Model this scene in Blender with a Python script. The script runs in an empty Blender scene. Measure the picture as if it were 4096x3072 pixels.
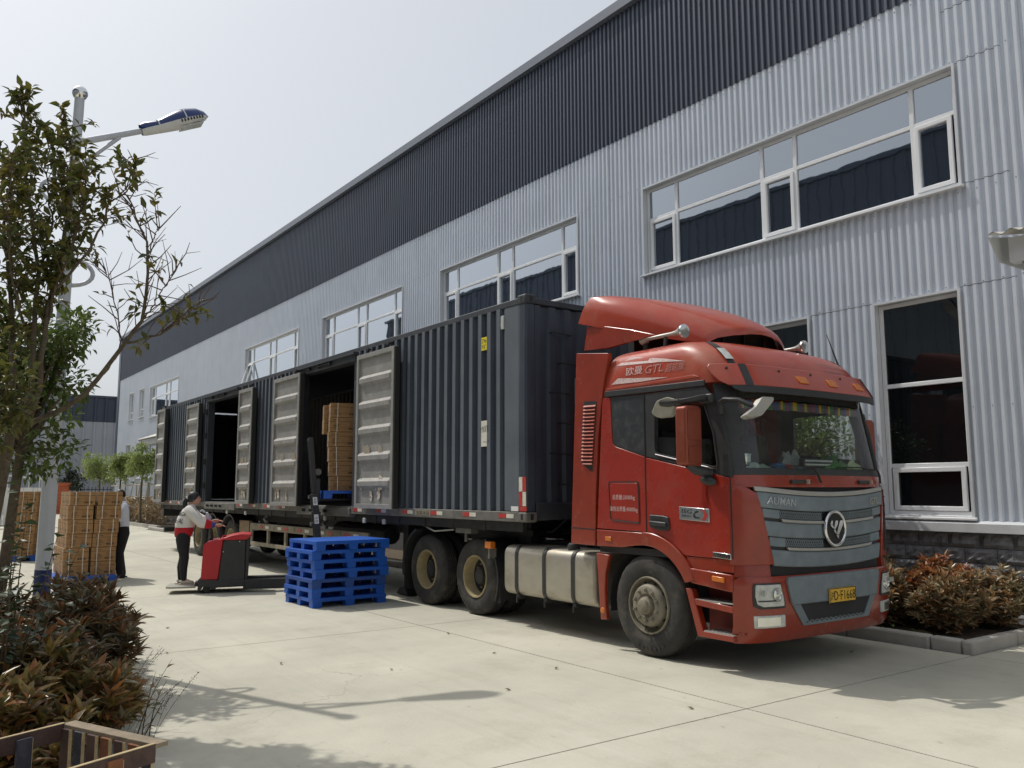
import bpy, bmesh, math, random
from mathutils import Vector, Matrix, Euler
R = math.radians
rnd = random.Random(7)
scene = bpy.context.scene
COL = scene.collection

# ---------------------------------------------------------------- camera
cam_d = bpy.data.cameras.new('camera'); cam = bpy.data.objects.new('camera', cam_d); COL.objects.link(cam)
cam_d.sensor_width = 36.0; cam_d.lens = 36.0 * 3393.2 / 4096.0
cam_d.clip_start = 0.05; cam_d.clip_end = 1500
yaw, pitch, roll = R(144.107), R(7.113), R(-0.0964)
fw = Vector((math.cos(yaw)*math.cos(pitch), math.sin(yaw)*math.cos(pitch), math.sin(pitch)))
rt = Vector((math.sin(yaw), -math.cos(yaw), 0)); up = rt.cross(fw)
rt2 = rt*math.cos(roll) + up*math.sin(roll); up2 = -rt*math.sin(roll) + up*math.cos(roll)
mw = Matrix((rt2, up2, -fw)).transposed().to_4x4(); mw.translation = (0, 0, 1.7)
cam.matrix_world = mw
scene.camera = cam

# ---------------------------------------------------------------- sky, sun, exposure
TOSUN = Vector((-0.60, -0.245, 0.957)).normalized()
SUN_EL = math.asin(TOSUN.z); SUN_AZ = math.atan2(TOSUN.x, TOSUN.y) % (2*math.pi)
world = bpy.data.worlds.new('World'); scene.world = world; world.use_nodes = True
nt = world.node_tree; nt.nodes.clear()
wo = nt.nodes.new('ShaderNodeOutputWorld'); bg = nt.nodes.new('ShaderNodeBackground')
sky = nt.nodes.new('ShaderNodeTexSky'); sky.sky_type = 'NISHITA'; sky.sun_disc = False
sky.sun_elevation = SUN_EL; sky.sun_rotation = SUN_AZ
sky.air_density = 1.0; sky.dust_density = 5.0; sky.ozone_density = 1.6; sky.altitude = 0
hs = nt.nodes.new('ShaderNodeHueSaturation'); hs.inputs['Saturation'].default_value = 0.42
nt.links.new(sky.outputs[0], hs.inputs['Color'])
pale = nt.nodes.new('ShaderNodeMix'); pale.data_type = 'RGBA'; pale.inputs[0].default_value = 0.5     # thin even high overcast
pale.inputs[7].default_value = (6.3, 6.75, 7.25, 1)
nt.links.new(hs.outputs[0], pale.inputs[6]); nt.links.new(pale.outputs[2], bg.inputs[0]); bg.inputs[1].default_value = 0.122
nt.links.new(bg.outputs[0], wo.inputs[0])
sun_d = bpy.data.lights.new('sun', 'SUN'); sun_d.energy = 2.6; sun_d.angle = R(0.6); sun_d.color = (1.0, 0.955, 0.88)
sun = bpy.data.objects.new('sun', sun_d); COL.objects.link(sun)
sun.rotation_euler = (-TOSUN).to_track_quat('-Z', 'Y').to_euler(); sun.location = (-30, -12, 48)
scene.view_settings.view_transform = 'Standard'; scene.view_settings.look = 'None'
scene.view_settings.gamma = 1.0; scene.view_settings.use_curve_mapping = False
scene.view_settings.exposure = 0.0
scene.render.engine = 'CYCLES'
scene.cycles.max_bounces = 8; scene.cycles.transparent_max_bounces = 12
scene.cycles.use_denoising = True
try: scene.cycles.denoiser = 'OPENIMAGEDENOISE'
except Exception: pass

# ---------------------------------------------------------------- text outlines (built in font), normalised to a unit box
TXT = {}
def prep_text(words):
    for s in words:
        c = bpy.data.curves.new('lettering', 'FONT'); c.body = s; c.resolution_u = 2; c.offset = .009 if s in ('AUMAN', 'GTL', 'ISG', 'OMEGA', 'METAL', 'SUS') else 0
        o = bpy.data.objects.new('lettering', c); COL.objects.link(o)
        bpy.context.view_layer.update()
        me = bpy.data.meshes.new_from_object(o.evaluated_get(bpy.context.evaluated_depsgraph_get()))
        vs = [v.co.copy() for v in me.vertices]; fs = [tuple(p.vertices) for p in me.polygons]
        x0 = min(v.x for v in vs); x1 = max(v.x for v in vs); y0 = min(v.y for v in vs); y1 = max(v.y for v in vs)
        TXT[s] = ([((v.x-x0)/(x1-x0), (v.y-y0)/(y1-y0)) for v in vs], fs)
        bpy.data.objects.remove(o); bpy.data.curves.remove(c); bpy.data.meshes.remove(me)
prep_text(['总质量:25000kg', '准拖总质量:40000kg', '欧曼', 'GTL', '超能版', 'AUMAN', 'ISG', '超能动力', 'S', '430G', '沪', 'D·F1668',
           '2.9m', "9'6\"", '个性足首', 'OMEGA', 'METAL', 'FOTONDAIMLER', '福田戴姆勒汽车', 'SUS', 'SUS-rtes', '宝骏冰溢'])

# ---------------------------------------------------------------- mesh builder
class MB:
    def __init__(s): s.v = []; s.f = []; s.m = []; s.sm = []
    def add(s, vs, fs, m=0, smooth=None):
        n = len(s.v); s.v += [tuple(v) for v in vs]
        for f in fs: s.f.append(tuple(i+n for i in f)); s.m.append(m)
        return s
    def box(s, x0, x1, y0, y1, z0, z1, m=0):
        vs = [(x0,y0,z0),(x1,y0,z0),(x1,y1,z0),(x0,y1,z0),(x0,y0,z1),(x1,y0,z1),(x1,y1,z1),(x0,y1,z1)]
        return s.add(vs, [(3,2,1,0),(4,5,6,7),(0,1,5,4),(1,2,6,5),(2,3,7,6),(3,0,4,7)], m)
    def obox(s, c, ax, ay, az, sx, sy, sz, m=0):
        c = Vector(c); ax = Vector(ax).normalized()*sx/2; ay = Vector(ay).normalized()*sy/2; az = Vector(az).normalized()*sz/2
        vs = [c-ax-ay-az, c+ax-ay-az, c+ax+ay-az, c-ax+ay-az, c-ax-ay+az, c+ax-ay+az, c+ax+ay+az, c-ax+ay+az]
        return s.add(vs, [(3,2,1,0),(4,5,6,7),(0,1,5,4),(1,2,6,5),(2,3,7,6),(3,0,4,7)], m)
    def beam(s, p0, p1, w, h, m=0, upv=(0,0,1)):
        p0 = Vector(p0); p1 = Vector(p1); d = p1-p0; u = Vector(upv)
        if abs(d.normalized().dot(u)) > .98: u = Vector((1,0,0))
        sd = d.cross(u).normalized(); u = sd.cross(d).normalized()
        return s.obox((p0+p1)/2, d, sd, u, d.length, w, h, m)
    def prism(s, poly, axis, a, b, m=0):
        # poly of (p,q): axis 'y' -> (x,z); 'x' -> (y,z); 'z' -> (x,y)
        def P(p, q, t): return (p, t, q) if axis == 'y' else ((t, p, q) if axis == 'x' else (p, q, t))
        n = len(poly)
        area = sum(poly[i][0]*poly[(i+1)%n][1]-poly[(i+1)%n][0]*poly[i][1] for i in range(n))
        if (area > 0) == (axis == 'y'): poly = poly[::-1]
        if b < a: a, b = b, a
        vs = [P(p,q,a) for p,q in poly]+[P(p,q,b) for p,q in poly]
        if axis == 'y':
            fs = [tuple(range(n-1,-1,-1)), tuple(range(n,2*n))] + [(i,(i+1)%n,(i+1)%n+n,i+n) for i in range(n)]
        else:
            fs = [tuple(range(n-1,-1,-1)), tuple(range(n,2*n))] + [(i,(i+1)%n,(i+1)%n+n,i+n) for i in range(n)]
        if axis == 'y': fs = [f for f in fs]
        return s.add(vs, fs, m)
    def ringprism(s, outer, inner, axis, a, b, m=0):
        def P(p, q, t): return (p, t, q) if axis == 'y' else ((t, p, q) if axis == 'x' else (p, q, t))
        n = len(outer); vs = []
        for t in (a, b):
            vs += [P(p,q,t) for p,q in outer]; vs += [P(p,q,t) for p,q in inner]
        fs = []
        for i in range(n):
            j = (i+1) % n
            fs += [(i,j,n+j,n+i), (2*n+i,3*n+i,3*n+j,2*n+j), (i,2*n+i,2*n+j,j), (n+i,n+j,3*n+j,3*n+i)]
        return s.add(vs, fs, m)
    def tube(s, pts, r, n=8, m=0, caps=True, flat=1.0):
        pts = [Vector(p) for p in pts]; k = len(pts)
        rs = r if isinstance(r, (list, tuple)) else [r]*k
        base = len(s.v); prev = None; vs = []
        for i, p in enumerate(pts):
            d = (pts[min(i+1,k-1)]-pts[max(i-1,0)]).normalized()
            if prev is None:
                a = d.orthogonal().normalized()
            else:
                a = prev - d*prev.dot(d)
                a = a.normalized() if a.length > 1e-6 else d.orthogonal().normalized()
            prev = a; b = d.cross(a)
            for j in range(n):
                t = 2*math.pi*j/n
                vs.append(p + a*math.cos(t)*rs[i] + b*math.sin(t)*rs[i]*flat)
        fs = [(i*n+j, i*n+(j+1)%n, (i+1)*n+(j+1)%n, (i+1)*n+j) for i in range(k-1) for j in range(n)]
        if caps: fs += [tuple(range(n-1,-1,-1)), tuple((k-1)*n+j for j in range(n))]
        return s.add(vs, fs, m)
    def lathe(s, prof, c, axis='y', n=24, m=0, sgn=1, mats=None):
        # prof: (r, h) list, h along axis from c
        c = Vector(c); vs = []
        for r, h in prof:
            for j in range(n):
                t = 2*math.pi*j/n; a = r*math.cos(t); b = r*math.sin(t)
                vs.append(c + (Vector((a, sgn*h, b)) if axis == 'y' else Vector((sgn*h, a, b)) if axis == 'x' else Vector((a, b, sgn*h))))
        base = len(s.v); s.v += [tuple(v) for v in vs]
        for i in range(len(prof)-1):
            for j in range(n):
                f = (i*n+j, i*n+(j+1)%n, (i+1)*n+(j+1)%n, (i+1)*n+j)
                s.f.append(tuple(base+q for q in f)); s.m.append(mats[i] if mats else m)
        return s
    def grid(s, P, m=0, closed=False):
        r = len(P); c = len(P[0]); vs = [p for row in P for p in row]
        fs = []
        for i in range(r-1):
            for j in range(c if closed else c-1):
                fs.append((i*c+j, i*c+(j+1)%c, (i+1)*c+(j+1)%c, (i+1)*c+j))
        return s.add(vs, fs, m)
    def sphere(s, c, r, n=12, m=0, sc=(1,1,1)):
        c = Vector(c); P = []
        for i in range(n//2+1):
            t = math.pi*i/(n//2)
            P.append([c+Vector((r*sc[0]*math.sin(t)*math.cos(2*math.pi*j/n), r*sc[1]*math.sin(t)*math.sin(2*math.pi*j/n), r*sc[2]*math.cos(t))) for j in range(n)])
        return s.grid(P, m, True)
    def text(s, body, o, ax, ay, w, h, m=0):
        vs, fs = TXT[body]; o = Vector(o); ax = Vector(ax).normalized()*w; ay = Vector(ay).normalized()*h
        return s.add([o+ax*x+ay*y for x,y in vs], fs, m)
    def mesh(s, name, mats, smooth=None, weld=False):
        me = bpy.data.meshes.new(name); me.from_pydata([tuple(v) for v in s.v], [], s.f)
        if not isinstance(mats, (list, tuple)): mats = [mats]
        for x in mats: me.materials.append(x)
        if len(mats) > 1: me.polygons.foreach_set('material_index', s.m)
        if weld:
            bm = bmesh.new(); bm.from_mesh(me); bmesh.ops.remove_doubles(bm, verts=bm.verts, dist=2e-5); bmesh.ops.recalc_face_normals(bm, faces=bm.faces); bm.to_mesh(me); bm.free()
        if smooth is not None:
            me.polygons.foreach_set('use_smooth', [True]*len(me.polygons))
            try: me.set_sharp_from_angle(angle=R(smooth))
            except Exception: pass
        me.update(); return me
    def build(s, name, mats, parent=None, smooth=None, bevel=0, seg=2, loc=None, off=None, kind=None, label=None):
        # vertices are in world coordinates; off = the parent's world location
        me = s.mesh(name, mats, smooth, weld=(smooth is not None) or bevel > 0)
        o = bpy.data.objects.new(name, me); COL.objects.link(o)
        if parent is not None:
            o.parent = parent
            o.location = -OFF.get(parent.name, Vector((0,0,0))) if loc is None else loc
            OFF[o.name] = Vector((0,0,0)) if loc is None else Vector((0,0,0))
        elif loc is not None: o.location = loc
        if bevel:
            bm = o.modifiers.new('bevel', 'BEVEL'); bm.width = bevel; bm.segments = seg; bm.limit_method = 'ANGLE'; bm.angle_limit = R(35)
            if smooth is None:
                me.polygons.foreach_set('use_smooth', [True]*len(me.polygons))
                try: me.set_sharp_from_angle(angle=R(40))
                except Exception: pass
        if kind: o['kind'] = kind
        if label: o['label'] = label
        return o
OFF = {}
def thing(name, label, cat, loc=(0,0,0), group=None, kind=None, rotz=0):
    o = bpy.data.objects.new(name, None); COL.objects.link(o); o.location = loc; o.rotation_euler = (0,0,rotz)
    o.empty_display_size = .2
    OFF[o.name] = Vector(loc)
    if kind: o['kind'] = kind
    if label: o['label'] = label
    if cat: o['category'] = cat
    if group: o['group'] = group
    return o
def tag(o, label, cat, group=None, kind=None):
    if label: o['label'] = label
    if cat: o['category'] = cat
    if group: o['group'] = group
    if kind: o['kind'] = kind
    return o
def link(name, me, parent=None, mat4=None):
    o = bpy.data.objects.new(name, me); COL.objects.link(o)
    if parent is not None: o.parent = parent
    if mat4 is not None: o.matrix_local = mat4
    return o

# ---------------------------------------------------------------- materials
def mat(name, col, rough=.6, metal=0.0, var=.12, scale=5.0, bump=0.0, bscale=60.0, dirt=None, spec=.5, coat=0.0, world=False, stretch=None, streak=None):
    m = bpy.data.materials.new(name); m.use_nodes = True; t = m.node_tree; N = t.nodes; L = t.links
    p = N['Principled BSDF']
    p.inputs['Roughness'].default_value = rough; p.inputs['Metallic'].default_value = metal
    p.inputs['Specular IOR Level'].default_value = spec; p.inputs['Coat Weight'].default_value = coat
    if world: src = N.new('ShaderNodeNewGeometry').outputs['Position']
    else: src = N.new('ShaderNodeTexCoord').outputs['Object']
    if stretch:
        mp = N.new('ShaderNodeMapping'); mp.inputs['Scale'].default_value = stretch; L.new(src, mp.inputs[0]); src = mp.outputs[0]
    nz = N.new('ShaderNodeTexNoise'); nz.inputs['Scale'].default_value = scale; nz.inputs['Detail'].default_value = 7; nz.inputs['Roughness'].default_value = .62
    L.new(src, nz.inputs['Vector'])
    rp = N.new('ShaderNodeMapRange'); rp.inputs['From Min'].default_value = .3; rp.inputs['From Max'].default_value = .7
    rp.inputs['To Min'].default_value = 1-var; rp.inputs['To Max'].default_value = 1+var
    L.new(nz.outputs['Fac'], rp.inputs['Value'])
    mx = N.new('ShaderNodeVectorMath'); mx.operation = 'SCALE'; mx.inputs[0].default_value = col[:3]
    L.new(rp.outputs[0], mx.inputs['Scale']); c = mx.outputs[0]
    if dirt:
        dcol, amt, dsc, lo = dirt
        dn = N.new('ShaderNodeTexNoise'); dn.inputs['Scale'].default_value = dsc; dn.inputs['Detail'].default_value = 9; dn.inputs['Roughness'].default_value = .7
        L.new(src, dn.inputs['Vector'])
        dr = N.new('ShaderNodeMapRange'); dr.inputs['From Min'].default_value = lo; dr.inputs['From Max'].default_value = lo+.22
        dr.inputs['To Min'].default_value = 0; dr.inputs['To Max'].default_value = amt; L.new(dn.outputs['Fac'], dr.inputs['Value'])
        mm = N.new('ShaderNodeMix'); mm.data_type = 'RGBA'; mm.inputs[7].default_value = (*dcol, 1)
        L.new(dr.outputs[0], mm.inputs[0]); L.new(c, mm.inputs[6]); c = mm.outputs[2]
        rr = N.new('ShaderNodeMapRange'); rr.inputs['To Min'].default_value = rough; rr.inputs['To Max'].default_value = min(1, rough+.35)
        L.new(dr.outputs[0], rr.inputs['Value']); L.new(rr.outputs[0], p.inputs['Roughness'])
    if streak:      # vertical rain streaks
        scol, samt = streak
        mp2 = N.new('ShaderNodeMapping'); mp2.inputs['Scale'].default_value = (14, 14, .7); L.new(src, mp2.inputs[0])
        sn = N.new('ShaderNodeTexNoise'); sn.inputs['Scale'].default_value = 1.0; sn.inputs['Detail'].default_value = 5; L.new(mp2.outputs[0], sn.inputs['Vector'])
        sr = N.new('ShaderNodeMapRange'); sr.inputs['From Min'].default_value = .5; sr.inputs['From Max'].default_value = .75; sr.inputs['To Max'].default_value = samt
        L.new(sn.outputs['Fac'], sr.inputs['Value'])
        ms = N.new('ShaderNodeMix'); ms.data_type = 'RGBA'; ms.inputs[7].default_value = (*scol, 1)
        L.new(sr.outputs[0], ms.inputs[0]); L.new(c, ms.inputs[6]); c = ms.outputs[2]
    L.new(c, p.inputs['Base Color'])
    if bump:
        bn = N.new('ShaderNodeTexNoise'); bn.inputs['Scale'].default_value = bscale; bn.inputs['Detail'].default_value = 6
        L.new(src, bn.inputs['Vector'])
        b = N.new('ShaderNodeBump'); b.inputs['Strength'].default_value = bump; b.inputs['Distance'].default_value = .01
        L.new(bn.outputs['Fac'], b.inputs['Height']); L.new(b.outputs[0], p.inputs['Normal'])
    return m
def glass_front(name, tint, base, refl, wav=.02, rough=.015):
    m = bpy.data.materials.new(name); m.use_nodes = True; t = m.node_tree; N = t.nodes; L = t.links; N.clear()
    out = N.new('ShaderNodeOutputMaterial'); mix = N.new('ShaderNodeMixShader')
    d = N.new('ShaderNodeBsdfDiffuse'); d.inputs[0].default_value = (*base, 1)
    g = N.new('ShaderNodeBsdfGlossy'); g.inputs['Color'].default_value = (*tint, 1); g.inputs['Roughness'].default_value = rough
    lw = N.new('ShaderNodeLayerWeight'); lw.inputs[0].default_value = .5
    mr = N.new('ShaderNodeMapRange'); mr.inputs['From Min'].default_value = .25; mr.inputs['From Max'].default_value = .95
    mr.inputs['To Min'].default_value = refl; mr.inputs['To Max'].default_value = min(1, refl+.5)
    L.new(lw.outputs['Facing'], mr.inputs[0]); L.new(mr.outputs[0], mix.inputs[0])
    if wav:
        tc = N.new('ShaderNodeTexCoord'); nz = N.new('ShaderNodeTexNoise'); nz.inputs['Scale'].default_value = 1.6; nz.inputs['Detail'].default_value = 2
        L.new(tc.outputs['Object'], nz.inputs['Vector']); b = N.new('ShaderNodeBump'); b.inputs['Strength'].default_value = wav; b.inputs['Distance'].default_value = .05
        L.new(nz.outputs['Fac'], b.inputs['Height']); L.new(b.outputs[0], g.inputs['Normal'])
    L.new(d.outputs[0], mix.inputs[1]); L.new(g.outputs[0], mix.inputs[2]); L.new(mix.outputs[0], out.inputs[0]); return m
def glass_clear(name, tint, refl=.09, dust=.0):
    m = bpy.data.materials.new(name); m.use_nodes = True; t = m.node_tree; N = t.nodes; L = t.links; N.clear()
    out = N.new('ShaderNodeOutputMaterial'); mix = N.new('ShaderNodeMixShader'); mix2 = N.new('ShaderNodeMixShader')
    tr = N.new('ShaderNodeBsdfTransparent'); tr.inputs[0].default_value = (*tint, 1)
    g = N.new('ShaderNodeBsdfGlossy'); g.inputs['Roughness'].default_value = .01; d = N.new('ShaderNodeBsdfDiffuse'); d.inputs[0].default_value = (.45,.43,.38,1)
    lw = N.new('ShaderNodeLayerWeight'); lw.inputs[0].default_value = .5
    pw = N.new('ShaderNodeMath'); pw.operation = 'POWER'; pw.inputs[1].default_value = 4.0; L.new(lw.outputs['Facing'], pw.inputs[0])
    ad = N.new('ShaderNodeMath'); ad.operation = 'MULTIPLY_ADD'; ad.inputs[1].default_value = .8; ad.inputs[2].default_value = refl; ad.use_clamp = True; L.new(pw.outputs[0], ad.inputs[0])
    L.new(ad.outputs[0], mix.inputs[0]); L.new(tr.outputs[0], mix.inputs[1]); L.new(g.outputs[0], mix.inputs[2])
    nz = N.new('ShaderNodeTexNoise'); nz.inputs['Scale'].default_value = 3; nz.inputs['Detail'].default_value = 8
    mr = N.new('ShaderNodeMapRange'); mr.inputs['From Min'].default_value = .35; mr.inputs['From Max'].default_value = .75; mr.inputs['To Max'].default_value = dust
    L.new(nz.outputs['Fac'], mr.inputs[0]); L.new(mr.outputs[0], mix2.inputs[0]); L.new(mix.outputs[0], mix2.inputs[1]); L.new(d.outputs[0], mix2.inputs[2])
    L.new(mix2.outputs[0], out.inputs[0]); return m
def leafmat(name, cols, trans=.35, rough=.45):
    m = bpy.data.materials.new(name); m.use_nodes = True; t = m.node_tree; N = t.nodes; L = t.links; N.clear()
    out = N.new('ShaderNodeOutputMaterial'); p = N.new('ShaderNodeBsdfPrincipled'); p.inputs['Roughness'].default_value = rough
    tl = N.new('ShaderNodeBsdfTranslucent'); mix = N.new('ShaderNodeMixShader'); mix.inputs[0].default_value = trans
    ge = N.new('ShaderNodeNewGeometry'); oi = N.new('ShaderNodeObjectInfo'); ad = N.new('ShaderNodeMath'); ad.operation = 'ADD'; fr = N.new('ShaderNodeMath'); fr.operation = 'FRACT'
    L.new(ge.outputs['Random Per Island'], ad.inputs[0]); L.new(oi.outputs['Random'], ad.inputs[1]); L.new(ad.outputs[0], fr.inputs[0])
    cr = N.new('ShaderNodeValToRGB'); e = cr.color_ramp; e.interpolation = 'LINEAR'
    e.elements[0].position = 0; e.elements[0].color = (*cols[0], 1); e.elements[1].position = 1; e.elements[1].color = (*cols[-1], 1)
    for i in range(1, len(cols)-1):
        el = e.elements.new(i/(len(cols)-1)); el.color = (*cols[i], 1)
    L.new(fr.outputs[0], cr.inputs[0])
    nz = N.new('ShaderNodeTexNoise'); nz.inputs['Scale'].default_value = 30; mr = N.new('ShaderNodeMapRange'); mr.inputs['To Min'].default_value = .75; mr.inputs['To Max'].default_value = 1.25
    tc = N.new('ShaderNodeTexCoord'); L.new(tc.outputs['Object'], nz.inputs['Vector']); L.new(nz.outputs['Fac'], mr.inputs[0])
    vm = N.new('ShaderNodeVectorMath'); vm.operation = 'SCALE'; L.new(cr.outputs[0], vm.inputs[0]); L.new(mr.outputs[0], vm.inputs['Scale'])
    L.new(vm.outputs[0], p.inputs['Base Color']); L.new(vm.outputs[0], tl.inputs[0])
    L.new(p.outputs[0], mix.inputs[1]); L.new(tl.outputs[0], mix.inputs[2]); L.new(mix.outputs[0], out.inputs[0]); return m

DUST = (.36,.31,.24)
m_conc = mat('concrete slab', (.50,.482,.40), .9, var=.15, scale=.55, bump=.4, bscale=30, dirt=((.385,.36,.285), .6, 1.7, .52), world=True, spec=.2)
def age_concrete(m):
    # hairline cracks, dark drips and pale scuffs on top of the slab colour
    t = m.node_tree; N = t.nodes; L = t.links; p = N['Principled BSDF']; c = p.inputs['Base Color'].links[0].from_socket
    pos = N.new('ShaderNodeNewGeometry').outputs['Position']
    wn = N.new('ShaderNodeTexNoise'); wn.inputs['Scale'].default_value = 1.4; wn.inputs['Detail'].default_value = 5; L.new(pos, wn.inputs['Vector'])
    wv = N.new('ShaderNodeVectorMath'); wv.operation = 'MULTIPLY_ADD'; wv.inputs[1].default_value = (.9,.9,0); L.new(wn.outputs['Color'], wv.inputs[0]); L.new(pos, wv.inputs[2])
    vo = N.new('ShaderNodeTexVoronoi'); vo.feature = 'DISTANCE_TO_EDGE'; vo.inputs['Scale'].default_value = .30; L.new(wv.outputs[0], vo.inputs['Vector'])
    def band(src, a, b, lo, hi):
        r = N.new('ShaderNodeMapRange'); r.inputs['From Min'].default_value = a; r.inputs['From Max'].default_value = b; r.inputs['To Min'].default_value = lo; r.inputs['To Max'].default_value = hi; L.new(src, r.inputs[0]); return r.outputs[0]
    def over(fac, col):
        nonlocal c
        mx = N.new('ShaderNodeMix'); mx.data_type = 'RGBA'; mx.inputs[7].default_value = (*col, 1); L.new(fac, mx.inputs[0]); L.new(c, mx.inputs[6]); c = mx.outputs[2]
    gate = N.new('ShaderNodeTexNoise'); gate.inputs['Scale'].default_value = .22; L.new(pos, gate.inputs['Vector'])
    mu = N.new('ShaderNodeMath'); mu.operation = 'MULTIPLY'; L.new(band(vo.outputs['Distance'], 0, .003, .4, 0), mu.inputs[0]); L.new(band(gate.outputs['Fac'], .52, .58, 0, 1), mu.inputs[1])
    over(mu.outputs[0], (.17,.155,.125))
    mp = N.new('ShaderNodeMapping'); mp.inputs['Rotation'].default_value = (0,0,.12); mp.inputs['Scale'].default_value = (.25, 5.5, 1); L.new(pos, mp.inputs[0])
    st = N.new('ShaderNodeTexNoise'); st.inputs['Scale'].default_value = 1.0; st.inputs['Detail'].default_value = 6; st.inputs['Roughness'].default_value = .65; L.new(mp.outputs[0], st.inputs['Vector'])
    over(band(st.outputs['Fac'], .56, .74, 0, .34), (.36,.335,.27))
    over(band(st.outputs['Fac'], .42, .28, 0, .30), (.60,.585,.52))
    sp = N.new('ShaderNodeTexNoise'); sp.inputs['Scale'].default_value = 9; sp.inputs['Detail'].default_value = 3; L.new(pos, sp.inputs['Vector'])
    over(band(sp.outputs['Fac'], .70, .76, 0, .45), (.26,.24,.19))
    L.new(c, p.inputs['Base Color'])
age_concrete(m_conc)
m_earth = mat('dark joint earth', (.13,.12,.10), .95, world=True)
m_clad = mat('pale grey cladding', (.60,.645,.71), .42, var=.05, scale=1.2, world=True, spec=.5, streak=((.40,.42,.45), .25))
m_dclad = mat('dark slate cladding', (.056,.069,.102), .42, var=.08, scale=1.2, world=True, spec=.5, streak=((.085,.095,.115), .4))
m_trim = mat('pale steel trim', (.58,.60,.63), .45, var=.05)
m_upvc = mat('white window profile', (.78,.79,.80), .35, var=.03)
m_pane = glass_front('mirror coated window', (.84,.90,.97), (.012,.016,.02), .40)
m_panelow = glass_front('dark window', (.8,.86,.9), (.006,.008,.009), .07)
m_stone = mat('rock faced stone', (.19,.195,.205), .85, var=.45, scale=9, bump=1.0, bscale=24, world=True)
m_mortar = mat('stone mortar', (.13,.13,.13), .95)
m_kerb = mat('concrete kerb', (.42,.40,.36), .9, var=.15, scale=3, bump=.4, bscale=50, world=True)
m_soil = mat('garden soil', (.10,.075,.05), 1, var=.5, scale=14, bump=1.0, bscale=30, world=True)
m_red = mat('red cab paint', (.31,.022,.010), .26, var=.12, scale=3.0, dirt=((.25,.070,.048), .5, 1.6, .52), coat=.3, spec=.5)
m_redroof = mat('light red paint', (.40,.052,.024), .28, var=.10, scale=3, dirt=((.38,.15,.09), .6, 1.3, .47), coat=.3)  # lighter, more orange red than the cab sides
m_redlow = mat('dusty lower red paint', (.27,.030,.011), .24, var=.15, scale=5, dirt=((.27,.12,.07), .45, 4, .56), coat=.35)
m_redin = mat('dark red plastic', (.16,.02,.015), .6, var=.2)  # darker red for the cab back wall and step backing
m_blk = mat('black plastic', (.028,.029,.031), .5, var=.2, scale=8, dirt=((.10,.095,.085), .4, 6, .55))
m_dark = mat('black chassis steel', (.02,.02,.021), .65, var=.4, scale=6, dirt=((.09,.08,.065), .6, 5, .52))
m_gry = mat('grey bumper plastic', (.17,.205,.225), .5, var=.16, scale=7, bump=.15, bscale=18, dirt=((.28,.29,.28), .4, 5, .58))
m_sil = mat('dull silver strip', (.42,.41,.38), .42, metal=.4, var=.08)
m_chr = mat('chrome', (.75,.75,.74), .14, metal=1.0, var=.05)
m_tyre = mat('tyre rubber', (.035,.034,.032), .82, var=.25, scale=9, bump=.3, bscale=40, dirt=((.16,.14,.11), .55, 4, .50))
m_rim = mat('dusty steel wheel', (.22,.20,.155), .6, metal=.25, var=.25, scale=9, dirt=((.30,.265,.19), .6, 8, .46))
m_rimy = mat('dusty yellow wheel rim', (.34,.27,.14), .62, var=.2, scale=9, dirt=((.24,.21,.15), .7, 6, .46))
m_tank = mat('dirty aluminium tank', (.47,.44,.37), .38, metal=.65, var=.12, scale=2, stretch=(.6,8,1.2), dirt=((.33,.29,.21), .75, 2.2, .47))
m_amber = mat('amber lens', (.62,.17,.02), .25, var=.2, scale=60)
m_lens = mat('clear lamp lens', (.50,.52,.49), .16, var=.2, scale=18, coat=.6)
m_lensin = mat('lamp reflector', (.72,.73,.70), .15, metal=.9, var=.1)
m_plate = mat('yellow plate', (.72,.42,.03), .5, var=.12, scale=30)
m_ink = mat('black ink', (.018,.017,.016), .7, var=.05)
m_white = mat('white vinyl', (.74,.74,.74), .6, var=.08, scale=30)
m_fadewhite = mat('worn white vinyl', (.62,.47,.45), .6, var=.25, scale=40)
m_fadegrey = mat('peeled vinyl', (.40,.20,.18), .6, var=.3, scale=60)
m_dglass = mat('dusty dark glass panel', (.035,.038,.042), .28, var=.1, scale=3, dirt=((.12,.12,.11), .5, 9, .5))
m_ws = glass_clear('windscreen', (.80,.88,.84), .06, .05)
m_ws2 = glass_clear('cab side glass', (.75,.8,.78), .05, .04)
m_int = mat('dark cab lining', (.03,.03,.032), .8, var=.2)
m_contx = mat('sunlit tone container paint', (.105,.122,.145), .55, var=.15, scale=1.6, dirt=((.16,.165,.17), .5, 2.2, .52), streak=((.17,.175,.18), .4), spec=.4)  # paler copy of the slate paint, with sunlight put into the colour
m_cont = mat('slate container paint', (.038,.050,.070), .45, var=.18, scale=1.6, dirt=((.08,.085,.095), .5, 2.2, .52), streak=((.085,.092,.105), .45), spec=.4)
m_contd = mat('dark container frame', (.034,.040,.050), .55, var=.2, scale=4, dirt=((.11,.105,.095), .5, 4, .54))
m_contin = mat('container inside', (.045,.042,.040), .8, var=.2, scale=2)
m_door = mat('bare grey door steel', (.255,.25,.235), .62, var=.16, scale=5, bump=.2, bscale=25, dirt=((.44,.42,.38), .65, 7, .53))
m_doorrib = mat('dusty door rib', (.36,.35,.325), .7, var=.2, scale=12, dirt=((.60,.58,.53), .8, 14, .5))
m_rail = mat('worn steel rail', (.16,.155,.14), .6, metal=.3, var=.3, scale=6, dirt=((.30,.28,.24), .6, 5, .5))
m_mirror = mat('brownish red mirror housing', (.25,.055,.030), .38, metal=.35, var=.1, dirt=((.28,.13,.09), .4, 6, .55))
m_paper = mat('torn paper', (.56,.49,.38), .9, var=.2, scale=30)
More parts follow.
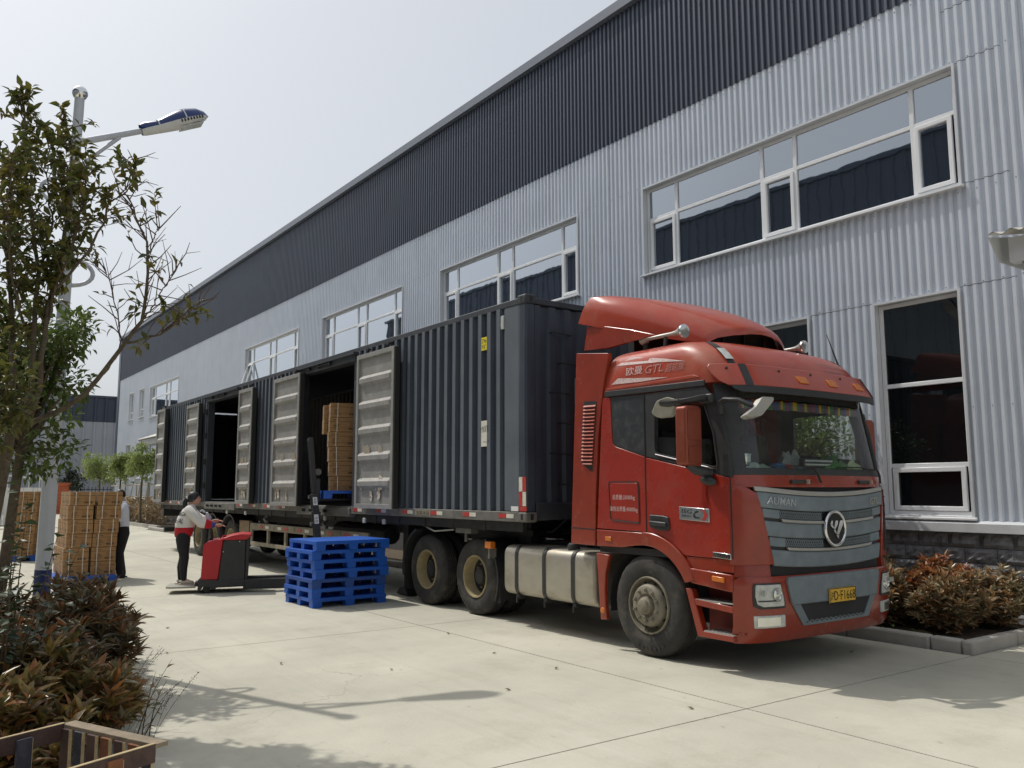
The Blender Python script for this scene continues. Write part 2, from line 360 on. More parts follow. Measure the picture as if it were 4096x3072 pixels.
m_guard = mat('dusty side guard', (.24,.21,.155), .75, var=.3, scale=6, dirt=((.36,.31,.22), .7, 5, .45))
m_refr = mat('red reflector tape', (.45,.03,.025), .4, var=.15, scale=20, dirt=((.35,.2,.14), .5, 12, .5))
m_refw = mat('white reflector tape', (.66,.63,.55), .45, var=.12, scale=20, dirt=((.4,.36,.28), .5, 12, .5))
m_blue = mat('blue pallet plastic', (.012,.098,.46), .42, var=.10, scale=4, dirt=((.09,.17,.36), .3, 9, .55), spec=.45)
m_blued = mat('worn blue pallet plastic', (.012,.065,.28), .5, var=.16, scale=4, dirt=((.10,.15,.26), .4, 9, .52))
m_card = mat('brown carton', (.33,.185,.075), .85, var=.10, scale=7, stretch=(1,1,3), bump=.1, bscale=80)
m_cardd = mat('carton print', (.035,.02,.012), .9, var=.2)
m_strap = mat('white plastic strap', (.66,.60,.50), .5, var=.05)
m_fred = mat('forklift red', (.45,.012,.018), .4, var=.08, dirt=((.35,.06,.05), .4, 6, .55))
m_fblk = mat('forklift black', (.024,.024,.025), .5, var=.2, dirt=((.07,.065,.06), .4, 7, .52))
m_plat = mat('grey tread plate', (.33,.32,.27), .7, var=.2)
m_skin = mat('skin', (.52,.30,.215), .55, var=.06, scale=20)
m_hair = mat('black hair', (.012,.011,.011), .45, var=.3, scale=60)
m_jw = mat('white jacket cloth', (.64,.615,.57), .85, var=.06, scale=9, bump=.4, bscale=22)
m_jr = mat('red jacket cloth', (.42,.012,.02), .85, var=.1, scale=9, bump=.4, bscale=22)
m_jb = mat('blue cuff cloth', (.05,.09,.32), .85, var=.1, scale=20, bump=.4, bscale=40)
m_tr = mat('black trousers cloth', (.014,.014,.016), .9, var=.2, scale=15, bump=.3, bscale=30)
m_shirt = mat('pale shirt cloth', (.66,.69,.78), .85, var=.05, scale=9, bump=.3, bscale=25)
m_shoe = mat('pale trainers', (.52,.47,.40), .8, var=.15, scale=30)
m_shoeb = mat('black shoes', (.02,.018,.016), .5, var=.1)
m_pole = mat('pale grey painted pole', (.50,.525,.57), .4, var=.06, scale=4, dirt=((.38,.38,.37), .3, 3, .55))
m_lblue = mat('glossy blue lamp shell', (.008,.030,.15), .25, var=.05, coat=.2)
m_lwht = mat('pale lamp shell', (.62,.63,.63), .3, var=.05)
m_bark = mat('grey brown bark', (.115,.09,.06), .9, var=.35, scale=20, bump=.8, bscale=60)
m_twig = mat('brown twig', (.10,.065,.04), .9, var=.2, scale=20)
m_wood = mat('old dark crate wood', (.085,.05,.04), .8, var=.5, scale=4, stretch=(1,1,1), bump=.5, bscale=40, dirt=((.17,.13,.12), .5, 6, .55))
m_woodr = mat('reddish crate wood', (.22,.085,.035), .8, var=.4, scale=6, bump=.5, bscale=40)
m_woodb = mat('bluish stained crate wood', (.05,.05,.065), .8, var=.4, scale=6, bump=.5, bscale=40, dirt=((.2,.2,.21), .5, 7, .55))
m_woode = mat('pale sawn wood edge', (.45,.35,.20), .85, var=.2, scale=20)
m_bamb = mat('weathered bamboo', (.36,.32,.25), .8, var=.2, scale=6)
m_orng = mat('orange red brick', (.48,.13,.055), .85, var=.12, scale=6)
m_iron = mat('black iron fence', (.02,.022,.026), .5, var=.1)
m_wfence = mat('white fence', (.72,.71,.67), .7, var=.06)
l_tree = leafmat('camphor leaves', [(.05,.07,.018), (.11,.125,.028), (.17,.14,.032), (.085,.105,.020)], .30)
l_tree2 = leafmat('bright tree leaves', [(.07,.115,.020), (.12,.17,.035), (.06,.085,.02)], .35)
l_far = leafmat('yard tree leaves', [(.20,.27,.06), (.34,.40,.13), (.15,.21,.05)], .35)
l_dark = leafmat('dark shrub leaves', [(.025,.045,.020), (.05,.075,.035), (.04,.055,.022)], .2)
l_phot = leafmat('photinia leaves', [(.10,.065,.038), (.17,.085,.038), (.12,.115,.055), (.22,.17,.11), (.07,.07,.032), (.30,.11,.035)], .25, .34)
l_photg = leafmat('green photinia leaves', [(.13,.13,.055), (.26,.17,.04), (.19,.17,.10), (.34,.13,.04), (.09,.10,.045)], .25, .34)
l_bed = leafmat('bed photinia leaves', [(.36,.27,.15), (.24,.19,.10), (.40,.19,.07), (.50,.41,.27), (.15,.15,.07)], .25, .32)
l_orange = leafmat('orange photinia leaves', [(.40,.13,.03), (.30,.085,.03), (.45,.24,.09), (.22,.13,.06)], .3, .4)
l_weed = leafmat('weed leaves', [(.16,.24,.05), (.10,.16,.04)], .35)
# ================================================================ ground
WY = 11.2            # warehouse wall plane
g = MB(); g.add([(-600,-600,-.035),(600,-600,-.035),(600,600,-.035),(-600,600,-.035)], [(0,1,2,3)])
tag(g.build('ground', m_earth), None, None, kind='structure')
yard = thing('concrete_yard', None, None, kind='structure')
xs = [-4.51+5.1*k for k in range(-13, 3)]
ys = [-9.5, -4.0, .85, 5.52, 9.10, 14.6]
def slab(x0, x1, y0, y1):
    b = MB().box(x0+.007, x1-.007, y0+.007, y1-.007, -.03, 0)
    b.build('slab', m_conc, yard)
for i in range(len(xs)-1):
    for j in range(len(ys)-1):
        x0, x1, y0, y1 = xs[i], xs[i+1], ys[j], ys[j+1]
        if y0 > 9 and x1 > -40 and x0 < -5: continue         # planted strip there
        slab(x0, x1, y0, y1)
b = MB()
for (x0,x1,y0,y1) in ((-300,xs[0],-60,60), (xs[-1],200,-60,60), (xs[0],xs[-1],-60,ys[0]), (xs[0],xs[-1],WY+.3,60)):
    b.box(x0+.01, x1-.01, y0+.01, y1-.01, -.034, -.004)
b.build('outer_paving', m_conc, yard, kind='stuff')

# ================================================================ warehouse
WZB, WZM, WZT = 1.29, 8.62, 11.32
PIT = .12
wh = thing('warehouse', 'long grey corrugated steel warehouse with a dark upper band and ribbon windows', 'warehouse', (-26, WY, 0))
XL, XR = -58.2, 5.4
wins = []   # (x0,x1,z0,z1) openings
def snap(x): return XL + round((x-XL)/PIT)*PIT
W_UP = [(-11.12,-5.30), (-18.62,-13.08), (-26.2,-20.66), (-33.82,-28.2), (-49.7,-43.75)]
openings = []
for a, c in W_UP: openings.append((snap(a), snap(c), 5.70, 7.38))
SM = [(-52.2,-51.0,5.88,7.48), (-54.9,-53.7,5.88,7.48), (-49.85,-48.6,2.4,4.4), (-52.35,-51.1,2.4,4.4), (-55.1,-53.9,2.4,4.4)]
for a,c,z0,z1 in SM: openings.append((snap(a), snap(c), z0, z1))
RWIN = (snap(-6.60), snap(-5.36), 1.34, 4.31); MWIN = (snap(-11.1), snap(-7.72), 1.34, 4.31)
openings += [RWIN, MWIN]
for a,c in ((-18.6,-15.2),(-26.2,-22.8)): openings.append((snap(a), snap(c), 1.34, 4.31))
PROF = [(0,0), (.36,0), (.50,.036), (.84,.036), (.97,0)]
def sheet(k0, n, z0, z1, yoff, m, cut):
    runs = []      # pieces: [(z interval), first column, last column]
    for k in range(k0, k0+n):
        xc = XL+k*PIT+PIT/2; iv = [(z0, z1)]
        if cut:
            for (a,c,o0,o1) in openings:
                if a < xc < c:
                    nv = []
                    for (p,q) in iv:
                        if o1 <= p or o0 >= q: nv.append((p,q))
                        else:
                            if o0 > p: nv.append((p,o0))
                            if o1 < q: nv.append((o1,q))
                    iv = nv
        for v in iv:
            for r in runs:
                if r[0] == v and r[2] == k-1: r[2] = k; break
            else: runs.append([v, k, k])
    for (p,q), ka, kb in runs:
        vs = []
        for k in range(ka, kb+1):
            for u, d in PROF: vs.append((XL+(k+u)*PIT, d))
        vs.append((XL+(kb+1)*PIT, 0))
        MB().grid([[(x, WY-yoff-d, p) for x,d in vs], [(x, WY-yoff-d, q) for x,d in vs]]).build('cladding_sheet', m, wh)
def lapseam(xa, xb, z):
    vs = []; k = int((xa-XL)/PIT)
    while XL+k*PIT < xb:
        for u, d in PROF: vs.append((XL+(k+u)*PIT, d))
        k += 1
    MB().grid([[(x, WY-.005-d, z-.004) for x,d in vs], [(x, WY-.006-d, z+.003) for x,d in vs]]).build('lap_seam', m_iron, wh)
ncol = int((XR-XL)/PIT)
k = 0
while k < ncol:
    n = min(8, ncol-k)
    sheet(k, n, WZB, WZM+.02, (k//8 % 2)*.003, m_clad, True)
    sheet(k, n, WZM-.03, WZT, .014+(k//8 % 2)*.003, m_dclad, False)
    k += 8
for xa, xb, z in ((-5.3,-4.8,7.40),(-5.3,-4.8,5.71),(-5.3,-4.8,4.34),(-7.65,-6.62,4.33),(-9.6,-7.7,4.33),(-5.3,-3.0,8.2)): lapseam(xa, xb, z)
# screw heads along the laps
b = MB()
for z in (2.75, 4.36, 5.6, 7.42, 8.5, 9.5, 10.4):
    for i in range(0, ncol, 2):
        x = XL+i*PIT+.67*PIT
        if x > -22 and not any(a < x < c and o0 < z < o1 for a,c,o0,o1 in openings):
            d = .034+(.014 if z > WZM else 0)
            b.box(x-.006, x+.006, WY-d-.009, WY-d-.001, z-.006, z+.006)
b.build('screw', m_gry, wh, kind='stuff')
# eave flashing, corner trims, skirting trim
b = MB(); b.prism([(WY-.16,WZT-.10),(WY-.16,WZT+.10),(WY-.10,WZT+.16),(WY+.6,WZT+.20),(WY+.6,WZT-.10)], 'x', XL-.1, XR+.2)
b.build('eave_flashing', mat('eave flashing steel', (.16,.18,.22), .4, var=.06), wh)
b = MB(); b.add([(XL,WY+.3,WZT+.1),(XR,WY+.3,WZT+.1),(XR,WY+22,WZT+1.5),(XL,WY+22,WZT+1.5)], [(0,1,2,3)]); b.build('roof', m_dclad, wh)
b = MB(); b.box(XL-.12, XL+.42, WY-.07, WY+.45, 0, WZT-.1); b.build('corner_trim', m_dclad, wh)
b = MB(); b.prism([(WY-.13,1.155),(WY-.13,1.265),(WY-.02,1.30),(WY+.1,1.30),(WY+.1,1.155)], 'x', XL+.42, XR); b.build('skirting_trim', mat('skirting trim steel', (.60,.62,.64), .5, var=.07, world=True, dirt=((.45,.45,.43),.5,2,.55)), wh)
b = MB(); b.box(XL, XR, WY+.12, WY+.2, 0, WZT-.15); b.box(XL, XL+.1, WY+.2, WY+22, 0, WZT); b.box(XR-.1, XR, WY+.2, WY+22, 0, WZT); b.build('backing_wall', m_int, wh)
# rock faced base: blocks near the camera one by one
BL, BH = .40, .19
protos = []
for q in range(5):
    b = MB(); nx, nz = 6, 4; P = []
    for i in range(nz+1):
        row = []
        for j in range(nx+1):
            e = (i in (0,nz)) or (j in (0,nx))
            row.append((BL*.97*j/nx, 0 if e else -rnd.uniform(.012,.05), BH*.945*i/nz))
        P.append(row)
    b.grid(P); w, h = BL*.97, BH*.945
    b.add([(0,0,0),(w,0,0),(w,0,h),(0,0,h),(0,.1,0),(w,.1,0),(w,.1,h),(0,.1,h)], [(0,4,5,1),(1,5,6,2),(2,6,7,3),(3,7,4,0)])
    protos.append(b.mesh('stone_block', m_stone))
stuffb = MB()
for r in range(6):
    x = XL+.45+(BL/2 if r % 2 else 0)
    while x < XR-.4:
        z = 1.152-BH*(r+1)
        if -8.6 < x < -2.4:
            o = link('stone_block', protos[rnd.randrange(5)], wh, Matrix.Translation(Vector((x, WY-.02, z))-OFF['warehouse']))
        elif x < -38 or x > -14:
            stuffb.box(x, x+BL*.985, WY-.045-rnd.uniform(0,.02), WY+.08, z, z+BH*.965)
        x += BL
stuffb.build('distant_stone_block', m_stone, wh, kind='stuff')
b = MB(); b.box(XL+.42, XR, WY-.012, WY+.09, 0, 1.154); b.build('mortar_bed', m_mortar, wh)

def window(x0, x1, z0, z1, cells, transom, sashes, glass, tilt=.0, dividers=(), openleaf=None):
    """flashing + frame; cells = inner mullion x positions; sashes = indices of the cells with an opening light"""
    fy = WY+.045      # frame plane (recessed)
    b = MB(); t = .045
    b.ringprism([(x0-.02,z0-.01),(x1+.02,z0-.01),(x1+.02,z1+.02),(x0-.02,z1+.02)], [(x0+.015,z0+.012),(x1-.015,z0+.012),(x1-.015,z1-.015),(x0+.015,z1-.015)], 'y', WY-.058, fy+.07)
    fr = b.build('window', m_trim, wh)
    b = MB(); xa, xb, za, zb = x0+.018, x1-.018, z0+.016, z1-.018
    F = .055
    b.ringprism([(xa,za),(xb,za),(xb,zb),(xa,zb)], [(xa+F,za+F),(xb-F,za+F),(xb-F,zb-F),(xa+F,zb-F)], 'y', fy, fy+.06)
    for mx in cells: b.box(mx-.032, mx+.032, fy+.002, fy+.058, za+F-.01, zb-F+.01)
    if transom: b.box(xa+F-.01, xb-F+.01, fy+.004, fy+.056, transom-.03, transom+.03)
    for d in dividers: b.box(xa+F-.01, xb-F+.01, fy+.004, fy+.056, d-.03, d+.03)
    b.build('frame', m_upvc, fr, bevel=.006, seg=1)
    b = MB(); b.prism([(WY-.115,z0-.035),(WY-.115,z0-.012),(fy+.01,z0+.022),(fy+.01,z0-.035)], 'x', x0-.045, x1+.045); b.build('sill', m_upvc, fr)
    zs = [za+F] + ([transom] if transom else []) + list(dividers) + [zb-F]; zs = sorted(zs)
    xsn = [xa+F]+list(cells)+[xb-F]
    for i in range(len(xsn)-1):
        for j in range(len(zs)-1):
            a, c, p, q = xsn[i], xsn[i+1], zs[j], zs[j+1]
            if i in sashes and j == 0:
                a += .03; c -= .03; p += .005; q -= .03
                o = MB().ringprism([(a,p),(c,p),(c,q),(a,q)], [(a+.06,p+.06),(c-.06,p+.06),(c-.06,q-.06),(a+.06,q-.06)], 'y', fy-.018, fy+.03)
                if openleaf == i:
                    for n, v in enumerate(o.v):       # top-hung light pushed open at the bottom
                        k_ = (q-v[2])*.30; o.v[n] = (v[0], v[1]-k_, v[2])
                o.build('sash', m_upvc, fr, bevel=.006, seg=1)
            gz = MB(); ry = rnd.uniform(-.003,.003); rx = rnd.uniform(-.004,.004)
            gl = m_panelow if (glass is m_panelow) else m_pane
            gz.add([(a,fy+.03-rx,p),(c,fy+.03+rx,p),(c,fy+.03+rx+ry,q),(a,fy+.03-rx+ry,q)], [(0,1,2,3)])
            gz.build('pane', gl, fr)
    return fr
for n, (a, c) in enumerate(W_UP):
    a, c = snap(a), snap(c); w = c-a
    f1, f2, f3, f4 = a+w*.129, a+w*.452, a+w*.561, a+w*.889
    if n == 4:
        window(a, c, 5.70, 7.38, [a+w*.14, a+w*.52, a+w*.66], 6.76, (0,2), m_pane)
    else:
        window(a, c, 5.70, 7.38, [f1, f2, f3, f4], 6.76, (0, 2, 4), m_pane, openleaf=0 if n == 3 else None)
for a,c,z0,z1 in SM:
    a, c = snap(a), snap(c); window(a, c, z0, z1, [a+(c-a)*.55], (z0+.45) if z0 > 5 else None, (), m_pane)
window(*RWIN, [], 2.02, (0,), m_panelow, dividers=(3.13,))
a, c = MWIN[:2]; window(*MWIN, [a+(c-a)*.34, a+(c-a)*.67], 2.02, (0,2), m_panelow, dividers=(3.13,))
for a,c in ((-18.6,-15.2),(-26.2,-22.8)):
    a, c = snap(a), snap(c); window(a, c, 1.34, 4.31, [a+(c-a)*.34, a+(c-a)*.67], 2.02, (0,2), m_panelow, dividers=(3.13,))

# canopies over the doors, right and far left
def canopy(x0, x1, yf, zt, nm_sheet='canopy'):
    b = MB(); n = max(3, int((x1-x0)/.19)); P = []
    rows = [(yf, zt), (WY-.05, zt+.34)]
    top = MB(); seg = n*6
    for (y, z) in rows:
        P.append([(x0+(x1-x0)*i/seg, y, z+.022*math.sin(2*math.pi*i/6)) for i in range(seg+1)])
    top.grid(P); P2 = [[(x,y,z-.006) for x,y,z in r] for r in P]; top.grid([r[::-1] for r in P2])
    cp = top.build(nm_sheet, mat('canopy sheet', (.55,.53,.48), .6, var=.1), wh, smooth=60)
    b = MB(); b.box(x0+.12, x1, yf+.20, yf+.27, zt-.27, zt-.03); b.box(x0+.12, x1, yf+.20, yf+.34, zt-.30, zt-.268)
    b.build('canopy_beam', m_trim, cp)
    b = MB(); b.prism([(yf,zt-.03),(yf+.22,zt-.27),(WY-.05,zt-.27),(WY-.05,zt+.28)], 'x', x0, x0+.015); b.build('canopy_end_plate', m_trim, cp)
    b = MB()
    for x in [x0+.2+1.2*i for i in range(int((x1-x0)/1.2)+1)]: b.box(x, x+.06, yf+.27, WY-.04, zt-.30, zt-.22)
    b.build('canopy_bracket', m_trim, cp)
canopy(-4.22, 3.0, 9.44, 4.44)
canopy(-47.6, -44.0, 10.2, 4.35)
b = MB(); b.box(-4.1, -.8, WY-.05, WY+.02, 0, 3.6)
for i in range(24): b.box(-4.05, -.85, WY-.075, WY-.052, .05+i*.145, .175+i*.145)
b.build('roller_door', m_trim, wh)

# ================================================================ planted strip, kerb
soil = MB(); soil.add([(-40,9.30,.06),(-4.66,9.30,.06),(-4.66,WY,.09),(-40,WY,.09)], [(0,1,2,3)])
tag(soil.build('soil', m_soil), None, None, kind='structure')
kerb = thing('kerb', None, None, kind='structure')
def kerbstone(x0, x1, y0, y1, dz=0):
    MB().box(x0, x1, y0, y1, -.05, .135+dz).build('kerb_stone', m_kerb, kerb, bevel=.028, seg=3)
x = -40
while x < -4.70:
    x1 = min(x+1.0, -4.66); 
    if x1-x > .05: kerbstone(x+.005, x1-.005, 9.17+rnd.uniform(-.006,.006), 9.30, rnd.uniform(-.006,.006))
    x += 1.0
y = 9.155
while y < WY-.1:
    kerbstone(-4.652, -4.52+rnd.uniform(-.006,.006), y, min(y+.99, WY-.06), rnd.uniform(-.006,.006)); y += 1.0
far_soil = MB(); far_soil.add([(-58,9.7,.10),(-40.5,9.7,.10),(-40.5,WY,.10),(-58,WY,.10)], [(0,1,2,3)])
tag(far_soil.build('far_soil', m_soil), None, None, kind='structure')
k2 = thing('far_kerb', None, None, kind='structure')
for i in range(9): MB().box(-58+i*2.0+.01, -56+i*2.0-.01, 9.56, 9.70, -.03, .15).build('kerb_stone', m_kerb, k2)

# ================================================================ buildings beyond
m_clad2 = mat('darker grey cladding', (.40,.42,.46), .5, var=.06, scale=.6, world=True, streak=((.32,.33,.35), .4))  # darker grey than the main warehouse cladding
def shed(name, label, loc, x0, x1, y0, y1, zt, zm, faces, pitch):
    s_ = thing(name, label, 'building', loc)
    b = MB(); b.box(x0, x1, y0, y1, 0, zm); b.build('wall', m_clad2, s_)
    b = MB(); b.box(x0-.03, x1+.03, y0-.03, y1+.03, zm+.004, zt); b.build('upper_wall', m_dclad, s_)
    b = MB(); b.box(x0-.15, x1+.15, y0-.15, y1+.15, zt+.004, zt+.18); b.build('roof', m_dclad, s_)
    lo, hi = MB(), MB()
    if 'x' in faces:
        y = y0+.1
        while y < y1-.1:
            lo.prism([(x1+.002,y),(x1+.16,y+.06),(x1+.16,y+.16),(x1+.002,y+.22)], 'z', .2, zm-.01)
            hi.prism([(x1+.032,y),(x1+.19,y+.06),(x1+.19,y+.16),(x1+.032,y+.22)], 'z', zm+.01, zt-.01); y += pitch
    if 'y' in faces:
        x = x0+.1
        while x < x1-.1:
            lo.prism([(x,y1+.002),(x+.16,y1+.002),(x+.11,y1+.07),(x+.05,y1+.07)], 'z', .2, zm-.01)
            hi.prism([(x,y1+.032),(x+.16,y1+.032),(x+.11,y1+.10),(x+.05,y1+.10)], 'z', zm+.01, zt-.01); x += pitch
    lo.build('wall_rib', m_clad2, s_, kind='stuff'); hi.build('upper_wall_rib', m_dclad, s_, kind='stuff')
    return s_
shed('far_warehouse', 'second grey steel warehouse with a navy upper band beyond the black fence', (-83,10,0), -95, -75, -14, 34, 9.15, 7.2, 'x', .78)
shed('facing_warehouse', 'tall steel warehouse behind the camera mirrored in the ribbon windows', (-24,-15,0), -64, 22, -30, -10.5, 15.7, 10.8, 'y', .6)
# ================================================================ tractor unit
Y0, YC, Y1, HW = 6.35, 7.60, 8.85, 1.25
tk = thing('semi_truck', 'red semi truck with a roof deflector and grey grille hitched to the container trailer', 'truck', (-7, YC, 0))
def lerp(tab, z):
    if z <= tab[0][0]: return tab[0][1]
    for (a,b),(c,d) in zip(tab, tab[1:]):
        if z <= c: return b+(d-b)*(z-a)/(c-a)
    return tab[-1][1]
XFT = [(.28,-5.13),(.33,-5.09),(.42,-5.05),(.88,-5.04),(.92,-5.07),(1.0,-5.06),(1.66,-5.06),(1.73,-5.07),(1.85,-5.09),(2.66,-5.25),(2.9,-5.34)]
VIS = [(2.60,-5.16),(2.70,-5.17),(2.92,-5.31)]
def frontp(y, z, off=0, tab=XFT, k=.06, c=.2, w=HW):
    def X(yy): u = (yy-YC)/w; return lerp(tab, z)-k*u*u-c*min(abs(u),1.15)**8
    e = .004; d = (X(y+e)-X(y-e))/(2*e); n = Vector((1, -d, 0)).normalized()
    return Vector((X(y), y, z))+n*off
def fpatch(rows, off, thick, ny=24, sag=0, yc=7.57, tab=XFT, **kw):
    """rows: (z, yl, yr) bottom to top; a curved sheet of the cab front with thickness"""
    A, B = [], []
    for z, yl, yr in rows:
        ra, rb = [], []
        for j in range(ny+1):
            y = yl+(yr-yl)*j/ny
            h = max(.05, (rows[0][2]-rows[0][1])/2, abs(yr-yc), abs(yl-yc)); v = (y-yc)/1.0
            zz = z-sag*(1-min(1, v*v))
            ra.append(frontp(y, zz, off, tab, **kw)); rb.append(frontp(y, zz, off-thick, tab, **kw))
        A.append(ra); B.append(rb)
    b = MB(); b.grid(A); b.grid([r[::-1] for r in B])
    b.grid([A[0][::-1], B[0][::-1]]); b.grid([A[-1], B[-1]])
    b.grid([[r[0] for r in B], [r[0] for r in A]][::-1]); b.grid([[r[-1] for r in A], [r[-1] for r in B]][::-1])
    return b
def fsheet(rows, off, ny=24):
    b = MB(); b.grid([[frontp(yl+(yr-yl)*j/ny, z, off) for j in range(ny+1)] for z, yl, yr in rows]); return b
def lin(z0, yl0, yr0, z1, yl1, yr1, n=6):
    return [(z0+(z1-z0)*i/n, yl0+(yl1-yl0)*i/n, yr0+(yr1-yr0)*i/n) for i in range(n+1)]
def arc(cx, cz, r, a0, a1, n): return [(cx+r*math.cos(R(a0+(a1-a0)*i/n)), cz+r*math.sin(R(a0+(a1-a0)*i/n))) for i in range(n+1)]
def roundpoly(poly, r, n=4):
    out = []; N = len(poly)
    for i in range(N):
        p0, p1, p2 = Vector(poly[i-1]), Vector(poly[i]), Vector(poly[(i+1)%N])
        rr = r[i] if isinstance(r, (list,tuple)) else r
        if rr <= 0: out.append(tuple(p1)); continue
        a = (p0-p1); c = (p2-p1); d = min(rr, a.length*.48, c.length*.48)
        s_, e_ = p1+a.normalized()*d, p1+c.normalized()*d
        for q in range(n+1):
            t = q/n; out.append(tuple(s_*(1-t)**2+p1*2*t*(1-t)+e_*t*t))
    return out
def side(poly, ya, yb, name, m, parent=tk, bev=.006, **k):
    return MB().prism(poly, 'y', ya, yb).build(name, m, parent, bevel=bev, **k)

# --- structure behind the skin
fpatch(lin(.34, 6.40, 8.80, 1.84, 6.40, 8.80, 8), -.045, .02).build('front_bulkhead', m_int, tk, smooth=40)
MB().box(-7.17, -5.35, 6.39, 8.81, 1.02, 1.09).build('cab_floor', m_int, tk)
MB().box(-7.17, -7.13, 6.39, 8.81, 1.09, 2.78).build('cab_rear_wall', m_redin, tk)
MB().box(-7.12, -7.08, 6.40, 8.80, 1.09, 2.74).build('cab_lining', m_int, tk)
MB().box(-6.95, -5.42, 6.88, 8.32, .38, 1.0).build('engine', m_dark, tk)
# --- near side skin
side(roundpoly([(-7.17,1.275),(-6.405,1.262),(-6.405,2.04),(-6.90,2.18),(-6.925,2.715),(-7.055,2.715)], [0,0,0,.07,0,0]), Y0, Y0+.04, 'side_panel', m_red)
side(roundpoly([(-6.895,2.18),(-6.405,2.045),(-6.405,2.705),(-6.92,2.715)], [.07,0,0,.02]), Y0+.006, Y0+.03, 'quarter_panel', m_dglass)
side([(-7.0,2.722),(-5.56,2.706),(-5.56,2.765),(-7.0,2.785)], Y0-.012, Y0+.03, 'drip_rail', m_blk)
door = side([(-6.395,1.258)]+[(-6.395,2.035),(-5.285,1.808),(-5.285,1.055),(-5.88,1.055)]+arc(-6.42,.50,.765,47,90,7)[1:-1], Y0-.004, Y0+.04, 'door', m_red)
# upper door frame with the window opening
of = [(-6.395,2.045),(-5.285,1.818),(-5.30,2.0),(-5.36,2.32),(-5.44,2.55),(-5.56,2.70),(-6.395,2.70)]
inn = roundpoly([(-6.25,2.075),(-5.425,1.905),(-5.47,2.25),(-5.60,2.60),(-6.24,2.60)], [.05,.05,0,.05,.05], 3)
b = MB()
def ring_any(b, outer, inner, y0, y1):
    # polygon with a hole: bridge each side by nearest matching parameter
    no, ni = len(outer), len(inner)
    vs = [(p,y0,q) for p,q in outer]+[(p,y0,q) for p,q in inner]
    fs = []; i = j = 0
    import itertools
    def ang(pt, c): return math.atan2(pt[1]-c[1], pt[0]-c[0])
    c = (sum(p for p,_ in inner)/ni, sum(q for _,q in inner)/ni)
    allp = sorted([(ang(p,c), 0, k) for k,p in enumerate(outer)]+[(ang(p,c), 1, k) for k,p in enumerate(inner)])
    lo = max([a for a in allp if a[1] == 0])[2]; li = max([a for a in allp if a[1] == 1])[2]
    for a, t, k in allp:
        if t == 0: fs.append((lo, k, no+li)); lo = k
        else: fs.append((lo, no+k, no+li)); li = k
    n = no+ni
    b.add(vs, [f[::-1] for f in fs]); b.add([(x,y1,z) for x,_,z in vs], fs)
    # rims
    for pts, s in ((outer, 1), (inner, -1)):
        m_ = len(pts)
        for k in range(m_):
            p, q = pts[k], pts[(k+1)%m_]
            b.add([(p[0],y0,p[1]),(q[0],y0,q[1]),(q[0],y1,q[1]),(p[0],y1,p[1])], [(0,1,2,3)])
    return b
ring_any(b, of, inn, Y0-.002, Y0+.045).build('window_frame', m_blk, door)
b = MB(); pts = [(p, Y0-.006, q) for p, q in inn]; b.tube(pts+pts[:1], .008, 5, caps=False); b.build('window_seal', m_dark, door)
b = MB(); b.tube([(-6.24,Y0-.012,2.062),(-5.43,Y0-.012,1.892)], .006, 5); b.build('window_trim', m_chr, door)
b = MB(); b.add([(-6.24,Y0+.022,2.05),(-5.44,Y0+.022,1.90),(-5.46,Y0+.022,2.18),(-6.24,Y0+.022,2.24)], [(0,1,2,3)]); b.build('door_glass', m_ws2, door)
# far side
side([(-7.17,1.08),(-5.285,1.08),(-5.285,1.81),(-6.40,2.04),(-6.55,2.04),(-6.55,2.74),(-7.06,2.74)], Y1-.04, Y1, 'far_side_panel', m_red)
b = MB(); ring_any(b, [(-6.55,2.045),(-6.40,2.035),(-5.285,1.812),(-5.30,2.0),(-5.36,2.32),(-5.44,2.55),(-5.56,2.74),(-6.55,2.74)], roundpoly([(-6.34,2.12),(-5.50,2.02),(-5.52,2.25),(-5.60,2.56),(-6.34,2.56)], .04, 3), Y1-.045, Y1-.005)
b.build('far_window_frame', m_blk, tk)
# A pillars
for s_ in (-1, 1):
    ye, ym0, ym1 = YC+s_*1.247, YC+s_*1.10, YC+s_*1.05
    rows = [(1.81+(2.72-1.81)*i/6, min(YC+s_*(1.247-.03*i/6), ym0+(ym1-ym0)*i/6), max(YC+s_*(1.247-.03*i/6), ym0+(ym1-ym0)*i/6)) for i in range(7)]
    fpatch(rows, -.002, .05, 8).build('windscreen_pillar', m_blk, tk, smooth=40)
# lower dark border and windscreen glass
fpatch(lin(1.835, 6.40, 8.80, 1.905, 6.42, 8.78, 2), .001, .03).build('windscreen_border', m_blk, tk, smooth=40)
fsheet(lin(1.90, 6.49, 8.71, 2.72, 6.54, 8.66, 6), -.008).build('windscreen', m_ws, tk, smooth=60)
# cowl
fpatch(lin(1.72, 6.37, 8.83, 1.838, 6.37, 8.83, 3), .004, .04, sag=.0).build('cowl_panel', m_redlow, tk, smooth=40, bevel=.006)
# corner deflector panels
for s_ in (-1, 1):
    rows = []
    for i in range(11):
        t = i/10; z = 1.005+.735*t
        e = .90-(.90-1.055)*t; e = e if t < .85 else e-.0+.10*((t-.85)/.15)**2
        a, c = YC-.03*(s_ > 0)+s_*e, YC+s_*1.25
        rows.append((z, min(a,c), max(a,c)))
    fpatch(rows, .016, .05, 12).build('corner_deflector', m_redlow, tk, smooth=40, bevel=.008)
b = fpatch([(1.06+.64*i/6, 8.66-.10*(1-i/6), 8.835) for i in range(7)], .024, .03, 6); cv = b.build('corner_vent', m_ink, tk, smooth=40)
for i in range(6):
    z = 1.14+i*.095; fpatch([(z,8.64,8.83),(z+.012,8.64,8.83)], .030, .012, 4).build('vent_blade', m_blk, cv)
